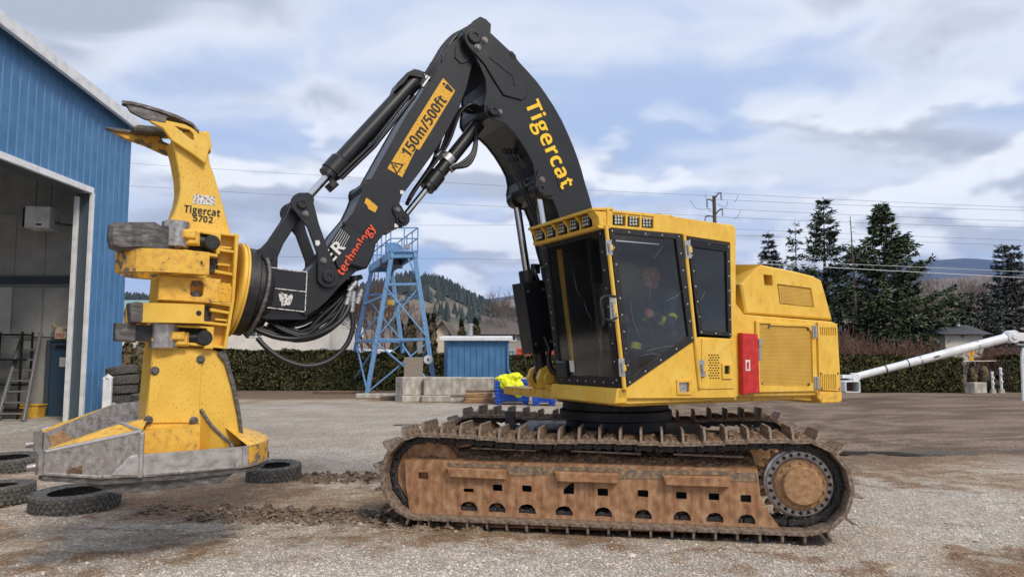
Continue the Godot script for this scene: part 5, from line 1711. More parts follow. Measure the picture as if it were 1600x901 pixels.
	for q in [[548, 452, 541, 476], [553, 455, 549, 487], [557, 440, 545, 455], [565, 452, 558, 474]]:
		var fi := MB.new()
		var a := pt(U, HC + 0.3, q[0], q[1]); var b := pt(U, HC + 0.3, q[2], q[3])
		fi.cyl(a, b, 0.024, 0.03, 10)
		fi.cyl(a.lerp(b, 0.3), a.lerp(b, 0.5), 0.036, -1.0, 6)
		obj("hose_end", fi, M.zinc, hs)
	var bw := MB.new()
	bw.bar(pt(U, HC + 0.22, 487, 478), pt(U, HC + 0.22, 508, 457), 0.03, 0.05, 0.006)
	obj("hose_guide", bw, M.black_worn, hs)
# ------------------------------------------------ felling head (its own frame: x to the machine, z to the camera, 0 = middle)
func hp_(w: float, x: float, y: float) -> Vector3: return pt(HF, w, x, y)
func arm(parent: Node, called: String, m: Material, y0: float, y1: float, px: Array, zs: Array, th: float, tip: Material = null) -> void:
	# a grapple arm: a bar bent in plan through the points (x measured on the near plane, z given)
	var mb := MB.new(); var mt := MB.new()
	var pts: Array = []
	for k in px.size(): pts.append(Vector3(px[k], 0, zs[k]))
	pts = spline(pts, 5)
	for i in pts.size() - 1:
		var d: Vector3 = (pts[i + 1] - pts[maxi(i - 1, 0)]).normalized()
		var d2: Vector3 = (pts[mini(i + 2, pts.size() - 1)] - pts[i]).normalized()
		var s := Vector3(-d.z, 0, d.x) * th / 2; var s2 := Vector3(-d2.z, 0, d2.x) * th / 2
		var b: MB = mt if tip and i > pts.size() * 0.62 else mb
		var a0: Vector3 = pts[i]; var a1: Vector3 = pts[i + 1]
		var c := (a0 + a1) * 0.5
		var lo := Vector3(0, y0, 0); var hi := Vector3(0, y1, 0)
		b.quad(a0 + s + lo, a1 + s2 + lo, a1 + s2 + hi, a0 + s + hi, s)
		b.quad(a0 - s + lo, a1 - s2 + lo, a1 - s2 + hi, a0 - s + hi, -s)
		b.quad(a0 - s + hi, a0 + s + hi, a1 + s2 + hi, a1 - s2 + hi, UP)
		b.quad(a0 - s + lo, a0 + s + lo, a1 + s2 + lo, a1 - s2 + lo, -UP)
		if i == 0: b.quad(a0 - s + lo, a0 + s + lo, a0 + s + hi, a0 - s + hi, -d)
		if i == pts.size() - 2: b.quad(a1 - s2 + lo, a1 + s2 + lo, a1 + s2 + hi, a1 - s2 + hi, d)
	obj(called, mb, m, parent)
	if tip: obj(called + "_tip", mt, tip, parent)
func wall(mb: MB, a: Vector3, b: Vector3, ha: float, hb: float, th: float) -> void:   # a standing plate from a to b
	var d := (b - a); d.y = 0
	var s := Vector3(-d.z, 0, d.x).normalized() * th / 2
	var au := a + Vector3(0, ha, 0); var bu := b + Vector3(0, hb, 0)
	mb.quad(a + s, b + s, bu + s, au + s, s); mb.quad(a - s, b - s, bu - s, au - s, -s)
	mb.quad(au + s, bu + s, bu - s, au - s, UP); mb.quad(a + s, b + s, b - s, a - s, -UP)
	mb.quad(a + s, a - s, au - s, au + s, -d); mb.quad(b + s, b - s, bu - s, bu + s, d)

func build_head() -> void:
	var h := part("felling_head", fb, HL)
	# --- neck
	var zt := 0.17
	var nk := MB.new()
	nk.prism(ccw(pl(HF, zt, [268, 220, 274, 243, 280, 275, 281, 298, 278, 315, 271, 335, 261, 352, 268, 360, 361, 368, 352, 335, 343, 303, 335, 275, 328, 256, 324, 232, 321, 212, 300, 205, 280, 205])), -zt, zt, 0.012)
	obj("neck", nk, M.yellow_head, h)
	var pe := MB.new()
	pe.prism(ccw(pl(HF, zt, [302, 303, 335, 307, 335.5, 321, 301, 318])), zt, zt + 0.004)
	obj("worn_decal", pe, M.scuffed_white, h)
	lettering("lettering", "Tigercat", 0.073, M.black_ink, h, angle_xf(HF, zt + 0.003, 289, 326, 342, 333), true, 0.005, 0.85)
	lettering("lettering", "5702", 0.062, M.black_ink, h, angle_xf(HF, zt + 0.003, 301, 340, 332, 344), true, 0.005, 1.0)
	# --- the two flared hooks on top
	var near := MB.new()
	near.prism(ccw(pl(HF, 0.24, [226, 181, 240, 183, 262, 188, 290, 194, 311, 205, 322, 207, 327, 228, 326, 236, 321, 256, 300, 240, 268, 219, 254, 200, 238, 192])), 0.19, 0.235, 0.008, [pl(HF, 0.24, [272, 196, 296, 202, 302, 208, 303, 219, 296, 216])])
	obj("hook_plate", near, M.yellow, h)
	var tip := MB.new()
	# a flared blade on the plate's upper edge, drawn out to a point
	var bl := [[190, 156.5, 0.012], [205, 158, 0.08], [222, 162, 0.15], [250, 170, 0.21], [278, 180, 0.25], [300, 191, 0.27], [311, 203, 0.27]]
	for i in bl.size() - 1:
		var c0 := hp_(0.25, bl[i][0], bl[i][1]); var c1 := hp_(0.25, bl[i + 1][0], bl[i + 1][1])
		var f0 := c0 - Vector3(0, 0.02, bl[i][2]); var f1 := c1 - Vector3(0, 0.02, bl[i + 1][2])
		var dn := Vector3(0, -0.028, 0)
		tip.quad(c0, c1, f1, f0, UP); tip.quad(c0 + dn, c1 + dn, f1 + dn, f0 + dn, -UP)
		tip.quad(c0, c1, c1 + dn, c0 + dn, Vector3(0, 0, 1)); tip.quad(f0, f1, f1 + dn, f0 + dn, Vector3(0, 0, -1))
		if i == 0: tip.quad(c0, f0, f0 + dn, c0 + dn, Vector3(-1, 0, 0))
		if i == bl.size() - 2: tip.quad(c1, f1, f1 + dn, c1 + dn, Vector3(1, 0, 0))
	tip.prism(ccw(pl(HF, 0.24, [194, 161, 222, 168, 248, 176, 262, 181, 258, 192, 240, 189, 226, 186, 214, 180, 204, 175])), 0.2, 0.24, 0.006)
	obj("hook_blade", tip, M.dark_steel, h)
	var eye := MB.new()
	eye.prism(ccw(pl(HF, 0.05, [313, 207, 324, 208, 328, 228, 327, 240, 320, 232])), -0.1, 0.12, 0.008)
	obj("hook_rest", eye, M.yellow, h)
	var far := MB.new()
	far.prism(ccw(pl(HF, -0.24, [169, 201, 190, 203, 208, 208, 262, 208, 272, 216, 274, 247, 255, 242, 225, 228, 195, 218, 180, 210])), -0.26, -0.21, 0.008, [pl(HF, -0.24, [250, 216, 266, 216, 268, 228, 254, 222])])
	obj("hook_plate", far, M.yellow_chipped, h)
	var ft := MB.new()
	ft.prism(ccw(pl(HF, -0.1, [205, 200, 214, 196, 258, 200, 268, 209, 210, 207])), -0.28, -0.06, 0.006)
	ft.prism(ccw(pl(HF, -0.22, [164, 200, 185, 201.5, 210, 206, 206, 209, 180, 206])), -0.28, -0.18, 0.003)
	obj("hook_blade", ft, M.dark_steel, h)
	# --- spine with its ribbed pockets
	var zs := 0.22
	var spn := MB.new()
	spn.prism(ccw(pl(HF, zs, [262, 353, 330, 360, 371, 366, 369, 390, 363, 470, 352, 543, 236, 545, 240, 505, 246, 430, 300, 425, 306, 395, 262, 388])), -zs, zs, 0.008)
	obj("spine", spn, M.yellow_head, h)
	for q in [[366, 300], [392, 328], [427, 335], [475, 330], [487, 328], [506, 260], [541, 236]]:
		var ypx: float = q[0]
		var x1: float = 371.0 - (ypx - 366.0) * 0.105
		var rb := MB.new()
		rb.prism(ccw(pl(HF, 0.33, [q[1], ypx - 3.5 - (x1 - q[1]) * 0.08, x1, ypx, x1, ypx + 4, q[1], ypx + 1.5 - (x1 - q[1]) * 0.08])), -0.33, 0.34, 0.005)
		obj("rib", rb, M.yellow, h)
	var fg := MB.new()
	fg.prism(ccw(pl(HF, 0.35, [367, 365, 373, 366, 366, 470, 353, 545, 348, 545, 361, 470])), -0.36, 0.36, 0.006)
	obj("rear_flange", fg, M.yellow_head, h)
	for q in [[341, 384, 362, 386, 361, 389, 340, 387], [340, 411, 360, 413, 359, 416, 339, 414], [336, 497, 356, 499, 355, 502, 335, 500]]:
		var sr := MB.new()
		sr.prism(ccw(pl(HF, 0.3, q)), zs, 0.3, 0.003)
		obj("rib", sr, M.yellow, h)
	# mid box with the pin slot
	var mb_ := MB.new()
	mb_.prism(ccw(pl(HF, 0.34, [249, 429, 345, 436, 343, 475, 300, 472, 246, 469])), zs, 0.34, 0.01, [ccw(pl(HF, 0.34, [300, 438, 314, 438, 318, 442, 317, 461, 313, 464, 299, 463, 296, 458, 297, 442]))])
	obj("arm_box", mb_, M.yellow_worn, h)
	var pb := MB.new()
	pb.prism(ccw(pl(HF, zs, [294, 434, 320, 434, 320, 467, 293, 467])), zs, zs + 0.01)
	obj("slot_back", pb, M.yellow_chipped, h)
	for q in [[307, 440], [306, 461]]: bolt_at(HF, zs + 0.02, q[0], q[1], 0.03, h, Transform3D(), M.bolt)
	var dcl := MB.new()
	dcl.prism(ccw(pl(HF, 0.34, [342, 441, 360, 443, 358, 472, 340, 470])), 0.341, 0.346)
	obj("warning_decal", dcl, M.decal, h)
	var dpl := MB.new()
	dpl.prism(ccw(pl(HF, 0.3, [345, 446, 361, 448, 358, 478, 342, 476])), zs, 0.34, 0.004)
	obj("rib", dpl, M.yellow, h)
	# black cavities with the arm cylinders
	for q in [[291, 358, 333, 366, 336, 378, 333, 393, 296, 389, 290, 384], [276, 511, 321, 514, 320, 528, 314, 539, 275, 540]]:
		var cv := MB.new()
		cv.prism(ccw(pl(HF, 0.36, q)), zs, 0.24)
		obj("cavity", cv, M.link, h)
		var fr := MB.new()
		var a := hp_(0.3, q[0] + 6, q[1] + 16); var b := hp_(0.3, q[2] - 4, q[3] + 14)
		fr.cyl(a, b, 0.06, -1.0, 16, 0.01)
		fr.cyl(b, b + Vector3(0, 0, 0.07), 0.075, -1.0, 14, 0.01)
		obj("arm_cylinder", fr, M.black_worn, h)
	# frames round the cavities
	for q in [[[288, 356, 336, 362, 345, 366, 343, 396, 338, 398, 336, 372, 330, 367, 291, 360]], [[286, 389, 340, 397, 340, 402, 286, 394]], [[275, 507, 334, 511, 333, 545, 318, 545, 326, 522, 322, 513, 275, 511]]]:
		var fr := MB.new()
		fr.prism(ccw(pl(HF, 0.36, q[0])), zs, 0.36, 0.006)
		obj("cavity_frame", fr, M.yellow, h)
	# knuckles
	for q in [[274, 347, 388, 0.125], [256, 505, 545, 0.128]]:
		var top := hp_(0.24, q[0], q[1]); var bot := hp_(0.24, q[0] - 1.5, q[2])
		var kn := MB.new()
		kn.cyl(Vector3(bot.x, bot.y, 0.27), Vector3(top.x, top.y, 0.27), q[3], -1.0, 28, 0.012)
		obj("knuckle", kn, M.steel, h)
		var ye := MB.new()
		var ym := (top.y + bot.y) / 2
		ye.box(Vector3(top.x + 0.14, ym - 0.03, 0.33), Vector3(0.12, (top.y - bot.y) * 0.55, 0.1), 0.02)
		ye.box(Vector3(top.x + 0.10, ym, 0.38), Vector3(0.12, (top.y - bot.y) * 0.34, 0.05), 0.015)
		obj("knuckle_bracket", ye, M.yellow_worn, h)
	# arms
	var yy := func(y: float) -> float: return hp_(0.4, 250, y).y
	var xx := func(x: float) -> float: return hp_(0.4, x, 400).x
	arm(h, "grapple_arm", M.yellow_worn, yy.call(426.0), yy.call(390.0), [xx.call(323.0), xx.call(290.0), xx.call(250.0), xx.call(212.0), xx.call(194.0)], [0.42, 0.45, 0.44, 0.33, 0.10], 0.10, M.yellow_chipped)
	arm(h, "accumulator_arm", M.dark_steel, yy.call(388.0), yy.call(352.0), [xx.call(268.0), xx.call(245.0), xx.call(215.0), xx.call(196.0), xx.call(190.0)], [0.27, 0.34, 0.36, 0.24, 0.02], 0.13)
	var pad := MB.new()
	var p0 := hp_(0.42, 172, 372); var p1 := hp_(0.42, 240, 346)
	pad.prism(ccw(pl(HF, 0.40, [171, 350, 180, 346, 242, 346, 249, 350, 248, 378, 236, 388, 186, 391, 172, 385, 169, 368])), 0.22, 0.40, 0.03)
	obj("arm_pad", pad, M.dark_steel, h)
	arm(h, "grapple_arm", M.yellow, yy.call(504.0), yy.call(474.0), [xx.call(318.0), xx.call(290.0), xx.call(255.0), xx.call(226.0), xx.call(214.0)], [0.42, 0.44, 0.43, 0.34, 0.16], 0.10)
	var tp := MB.new()
	tp.prism(ccw(pl(HF, 0.40, [201, 473, 212, 471, 226, 473, 225, 504, 203, 503])), 0.18, 0.41, 0.012)
	obj("arm_tip", tp, M.dark_steel, h)
	arm(h, "accumulator_arm", M.black_worn, yy.call(533.0), yy.call(508.0), [xx.call(250.0), xx.call(232.0), xx.call(212.0), xx.call(204.0)], [0.27, 0.28, 0.22, 0.0], 0.10)
	var tp2 := MB.new()
	tp2.prism(ccw(pl(HF, 0.32, [180, 504, 213, 505, 212, 535, 179, 532])), 0.12, 0.32, 0.01)
	obj("arm_tip", tp2, M.dark_steel, h)
	# mirrored far arms
	arm(h, "grapple_arm", M.yellow_chipped, yy.call(424.0), yy.call(395.0), [xx.call(323.0), xx.call(290.0), xx.call(250.0), xx.call(222.0), xx.call(212.0)], [-0.42, -0.45, -0.44, -0.35, -0.2], 0.10)
	arm(h, "grapple_arm", M.yellow_chipped, yy.call(504.0), yy.call(476.0), [xx.call(318.0), xx.call(290.0), xx.call(255.0), xx.call(232.0), xx.call(220.0)], [-0.42, -0.44, -0.43, -0.36, -0.22], 0.10)
	for q in [[320, 400, 420], [318, 478, 500]]:
		var pn := MB.new()
		var c := hp_(0.48, q[0] - 8, (q[1] + q[2]) / 2.0)
		pn.cyl(Vector3(c.x, c.y, 0.465), Vector3(c.x, c.y, 0.485), 0.025, -1.0, 12, 0.004)
		obj("grease_cap", pn, M.black_worn, h)
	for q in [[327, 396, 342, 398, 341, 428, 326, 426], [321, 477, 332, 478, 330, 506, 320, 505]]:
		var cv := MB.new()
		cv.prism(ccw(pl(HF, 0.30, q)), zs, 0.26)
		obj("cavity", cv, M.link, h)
	# --- ring flange and swivel
	var ax := Vector3(1, -0.14, 0).normalized()
	var rc := hp_(0.0, 361, 452)
	var rg := MB.new()
	rg.lathe([Vector2(0, 0), Vector2(0.46, 0.0), Vector2(0.485, 0.01), Vector2(0.485, 0.03), Vector2(0.47, 0.034), Vector2(0.47, 0.044), Vector2(0.485, 0.048), Vector2(0.485, 0.065), Vector2(0.46, 0.075), Vector2(0, 0.075)], rc - ax * 0.015, ax, 56)
	obj("ring_flange", rg, M.yellow, h)
	var dr := MB.new()
	dr.lathe([Vector2(0, 0), Vector2(0.455, 0), Vector2(0.455, 0.10), Vector2(0.43, 0.115), Vector2(0.43, 0.16), Vector2(0.45, 0.165), Vector2(0.45, 0.185), Vector2(0.40, 0.20), Vector2(0.36, 0.28), Vector2(0, 0.28)], rc + ax * 0.06, ax, 48)
	obj("swivel", dr, M.black_worn, h)
	for k in 18:
		var t := TAU * k / 18
		var e := Vector3(0.14, 1, 0).normalized() * cos(t) + Vector3(0, 0, 1) * sin(t)
		var bo := MB.new()
		bo.cyl(rc + ax * 0.20 + e * 0.41, rc + ax * 0.275 + e * 0.385, 0.02, -1.0, 8, 0.003)
		obj("bolt", bo, M.black, h)
	var cab := MB.new()
	cab.tube(spline([rc + ax * 0.2 + Vector3(0.06, 0.43, 0.1), rc + ax * 0.22 + Vector3(0.05, 0.28, 0.36), rc + ax * 0.23 + Vector3(0.02, 0.05, 0.46), rc + ax * 0.22 + Vector3(-0.03, -0.22, 0.42), rc + ax * 0.2 + Vector3(-0.08, -0.46, 0.2)], 6), 0.022, 8)
	obj("clamp_band", cab, M.dark_steel, h)
	# --- mount box
	var mz := 0.34
	var mo := MB.new()
	mo.prism(ccw(pl(HF, mz, [407, 417, 479, 426, 476, 486, 404, 478])), -mz, mz, 0.012)
	mo.prism(ccw(pl(HF, mz - 0.04, [396, 478, 476, 486, 484, 494, 478, 500, 420, 500, 394, 494])), -mz + 0.04, mz - 0.04, 0.01)
	obj("mount_box", mo, M.black, h)
	var edge := MB.new()
	for q in [[408, 416, 479, 425], [406, 448, 478, 456], [479, 426, 476, 486], [405, 479, 475, 487]]:
		var a := hp_(mz, q[0], q[1]); var b := hp_(mz, q[2], q[3])
		edge.bar(Vector3(a.x, a.y, mz + 0.004), Vector3(b.x, b.y, mz + 0.004), 0.012, 0.012, 0.003)
	obj("scuffed_edge", edge, M.scuffed_white, h)
	for q in [[420, 425], [415, 471]]: bolt_at(HF, mz + 0.003, q[0], q[1], 0.02, h, Transform3D(), M.black_worn)
	var em := MB.new()
	em.prism(ccw(pl(HF, mz, [435, 458, 439, 456, 443, 459, 447, 459, 451, 462, 455, 459, 457, 463, 455, 471, 452, 477, 446, 476, 440, 480, 439, 473, 436, 468])), mz + 0.001, mz + 0.004)
	obj("worn_decal", em, M.scuffed_white, h)
	var ey := MB.new()
	var ec := hp_(0.28, 417, 401)
	ey.prism(PackedVector2Array([Vector2(ec.x - 0.11, ec.y - 0.25), Vector2(ec.x + 0.11, ec.y - 0.25), Vector2(ec.x + 0.11, ec.y), Vector2(ec.x + 0.078, ec.y + 0.078), Vector2(ec.x, ec.y + 0.11), Vector2(ec.x - 0.078, ec.y + 0.078), Vector2(ec.x - 0.11, ec.y)]), -0.28, 0.28, 0.01)
	ey.cyl(Vector3(ec.x, ec.y, 0.28), Vector3(ec.x, ec.y, 0.305), 0.055, -1.0, 20, 0.006)
	obj("pivot_eye", ey, M.black, h)

	# --- saw housing: a pan with two horns, its far side carried a little higher
	var W := 0.60
	var fy := func(x: float, z: float) -> float: return -1.71 + 0.075 * smoothstep(-1.25, -1.82, x) + 0.066 * (W - z)
	var V := func(x: float, z: float, up := 0.0) -> Vector3: return Vector3(x, fy.call(x, z) + up, z)
	var tx := -1.82; var px_ := -1.11; var xm := -1.0; var hx := -0.31; var xr := 0.115
	var plan := PackedVector2Array([Vector2(tx, W), Vector2(tx - 0.03, W - 0.09), Vector2(tx + 0.03, W - 0.18), Vector2(-1.24, 0.29), Vector2(xm, 0.21), Vector2(xm + 0.05, 0.0), Vector2(xm, -0.21), Vector2(-1.24, -0.29), Vector2(tx + 0.03, -W + 0.18), Vector2(tx - 0.03, -W + 0.09), Vector2(tx, -W), Vector2(-1.4, -W - 0.04), Vector2(-0.8, -W - 0.03)])
	for i in 13:
		var t := -PI / 2 + PI * i / 12
		plan.append(Vector2(hx + cos(t) * (xr - hx), sin(t) * W))
	plan.append(Vector2(-0.8, W + 0.03)); plan.append(Vector2(-1.4, W + 0.04))
	var flp := MB.new(); var rim := MB.new(); var lipm := MB.new()
	var tri_ := flp.ears(plan)
	for k in range(0, tri_.size(), 3):
		var q0 := plan[tri_[k]]; var q1 := plan[tri_[k + 1]]; var q2 := plan[tri_[k + 2]]
		flp.ftri(V.call(q0.x, q0.y), V.call(q1.x, q1.y), V.call(q2.x, q2.y), UP)
		lipm.ftri(V.call(q0.x, q0.y, -0.05), V.call(q1.x, q1.y, -0.05), V.call(q2.x, q2.y, -0.05), -UP)
	for i in plan.size():
		var q0 := plan[i]; var q1 := plan[(i + 1) % plan.size()]
		var o2 := Vector3(q1.y - q0.y, 0, q0.x - q1.x)
		lipm.quad(V.call(q0.x, q0.y), V.call(q1.x, q1.y), V.call(q1.x, q1.y, -0.05), V.call(q0.x, q0.y, -0.05), o2)
		if not (i >= 2 and i <= 7): rim.bar(V.call(q0.x, q0.y, 0.012), V.call(q1.x, q1.y, 0.012), 0.05, 0.028, 0.008)
	obj("floor_plate", flp, M.yellow_worn, h)
	obj("wear_plate", lipm, M.dark_steel, h)
	obj("rim_bead", rim, M.steel, h)
	var skd := MB.new()
	for z in [[-W + 0.02, 0.0], [0.0, W - 0.02]]:
		var sp_ := [[-1.62, -0.03], [-1.52, -0.065], [-1.26, -0.145], [-0.42, -0.135], [-0.29, -0.03]]
		for i in 4:
			var x0: float = sp_[i][0]; var x1: float = sp_[i + 1][0]; var d0: float = sp_[i][1]; var d1: float = sp_[i + 1][1]
			skd.quad(V.call(x0, z[0], d0), V.call(x1, z[0], d1), V.call(x1, z[1], d1), V.call(x0, z[1], d0), -UP)
			for zz in z: if zz != 0.0: skd.quad(V.call(x0, zz, d0), V.call(x1, zz, d1), V.call(x1, zz, -0.02), V.call(x0, zz, -0.02), Vector3(0, 0, signf(zz)))
	obj("skid", skd, M.dark_steel, h)
	for s in [1.0, -1.0]:
		var Z: float = W * s
		var far_up := 0.0 if s > 0 else 0.1
		# horn: outer wall, inner wall, sloping top between them, blunt nose
		var a: Vector3 = V.call(tx, Z); var b: Vector3 = V.call(px_, Z + 0.035 * s)
		var ia: Vector3 = V.call(tx + 0.03, Z - 0.17 * s); var im: Vector3 = V.call(-1.24, 0.29 * s); var ib: Vector3 = V.call(xm, 0.21 * s)
		var at_ := a + Vector3(0, 0.178, 0); var bt := b + Vector3(0, 0.385, 0)
		var iat := ia + Vector3(0, 0.185, 0); var imt := im + Vector3(0, 0.42 + far_up, 0); var ibt := ib + Vector3(0, 0.45 + far_up, 0)
		var ow := MB.new()
		wall(ow, a, b, 0.178, 0.385, 0.045)
		obj("horn_wall", ow, M.steel, h)
		var iw := MB.new()
		wall(iw, ia, im, 0.185, 0.42 + far_up, 0.045)
		wall(iw, im, ib, 0.42 + far_up, 0.45 + far_up, 0.045)
		obj("horn_wall", iw, M.steel, h)
		var sl := MB.new()
		sl.quad(at_, at_.lerp(bt, 0.8), imt, iat, UP)
		sl.quad(at_.lerp(bt, 0.8), bt, ibt, imt, UP)
		obj("horn_top", sl, M.yellow_worn, h)
		var ns := MB.new()
		wall(ns, a + Vector3(-0.015, 0, 0.01 * s), a + Vector3(-0.035, 0, -0.09 * s), 0.17, 0.175, 0.05)
		wall(ns, a + Vector3(-0.035, 0, -0.09 * s), ia, 0.175, 0.185, 0.05)
		ns.cyl(a + Vector3(-0.05, 0.06, -0.08 * s), a + Vector3(-0.12, 0.055, -0.08 * s), 0.035, 0.028, 10, 0.006)
		obj("horn_nose", ns, M.steel, h)
		# welded edges standing bright along the wear lines
		var wd := MB.new()
		wd.bar(at_ + Vector3(0, 0.008, 0), bt + Vector3(0, 0.008, 0), 0.065, 0.026, 0.008)
		wd.bar(b + Vector3(0.0, 0, 0.03 * s), bt + Vector3(0, 0, 0.03 * s), 0.05, 0.04, 0.01, Vector3(1, 0, 0))
		wd.bar(bt, imt, 0.035, 0.025, 0.006)
		obj("horn_edge", wd, M.bright_steel, h)
		# packed bark and a slot on the inner face
		var it := (im - ia).normalized()
		var face := Transform3D(Basis(it, UP, it.cross(UP)), ia + it * 0.14 + Vector3(0, 0.11, -0.026 * s))
		var bark := MB.new()
		bark.xf = face
		var blob := PackedVector2Array()
		for i in 14: blob.append(Vector2(cos(TAU * i / 14), sin(TAU * i / 14)) * 0.1 * (1.0 + 0.18 * sin(i * 2.3)))
		bark.prism(blob, -0.012, 0.012, 0.004)
		obj("packed_bark", bark, M.rust_hub, h)
		var slot := MB.new()
		slot.xf = face
		slot.prism(PackedVector2Array([Vector2(0.24, -0.09), Vector2(0.46, -0.09), Vector2(0.44, -0.03), Vector2(0.28, -0.035)]), -0.012, 0.012, 0.003)
		obj("clearing_slot", slot, M.link, h)
		# outer slot with its frame, and the welded triangular web
		var q0 := hp_(W, 104, 738); var q1 := hp_(W, 132, 727)
		var hole := MB.new()
		hole.prism(ccw(pl(HF, W, [103, 740, 105, 732, 130, 725, 133, 740])), Z + (0.024 if s > 0 else -0.036), Z + (0.036 if s > 0 else -0.024))
		obj("clearing_slot", hole, M.mud, h)
		var web := MB.new()
		web.prism(ccw(pl(HF, W, [172, 741, 200, 712, 213, 708, 223, 742])), Z + (0.04 if s > 0 else -0.075), Z + (0.075 if s > 0 else -0.04), 0.008)
		obj("web_plate", web, M.bright_steel, h)
		# low side wall behind the horn, curving round to the heel
		var mw := MB.new(); var hw := MB.new(); var top: Array = []
		var prev := b
		var pts2: Array = [V.call(-0.8, (W + 0.025) * s)]
		for i in 12:
			var t := PI / 2 * (1.0 - i / 11.0)
			pts2.append(V.call(hx + cos(t) * (xr - hx), sin(t) * W * s))
		for i in pts2.size():
			wall(mw if i < 4 else hw, prev, pts2[i], 0.195, 0.195, 0.04)
			prev = pts2[i]
			top.append(prev + Vector3(0, 0.195, 0))
		obj("side_wall", mw, M.bright_steel if s > 0 else M.steel, h)
		obj("heel_wall", hw, M.yellow_chipped, h)
		# sheet sloping from the column down to the heel wall
		var hs_ := MB.new()
		for i in range(3, top.size() - 1):
			var u0 := Vector3(lerpf(-0.33, -0.16, (i - 3) / 9.0), -1.36, lerpf(0.28, 0.0, (i - 3) / 9.0) * s); var u1 := Vector3(lerpf(-0.33, -0.16, (i - 2) / 9.0), -1.36, lerpf(0.28, 0.0, (i - 2) / 9.0) * s)
			hs_.quad(top[i], top[i + 1], u1, u0, Vector3(0.3, 1, 0.3 * s))
		obj("heel_sheet", hs_, M.yellow_worn, h)
		# curved rib between pan and heel
		var k0 := Vector3(hp_(0.3, 314, 640).x, hp_(0.3, 314, 640).y, 0.28 * s); var k1 := Vector3(hp_(0.4, 330, 664).x, hp_(0.4, 330, 664).y, 0.38 * s)
		var k2 := Vector3(hp_(0.5, 350, 684).x, hp_(0.5, 350, 684).y, 0.48 * s); var k3 := Vector3(hp_(0.58, 362, 697).x, hp_(0.58, 362, 697).y, 0.58 * s)
		var rbx := MB.new()
		rbx.tube(spline([k0, k1, k2, k3, V.call(k3.x + 0.02, 0.61 * s, 0.0)], 5), 0.016, 8)
		obj("rib_edge", rbx, M.dark_steel, h)
		var sf := MB.new()
		for pr in [[k0, k1], [k1, k2], [k2, k3]]: sf.quad(pr[0], pr[1], V.call(pr[1].x, pr[1].z), V.call(pr[0].x, pr[0].z), Vector3(-1, 0, s))
		obj("rib_plate", sf, M.yellow, h)
	var pk := hp_(W, 219, 674); var mr := hp_(W, 366, 731)
	var yb := -1.70
	# column between housing and spine
	var cz := 0.28
	var co := MB.new()
	co.prism(ccw(pl(HF, cz, [238, 541, 330, 545, 345, 550, 352, 562, 362, 600, 370, 640, 376, 672, 379, 694, 330, 706, 300, 706, 226, 690, 226, 664, 233, 600])), -cz, cz, 0.012)
	obj("column", co, M.yellow_head, h)
	var pn := MB.new()
	pn.prism(ccw(pl(HF, cz, [238, 563, 262, 556, 300, 554, 314, 556, 310, 660, 262, 660, 229, 661, 233, 600])), cz, cz + 0.018, 0.005)
	obj("access_panel", pn, M.yellow_head, h)
	for q in [[241, 579], [313, 561], [231, 656], [302, 657]]: bolt_at(HF, cz + 0.018, q[0], q[1], 0.03, h, Transform3D(), M.dark_steel)
	var gd := MB.new()
	gd.prism(ccw(pl(HF, cz, [350, 545, 356, 562, 366, 598, 374, 640, 381, 694, 376, 694, 369, 645, 360, 602, 350, 568, 338, 552])), -cz - 0.02, cz + 0.03, 0.004)
	obj("guard_strip", gd, M.dark_steel, h)
	var bk := MB.new()
	var f0 := hp_(cz, 214, 676); var f1 := hp_(cz, 312, 664)
	f0 = hp_(0.42, 218, 673); f1 = hp_(0.42, 312, 663)
	wall(bk, Vector3(f0.x, yb, 0.42), Vector3(f1.x, yb, 0.42), f0.y - yb, f1.y - yb, 0.03)
	bk.quad(Vector3(f0.x, f0.y - 0.002, 0.42), Vector3(f1.x, f1.y - 0.002, 0.42), Vector3(f1.x, f1.y - 0.002, cz), Vector3(f0.x, f0.y - 0.002, cz), UP)
	bk.quad(Vector3(f1.x, f1.y, 0.42), Vector3(f1.x, yb, 0.42), Vector3(f1.x, yb, cz), Vector3(f1.x, f1.y, cz), Vector3(1, 0, 0))
	bk.quad(Vector3(pk.x, pk.y, W), Vector3(pk.x, pk.y + 0.04, 0.3), Vector3(pk.x, yb, 0.3), Vector3(pk.x, yb, W), Vector3(1, 0, 0))
	obj("throat_plate", bk, M.yellow_worn, h)
	# bits lying in the pan: wood chips, a red sawdust-choked plate
	var rd := MB.new()
	rd.box(Vector3(hp_(0.5, 285, 700).x, yb + 0.05, 0.5), Vector3(0.14, 0.05, 0.07), 0.01)
	obj("cover_plate", rd, M.red, h)
	var ch := MB.new()
	for k in 14:
		ch.box(Vector3(lerpf(pk.x + 0.1, mr.x, rng.randf()), yb + 0.02, rng.randf_range(0.46, 0.56)), Vector3(rng.randf_range(0.02, 0.07), 0.02, rng.randf_range(0.015, 0.04)), 0.003, Basis(UP, rng.randf() * TAU))
	stuff(obj("wood_chips", ch, M.rust_hub, h))
	var tl := MB.new()
	tl.prism(ccw(pl(HF, 0.2, [394, 706, 401, 703, 416, 703, 416, 713, 396, 728])), 0.06, 0.3, 0.01)
	obj("heel_shoe", tl, M.dark_steel, h)
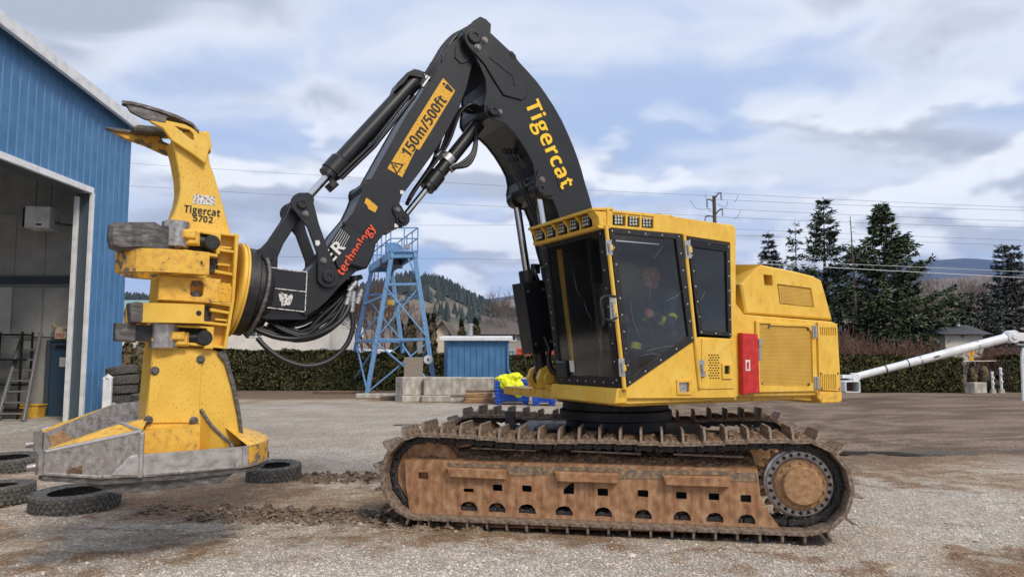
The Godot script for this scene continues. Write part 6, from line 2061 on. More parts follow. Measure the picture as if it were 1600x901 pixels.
# ---------------------------------------------------------------- workshop
func build_workshop() -> void:
	var X := -11.9; var zc := -22.6; var zn := -6.0; var zd := -20.65     # wall plane, far corner, near end, far jamb
	var door_h := at(148, 303, 20.65).y
	var eave := at(211, 196, 22.6).y
	var rise := (at(0, 62, 17.3).y - eave) / (22.6 - 17.3)
	var gy := func(z: float) -> float: return eave + rise * (z - zc)
	var ws := thing("workshop_building", "tall blue ribbed metal workshop with white trim and big open doorway", "building", Transform3D(Basis(), Vector3(X, 0, zc)))
	var pitch := 0.31
	var n := int((zn - zc) / pitch)
	for i in n:
		var z0 := i * pitch; var z1 := z0 + pitch
		var y0 := 0.0 if zc + z1 <= zd + 0.05 else door_h + 0.16
		var t0: float = gy.call(zc + z0); var t1: float = gy.call(zc + z1)
		var p := MB.new()
		# pan with one raised rib at its edge
		var prof := [Vector2(0.0, 0.0), Vector2(0.0, z0), Vector2(0.0, z1 - 0.085), Vector2(0.028, z1 - 0.065), Vector2(0.028, z1 - 0.02), Vector2(0.0, z1)]
		for k in range(1, 5):
			var a: Vector2 = prof[k]; var b: Vector2 = prof[k + 1]
			var ya := lerpf(t0, t1, (a.y - z0) / pitch); var yb := lerpf(t0, t1, (b.y - z0) / pitch)
			p.quad(Vector3(a.x, y0, a.y), Vector3(b.x, y0, b.y), Vector3(b.x, yb, b.y), Vector3(a.x, ya, a.y), Vector3(1, 0, (a.x - b.x) * 20.0))
			p.quad(Vector3(a.x - 0.02, y0, a.y), Vector3(b.x - 0.02, y0, b.y), Vector3(b.x - 0.02, yb, b.y), Vector3(a.x - 0.02, ya, a.y), Vector3(-1, 0, 0))
		obj("cladding_panel", p, M.blue_metal, ws)
	var L := zn - zc
	# inner skin and walls with thickness
	var wl := MB.new()
	var yn: float = gy.call(zn)
	wl.prism(PackedVector2Array([Vector2(0, 0), Vector2(zd - zc, 0), Vector2(zd - zc, door_h), Vector2(L - 0.5, door_h), Vector2(L - 0.5, 0), Vector2(L, 0), Vector2(L, yn - 0.1), Vector2(0, eave - 0.1)]), 0.03, 0.2)
	obj("wall", wl, M.inner_wall, ws, Transform3D(Basis(Vector3(0, 0, 1), UP, Vector3(-1, 0, 0)), Vector3.ZERO))
	var ew := MB.new()
	ew.box(Vector3(-9.0, eave / 2, 0.12), Vector3(17.9, eave, 0.2))
	obj("end_wall", ew, M.inner_wall, ws)
	var en := MB.new()
	en.box(Vector3(-9.0, yn / 2, L - 0.1), Vector3(17.6, yn - 0.2, 0.2))
	obj("end_wall", en, M.blue_metal, ws)
	var bk := MB.new()
	bk.box(Vector3(-18.0, eave / 2, L / 2), Vector3(0.2, eave - 0.1, L))
	obj("back_wall", bk, M.inner_wall, ws)
	var fl := MB.new()
	fl.box(Vector3(-9.0, 0.0, L / 2), Vector3(17.7, 0.06, L - 0.3))
	obj("slab", fl, M.concrete, ws)
	var rf := MB.new()
	var slope := Vector2(L, yn - eave).normalized()
	rf.prism(PackedVector2Array([Vector2(-0.35, eave - rise * 0.35 + 0.02), Vector2(L + 0.3, yn + rise * 0.3 + 0.02), Vector2(L + 0.3, yn + rise * 0.3 + 0.14), Vector2(-0.35, eave - rise * 0.35 + 0.14)]), -0.25, 18.2, 0.01)
	obj("roof", rf, M.white_metal, ws, Transform3D(Basis(Vector3(0, 0, 1), UP, Vector3(-1, 0, 0)), Vector3.ZERO))
	var tr := MB.new()
	tr.prism(PackedVector2Array([Vector2(-0.35, eave - rise * 0.35 - 0.26), Vector2(L + 0.3, yn + rise * 0.3 - 0.26), Vector2(L + 0.3, yn + rise * 0.3 + 0.06), Vector2(-0.35, eave - rise * 0.35 + 0.06)]), -0.36, -0.24, 0.01)
	obj("rake_trim", tr, M.white_metal, ws, Transform3D(Basis(Vector3(0, 0, 1), UP, Vector3(-1, 0, 0)), Vector3.ZERO))
	# door surround: outer trim, dark reveal, inner white track
	var j := zd - zc
	var tm := MB.new()
	tm.box(Vector3(0.02, door_h / 2, j + 0.06), Vector3(0.09, door_h, 0.12), 0.006)
	tm.box(Vector3(0.02, door_h + 0.08, (j + L) / 2), Vector3(0.09, 0.16, L - j - 0.1), 0.006)
	obj("door_trim", tm, M.white_metal, ws)
	var rv := MB.new()
	rv.box(Vector3(-0.24, door_h / 2, j + 0.03), Vector3(0.38, door_h, 0.05))
	rv.box(Vector3(-0.28, door_h + 0.02, (j + L) / 2), Vector3(0.46, 0.05, L - j - 0.6))
	obj("door_reveal", rv, M.reveal, ws)
	var tk := MB.new()
	tk.box(Vector3(-0.38, door_h / 2 - 0.05, j + 0.10), Vector3(0.12, door_h - 0.1, 0.09), 0.006)
	obj("door_track", tk, M.white_metal, ws)
	# liner panels and girt inside the end wall
	for k in 12:
		var lp := MB.new()
		var x := -0.95 - k * 0.92
		lp.box(Vector3(x, 1.2 + 1.95, 0.25), Vector3(0.86, 1.5, 0.03), 0.008)
		obj("liner_panel", lp, M.liner if k % 3 else M.liner_pale, ws)
		var lq := MB.new()
		lq.box(Vector3(x, 5.2, 0.245), Vector3(0.90, 1.9, 0.02), 0.004)
		obj("liner_panel", lq, M.liner, ws)
	var gt := MB.new()
	gt.box(Vector3(-9.0, 4.1, 0.32), Vector3(17.0, 0.2, 0.14), 0.01)
	obj("girt", gt, M.reveal, ws)
	# service door in the end wall
	var dz := zc + 0.26
	var dd := part("service_door", ws, Transform3D(Basis(), Vector3(-X, 0, -zc)))
	var d0 := at(75, 645, -dz); var d1 := at(110, 533, -dz)
	var lf := MB.new()
	lf.box(Vector3((d0.x + d1.x) / 2, d1.y / 2, dz), Vector3(d1.x - d0.x, d1.y - 0.05, 0.06), 0.008)
	obj("leaf", lf, M.door_blue, dd)
	var df := MB.new()
	for x in [d0.x - 0.07, d1.x + 0.07]: df.box(Vector3(x, d1.y / 2, dz + 0.02), Vector3(0.12, d1.y + 0.08, 0.12), 0.006)
	df.box(Vector3((d0.x + d1.x) / 2, d1.y + 0.05, dz + 0.02), Vector3(d1.x - d0.x, 0.1, 0.12), 0.006)
	obj("frame", df, M.reveal, dd)
	var dc := MB.new()
	dc.box(Vector3((d0.x + d1.x) / 2 + 0.05, d1.y - 0.16, dz + 0.07), Vector3(0.35, 0.08, 0.08), 0.01)
	obj("closer", dc, M.black_worn, dd)
	var pp := MB.new()
	pp.box(Vector3(d1.x - 0.17, d1.y - 0.62, dz + 0.035), Vector3(0.24, 0.28, 0.004))
	obj("notice", pp, M.white_ink, dd)
	# exit sign with two lamp heads
	var ex := thing("exit_sign", "small red lettered exit sign with two lamp heads above blue service door", "sign", Transform3D(Basis(), at(98, 520, -dz) + Vector3(0, 0, 0.03)))
	var eb := MB.new()
	eb.box(Vector3(0, 0, 0.06), Vector3(0.34, 0.36, 0.1), 0.012)
	obj("case", eb, flat(rgb(222, 206, 178), 0.5), ex)
	lettering("lettering", "EXIT", 0.12, flat(rgb(196, 48, 36), 0.5), ex, Transform3D(Basis(), Vector3(0, -0.08, 0.113)), true, 0.004, 0.8)
	for s in [-1.0, 1.0]:
		var lh := MB.new()
		lh.lathe([Vector2(0, 0), Vector2(0.05, 0.0), Vector2(0.07, 0.1), Vector2(0.055, 0.11), Vector2(0, 0.1)], Vector3(s * 0.15, 0.2, 0.1), Vector3(s * 0.4, -0.3, 1.0), 14)
		obj("lamp_head", lh, flat(rgb(196, 180, 150), 0.4), ex)
	# unit heater hung under the roof
	var hp := at(66, 342, 21.2)
	var uh := thing("unit_heater", "white box unit heater hung high inside the workshop doorway", "heater", Transform3D(Basis(UP, 0.15), hp))
	var hb := MB.new()
	hb.box(Vector3.ZERO, Vector3(0.66, 0.62, 0.7), 0.02)
	obj("case", hb, M.white_metal, uh)
	var hl := MB.new()
	hl.box(Vector3(-0.36, 0, 0), Vector3(0.08, 0.56, 0.62), 0.01)
	obj("fan_grille", hl, M.black_worn, uh)
	var vn := MB.new()
	vn.box(Vector3(0.06, -0.22, 0.352), Vector3(0.14, 0.05, 0.01))
	obj("badge", vn, M.black_ink, uh)
	var hs := MB.new()
	for s in [-1.0, 1.0]: hs.cyl(Vector3(0.2 * s, 0.3, 0), Vector3(0.2 * s, 8.9 - hp.y, 0), 0.012, -1.0, 8)
	hs.tube(spline([Vector3(0.33, -0.1, 0), Vector3(0.6, -0.14, -0.1), Vector3(1.0, -0.1, -0.5), Vector3(1.35, -0.16, -0.9)], 5), 0.03, 8)
	obj("hanger", hs, M.reveal, uh)
	# step ladder leaning on the end wall
	var l0 := on_ground(4, 664); var l1 := on_ground(34, 664)
	l0 = at(-6, 664, 20.6); l1 = at(36, 664, 20.6); l0.y = 0.03; l1.y = 0.03
	var u0 := at(36, 520, 22.15); var u1 := at(63, 520, 22.15)
	var ld := thing("ladder", "aluminium ladder leaning against the wall inside the workshop", "ladder", Transform3D(Basis(), l0))
	for q in [[l0, u0], [l1, u1]]:
		var r := MB.new()
		r.bar(q[0] - l0, q[1] - l0, 0.07, 0.12, 0.008, Vector3(0, 0, 1))
		obj("rail", r, M.ladder, ld)
	for k in 8:
		var rg := MB.new()
		var t := (k + 0.7) / 8.4
		rg.bar(l0.lerp(u0, t) - l0, l1.lerp(u1, t) - l0, 0.1, 0.05, 0.005)
		obj("rung", rg, M.ladder, ld)
	# a yellow bin and a dark rack in the corner behind it
	var yb := at(48, 655, 21.9)
	var cr := thing("storage_bin", "low yellow storage bin behind the ladder foot", "bin", Transform3D(Basis(), Vector3(yb.x, 0.03, yb.z)))
	var c0 := MB.new()
	c0.prism(PackedVector2Array([Vector2(-0.26, 0), Vector2(0.26, 0), Vector2(0.3, 0.36), Vector2(-0.3, 0.36)]), -0.2, 0.2, 0.01, [])
	obj("tub", c0, M.yellow_worn, cr)
	var c1 := MB.new()
	c1.box(Vector3(0, 0.375, 0), Vector3(0.66, 0.035, 0.46), 0.008)
	obj("rim", c1, M.yellow, cr)
	var rk := thing("tool_rack", "dark steel tool rack standing beside the ladder", "rack", Transform3D(Basis(), Vector3(at(12, 600, 21.6).x, 0.03, -21.6)))
	for k in 4:
		var sf := MB.new()
		sf.box(Vector3(0, 0.25 + k * 0.72, 0), Vector3(1.0, 0.05, 0.5), 0.006)
		obj("shelf", sf, M.black_worn, rk)
	for s in [[-1, -1], [1, -1], [1, 1], [-1, 1]]:
		var po := MB.new()
		po.box(Vector3(0.48 * s[0], 1.25, 0.23 * s[1]), Vector3(0.05, 2.5, 0.05))
		obj("post", po, M.black_worn, rk)

# ---------------------------------------------------------------- tyres
func tyre_mesh(r: float, w: float, lugs := 36) -> ArrayMesh:
	var mb := MB.new()
	var ri := r * 0.62
	mb.lathe([Vector2(ri, -w * 0.38), Vector2(ri + 0.02, -w * 0.42), Vector2(r * 0.8, -w * 0.5), Vector2(r * 0.93, -w * 0.47), Vector2(r * 0.985, -w * 0.38), Vector2(r, -w * 0.2), Vector2(r, w * 0.2), Vector2(r * 0.985, w * 0.38), Vector2(r * 0.93, w * 0.47), Vector2(r * 0.8, w * 0.5), Vector2(ri + 0.02, w * 0.42), Vector2(ri, w * 0.38)], Vector3.ZERO, UP, 48, true)
	mb.lathe([Vector2(ri, w * 0.38), Vector2(ri + 0.03, w * 0.3), Vector2(r * 0.9, w * 0.2), Vector2(r * 0.93, 0), Vector2(r * 0.9, -w * 0.2), Vector2(ri + 0.03, -w * 0.3), Vector2(ri, -w * 0.38)], Vector3.ZERO, UP, 48, true)
	for i in lugs:
		for row in 4:
			var t := TAU * (i + 0.5 * (row % 2)) / lugs
			var d := Vector3(cos(t), 0, sin(t)); var s := Vector3(-sin(t), 0, cos(t))
			mb.box(d * (r - 0.001) + UP * w * lerpf(-0.33, 0.33, row / 3.0), Vector3(0.028, w * 0.19, TAU * r / lugs * 0.62), 0.004, Basis(d, UP, d.cross(UP)))
	return mb.mesh()

func build_yard() -> void:
	var big := tyre_mesh(0.49, 0.24, 44); var mid := tyre_mesh(0.39, 0.25, 36)
	var place := func(m: Mesh, p: Vector3, tilt: Basis, label: String, group: String):
		var o := obj("tyre", m, M.tyre, null, Transform3D(tilt, p))
		tag(o, label, "tyre", group)
	var behind := func(x: float, y: float, d: float) -> Vector3:
		var p := on_ground(x, y)
		return p * ((-p.z + d) / -p.z)
	var g: Vector3 = behind.call(116, 806, 0.45)
	place.call(big, Vector3(g.x, 0.11, g.z), Basis(Vector3(1, 0, 0.3).normalized(), 0.05), "worn tyre lying flat just under the felling head's near horn", "tyres lying in the yard")
	g = behind.call(-18, 797, 0.45)
	place.call(big, Vector3(g.x, 0.11, g.z), Basis(Vector3(0, 0, 1), 0.04), "half-seen tyre lying flat at the picture's left edge, nearest one", "tyres lying in the yard")
	g = behind.call(10, 742, 0.5)
	place.call(big, Vector3(g.x, 0.11, g.z), Basis(Vector3(1, 0, 0), 0.06), "tyre lying flat behind the felling head's horn tips", "tyres lying in the yard")
	g = behind.call(427, 756, 0.38)
	place.call(mid, Vector3(g.x, 0.115, g.z), Basis(Vector3(1, 0, 0), 0.08), "tyre lying flat on the gravel behind the felling head's heel", "tyres lying in the yard")
	# stacks by the workshop corner
	var sa := at(190, 600, 21.0); var sb := at(226, 600, 20.6)
	for k in 6:
		place.call(mid, Vector3(sa.x + 0.05 * sin(k * 2.1), 0.14 + 0.255 * k, sa.z + 0.05 * cos(k * 1.7)), Basis(Vector3(0, 0, 1), [0.0, 0.02, -0.02, 0.04, 0.06, 0.16][k]), ["bottom", "second", "third", "fourth", "fifth", "topmost, tilted"][k] + " tyre of the taller stack at the workshop corner", "tyres stacked by the workshop corner")
	for k in 3:
		place.call(mid, Vector3(sb.x + 0.04 * k, 0.14 + 0.26 * k, sb.z), Basis(Vector3(0, 0, 1), -0.02 * k), ["bottom", "middle", "top"][k] + " tyre of the short stack behind the felling head column", "tyres stacked by the workshop corner")
	# white bollard
	var bp := at(167, 610, 19.2)
	var bl := thing("bollard", "white square bollard with pointed top at the workshop corner", "bollard", Transform3D(Basis(UP, 0.3), Vector3(bp.x, 0, bp.z)))
	var bh := at(167, 590, 19.2).y
	var b0 := MB.new()
	b0.box(Vector3(0, bh / 2, 0), Vector3(0.2, bh, 0.2), 0.02)
	obj("shaft", b0, M.white_metal, bl)
	var b1 := MB.new()
	b1.lathe([Vector2(0.145, 0), Vector2(0.0, 0.11)], Vector3(0, bh - 0.005, 0), UP, 4)
	obj("cap", b1, M.white_metal, bl)
	build_tower()
	build_stores()
	build_lift()

func build_tower() -> void:
	var o := at(573, 614, 35.0)
	o.y = 0.0
	var tw := thing("lookout_tower", "blue steel lattice tower with railed platform on top", "tower", Transform3D(Basis(), o))
	var P := func(x: float, y: float, d: float, gy := -1.0) -> Vector3:
		var p := at(x, y, d)
		if gy >= 0.0: p.y = gy
		return p - o
	var nl0: Vector3 = P.call(573, 614, 34.0, 0.0); var nr0: Vector3 = P.call(681, 614, 34.0, 0.0); var nl1: Vector3 = P.call(611.5, 402, 34.0); var nr1: Vector3 = P.call(648, 401, 34.0)
	var fl0: Vector3 = P.call(542, 609, 39.5, 0.0); var fr0: Vector3 = P.call(637, 609, 39.5, 0.0); var fl1: Vector3 = P.call(580, 424, 39.5); var fr1: Vector3 = P.call(612, 423, 39.5)
	var beam := func(called: String, a: Vector3, b: Vector3, w: float, m: Material = null):
		var mb := MB.new()
		mb.bar(a, b, w, w * 0.9, 0.008)
		obj(called, mb, m if m else M.tower_blue, tw)
	for q in [[nl0, nl1], [nr0, nr1], [fl0, fl1], [fr0, fr1]]: beam.call("leg", q[0], q[1], 0.21)
	var L := func(a: Vector3, b: Vector3, t: float) -> Vector3: return a.lerp(b, t)
	# horizontals and crossed braces on each face
	for q in [[nl0, nl1, nr0, nr1], [fl0, fl1, fr0, fr1]]:
		for t in [0.40, 0.80]: beam.call("strut", L.call(q[0], q[1], t), L.call(q[2], q[3], t), 0.13)
		for s in [[0.02, 0.38], [0.42, 0.78]]:
			beam.call("brace", L.call(q[0], q[1], s[0]), L.call(q[2], q[3], s[1]), 0.075)
			beam.call("brace", L.call(q[2], q[3], s[0]) + Vector3(0, 0, 0.1), L.call(q[0], q[1], s[1]) + Vector3(0, 0, 0.1), 0.075)
		beam.call("knee_brace", L.call(q[2], q[3], 0.8), L.call(q[0], q[1], 1.0).lerp(L.call(q[2], q[3], 1.0), 0.7), 0.08)
	for q in [[nl0, nl1, fl0, fl1], [nr0, nr1, fr0, fr1]]:
		for t in [0.40, 0.72]: beam.call("strut", L.call(q[0], q[1], t), L.call(q[2], q[3], t), 0.12)
		for s in [[0.02, 0.38]]:
			beam.call("brace", L.call(q[0], q[1], s[0]), L.call(q[2], q[3], s[1]), 0.08)
			beam.call("brace", L.call(q[2], q[3], s[0]) + Vector3(0.1, 0, 0), L.call(q[0], q[1], s[1]) + Vector3(0.1, 0, 0), 0.08)
	for q in [[nl1, fl1], [nr1, fr1], [nl1, nr1], [fl1, fr1]]:
		var mb := MB.new()
		var k: Vector3 = (q[1] - q[0]).normalized() * 0.15
		mb.bar(q[0] - k + Vector3(0, 0.12, 0), q[1] + k + Vector3(0, 0.12, 0), 0.16, 0.32, 0.01)
		obj("platform_beam", mb, M.tower_blue, tw)
	var dk := MB.new()
	var c := (nl1 + nr1 + fl1 + fr1) / 4.0 + Vector3(0, 0.32, 0)
	var ex: Vector3 = (nr1 - nl1) * 0.58; var ez: Vector3 = (fl1 - nl1) * 0.53
	ex.y = 0; ez.y = 0
	var cs := [c - ex - ez, c + ex - ez, c + ex + ez, c - ex + ez]
	dk.quad(cs[0], cs[1], cs[2], cs[3], UP)
	dk.quad(cs[0] - UP * 0.08, cs[1] - UP * 0.08, cs[2] - UP * 0.08, cs[3] - UP * 0.08, -UP)
	for i in 4: dk.quad(cs[i], cs[(i + 1) % 4], cs[(i + 1) % 4] - UP * 0.08, cs[i] - UP * 0.08, cs[i] + cs[(i + 1) % 4] - c * 2.0)
	obj("deck", dk, M.tower_blue, tw)
	for i in 4:
		var a: Vector3 = cs[i]; var b: Vector3 = cs[(i + 1) % 4]
		var nn := 2 if i % 2 == 0 else 5
		for k in nn:
			var mb := MB.new()
			var p := a.lerp(b, float(k) / nn)
			mb.cyl(p, p + UP * 1.05, 0.03, -1.0, 8)
			obj("baluster", mb, M.tower_blue, tw)
		for hgt in [0.55, 1.05]:
			var mb := MB.new()
			mb.cyl(a + UP * hgt, b + UP * hgt, 0.03, -1.0, 8)
			obj("rail", mb, M.tower_blue, tw)
	# winch box and lamp on the deck, hook block slung below
	var wb := MB.new()
	wb.box(c - ez * 0.45 + UP * 0.26 - ex * 0.25, Vector3(0.55, 0.5, 1.3), 0.02)
	obj("winch_box", wb, M.tower_blue, tw)
	var lm := MB.new()
	lm.box(c - ez * 0.9 + ex * 0.3 + UP * 0.2, Vector3(0.3, 0.2, 0.2), 0.02)
	lm.cyl(c - ez * 0.9 + ex * 0.3, c - ez * 0.9 + ex * 0.3 + UP * 0.12, 0.03, -1.0, 8)
	obj("flood_lamp", lm, M.zinc, tw)
	var cp := MB.new()
	cp.box(c - UP * 0.25, Vector3(0.9, 0.35, 1.6), 0.03)
	obj("hoist_frame", cp, M.dark_steel, tw)
	var hk := MB.new()
	var hkp: Vector3 = P.call(610, 473, 36.5)
	hk.cyl(hkp, Vector3(hkp.x, c.y, hkp.z), 0.012, -1.0, 6)
	obj("hoist_chain", hk, M.dark_steel, tw)
	var hb := MB.new()
	hb.box(hkp, Vector3(0.34, 0.26, 0.2), 0.04)
	obj("hook_block", hb, M.yellow, tw)
	# caged ladder up the back
	for s in [0.0, 1.0]:
		beam.call("ladder_rail", P.call(578 + s * 8, 560, 40.5, 0.0), P.call(585 + s * 6, 424, 40.5), 0.05, M.dark_steel)
	var rungs := MB.new()
	for k in 24:
		var t := k / 24.0
		var a: Vector3 = (P.call(578, 560, 40.5, 0.0) as Vector3).lerp(P.call(585, 424, 40.5), t); var b: Vector3 = (P.call(586, 560, 40.5, 0.0) as Vector3).lerp(P.call(591, 424, 40.5), t)
		rungs.cyl(a, b, 0.015, -1.0, 6)
	obj("ladder_rungs", rungs, M.dark_steel, tw)
	# white reel fixed to the leg
	var rp := at(669, 561.5, 33.6)
	var rl := thing("cable_reel", "white round reel hung on the tower's leg", "reel", Transform3D(Basis(), rp))
	var r0 := MB.new()
	for z in [-0.06, 0.06]: r0.lathe([Vector2(0.04, -0.012), Vector2(0.2, -0.012), Vector2(0.2, 0.012), Vector2(0.04, 0.012)], Vector3(0, 0, z), Vector3(0, 0, 1), 28)
	obj("flange", r0, M.white_metal, rl)
	var r1 := MB.new()
	r1.cyl(Vector3(0, 0, -0.09), Vector3(0, 0, 0.09), 0.045, -1.0, 16)
	obj("hub", r1, M.black_worn, rl)

func block(p0: Vector3, w: float, h: float, d: float, turn: float, label: String, group: String, m: Material = null, called := "concrete_block", cat := "block") -> void:
	var mb := MB.new()
	mb.box(Vector3(0, h / 2, 0), Vector3(w, h, d), 0.025)
	tag(obj(called, mb, m if m else M.concrete, null, Transform3D(Basis(UP, turn), p0)), label, cat, group)

func build_stores() -> void:
	var d := 29.4
	var y0 := at(700, 617.5, d).y; var y1 := at(700, 589.5, d).y
	var xw := func(x: float, dd := 29.4) -> float: return at(x, 600, dd).x
	var hb := y1 - y0
	block(Vector3(xw.call(648), y0 + 0.004, -d - 0.5), 1.5, hb, 0.75, 0.55, "turned concrete block at the end of the low block wall", "wall blocks")
	block(Vector3(xw.call(690), y0 + 0.004, -d - 0.35), 1.42, hb, 0.75, 0.0, "concrete block left of the blue shed front, upper course", "wall blocks")
	block(Vector3(xw.call(744.5), y0 + 0.004, -d - 0.35), 1.36, hb - 0.01, 0.75, 0.0, "concrete block below the blue shed, behind the timber pile", "wall blocks")
	block(Vector3(xw.call(800), y0 + 0.004, -d - 0.38), 1.4, hb - 0.02, 0.75, 0.0, "concrete block behind the blue bin of yellow clothing", "wall blocks")
	block(Vector3(xw.call(853), y0 + 0.004, -d - 0.42), 1.3, hb - 0.02, 0.75, 0.0, "concrete block mostly hidden behind the boom cylinder", "wall blocks")
	block(Vector3(xw.call(650), 0, -d - 0.45), 1.6, y0, 0.8, 0.5, "low footing block under the turned block", "footing blocks")
	block(Vector3(xw.call(677), 0, -d - 0.3), 0.9, y0, 0.85, 0.0, "low footing block under the left wall blocks", "footing blocks")
	block(Vector3(xw.call(712), 0, -d - 0.3), 0.95, y0, 0.85, 0.0, "low footing block with a plank on it", "footing blocks")
	block(Vector3(xw.call(800), 0, -d - 0.4), 4.0, y0, 0.8, 0.0, "long low footing block behind bins and timbers", "footing blocks")
	# kerb and sleepers by the tower
	var kp := on_ground(595, 622)
	block(Vector3(kp.x, 0, kp.z), 2.1, 0.2, 0.4, 0.03, "long low concrete kerb in front of the tower feet", "", null, "concrete_kerb", "kerb")
	kp = on_ground(617, 625)
	block(Vector3(kp.x, 0, kp.z), 1.15, 0.17, 0.25, 0.02, "reddish timber lying in front of the concrete kerb", "loose timbers", M.old_timber, "timber", "timber")
	kp = on_ground(545, 615)
	block(Vector3(kp.x - 0.2, 0, kp.z), 3.0, 0.14, 0.22, 0.0, "dark sleeper lying along the hedge by the tower's left foot", "loose timbers", M.old_timber, "timber", "timber")
	# timber pile
	var names := ["lower near timber of the pile beside the blue bin", "lower far timber of the pile beside the blue bin", "short squared timber end in the pile's middle", "upper timber of the pile beside the blue bin", "thin plank on top of the timber pile", "dark plank jutting left from the timber pile"]
	var spec := [[750, 0.0, 1.25, 0.2, 0.25, 0.0, 0.1], [755, 0.0, 1.2, 0.2, 0.25, 0.0, 0.42], [741, 0.2, 0.7, 0.2, 0.24, 0.0, 0.1], [757, 0.2, 0.6, 0.19, 0.24, 0.02, 0.12], [752, 0.41, 1.2, 0.07, 0.26, 0.03, 0.2], [717, 0.23, 0.62, 0.07, 0.16, 0.0, -0.15]]
	for k in spec.size():
		var s: Array = spec[k]
		block(Vector3(xw.call(s[0], 28.7), s[1] + 0.002, -28.7 - s[6]), s[2], s[3], s[4], s[5], names[k], "timber pile by the block wall", M.timber if k != 5 and k != 4 else M.old_timber, "timber", "timber")
	# plywood board standing on the block
	var pb := at(646, 574, 30.0)
	var ps := MB.new()
	ps.box(Vector3.ZERO, Vector3(0.76, 0.84, 0.03), 0.004)
	tag(obj("plywood_board", ps, M.plywood, null, Transform3D(Basis(Vector3.RIGHT, -0.06), pb)), "weathered square plywood board standing on the turned concrete block", "board")
	# blue shed
	var ds := 31.6
	var s0 := at(699, 600, ds); var s1 := at(795, 531, ds)
	var bs := thing("pump_shed", "small blue ribbed metal shed with white roof and vent pipe", "shed", Transform3D(Basis(), Vector3(s0.x, 0, -ds)))
	var w := s1.x - s0.x; var h := s1.y
	var core := MB.new()
	core.box(Vector3(w / 2, h / 2, -0.95), Vector3(w - 0.06, h - 0.05, 1.8))
	obj("wall", core, M.blue_metal, bs)
	for k in 10:
		var pn := MB.new()
		var x0 := w * k / 10.0; var x1 := w * (k + 1) / 10.0
		pn.prism(PackedVector2Array([Vector2(x0, 0), Vector2(x1 - 0.07, 0), Vector2(x1 - 0.055, 0.035), Vector2(x1 - 0.015, 0.035), Vector2(x1, 0), Vector2(x1, -0.02), Vector2(x0, -0.02)]), 0.0, h - 0.01)
		obj("cladding_panel", pn, M.blue_metal, bs, Transform3D(Basis(Vector3(1, 0, 0), Vector3(0, 0, 1), Vector3(0, 1, 0)), Vector3(0, 0, 0)))
	var lw := MB.new()
	lw.quad(Vector3(-0.0, 0, 0.0), Vector3(-0.32, 0, -1.8), Vector3(-0.32, h, -1.8), Vector3(0, h, 0), Vector3(-1, 0, 0.2))
	lw.quad(Vector3(-0.32, 0, -1.8), Vector3(0.2, 0, -1.8), Vector3(0.2, h, -1.8), Vector3(-0.32, h, -1.8), Vector3(0, 0, -1))
	obj("side_wall", lw, M.blue_metal, bs)
	var rf := MB.new()
	rf.box(Vector3(w / 2 - 0.1, h + 0.09, -0.85), Vector3(w + 0.5, 0.17, 2.2), 0.02, Basis(Vector3.RIGHT, 0.04))
	obj("roof", rf, M.white_metal, bs)
	var vp := MB.new()
	var vx := at(735, 515, ds + 0.8).x - s0.x
	vp.cyl(Vector3(vx, h + 0.1, -0.8), Vector3(vx, h + 0.68, -0.8), 0.1, -1.0, 16)
	vp.cyl(Vector3(vx, h + 0.64, -0.8), Vector3(vx, h + 0.72, -0.8), 0.14, -1.0, 16, 0.01)
	obj("vent_pipe", vp, M.zinc, bs)
	var dp := MB.new()
	dp.tube(spline([Vector3(w - 0.04, h, 0.08), Vector3(w - 0.04, 1.5, 0.08), Vector3(w - 0.02, 1.18, 0.09), Vector3(w + 0.15, 1.02, 0.14), Vector3(w + 0.42, 0.88, 0.2)], 5), 0.05, 8)
	obj("downpipe", dp, M.blue_metal, bs)
	# blue bins
	var bn := func(px0: float, px1: float, top: float, dd: float, label: String, filled: bool) -> Node3D:
		var a := at(px0, top, dd); var b := at(px1, top, dd)
		var t := thing("plastic_bin", label, "bin", Transform3D(Basis(), Vector3((a.x + b.x) / 2, 0, -dd)), "blue plastic bins")
		var ww := b.x - a.x; var hh := a.y
		for s in [[0, 1], [0, -1], [1, 1], [1, -1]]:
			var sd := MB.new()
			if s[0] == 0:
				sd.box(Vector3(0, hh / 2 + 0.06, 0.42 * s[1]), Vector3(ww, hh - 0.12, 0.04), 0.01)
				for k in 5: sd.box(Vector3(0, 0.16 + (hh - 0.24) * k / 4.0, 0.45 * s[1]), Vector3(ww, 0.035, 0.035), 0.008)
			else:
				sd.box(Vector3((ww / 2 - 0.02) * s[1], hh / 2 + 0.06, 0), Vector3(0.04, hh - 0.12, 0.82), 0.01)
			obj("side", sd, M.blue_plastic, t)
		for s in [-1.0, 1.0]:
			var cp := MB.new()
			cp.box(Vector3((ww / 2 - 0.09) * s, hh / 2 + 0.02, 0.44), Vector3(0.14, hh - 0.05, 0.05))
			for k in 6: cp.box(Vector3((ww / 2 - 0.09) * s, 0.15 + (hh - 0.25) * k / 5.0, 0.47), Vector3(0.2, 0.06, 0.05), 0.01)
			cp.box(Vector3((ww / 2 - 0.12) * s, 0.06, 0.3), Vector3(0.22, 0.12, 0.25), 0.01)
			obj("foot", cp, M.blue_plastic, t)
		var ba := MB.new()
		ba.box(Vector3(0, 0.14, 0), Vector3(ww - 0.06, 0.05, 0.8))
		obj("base", ba, M.blue_plastic, t)
		return t
	bn.call(774, 826, 593, 28.2, "tall blue plastic bin piled with bright yellow clothing", true)
	bn.call(832, 867, 611, 27.6, "low blue plastic bin beside the boom foot", false)
	# heap of hi-vis clothing spilling over the front
	var a := at(799, 600, 28.0)
	var heap := MB.new()
	var lump := noise(2.2, 401, 4)
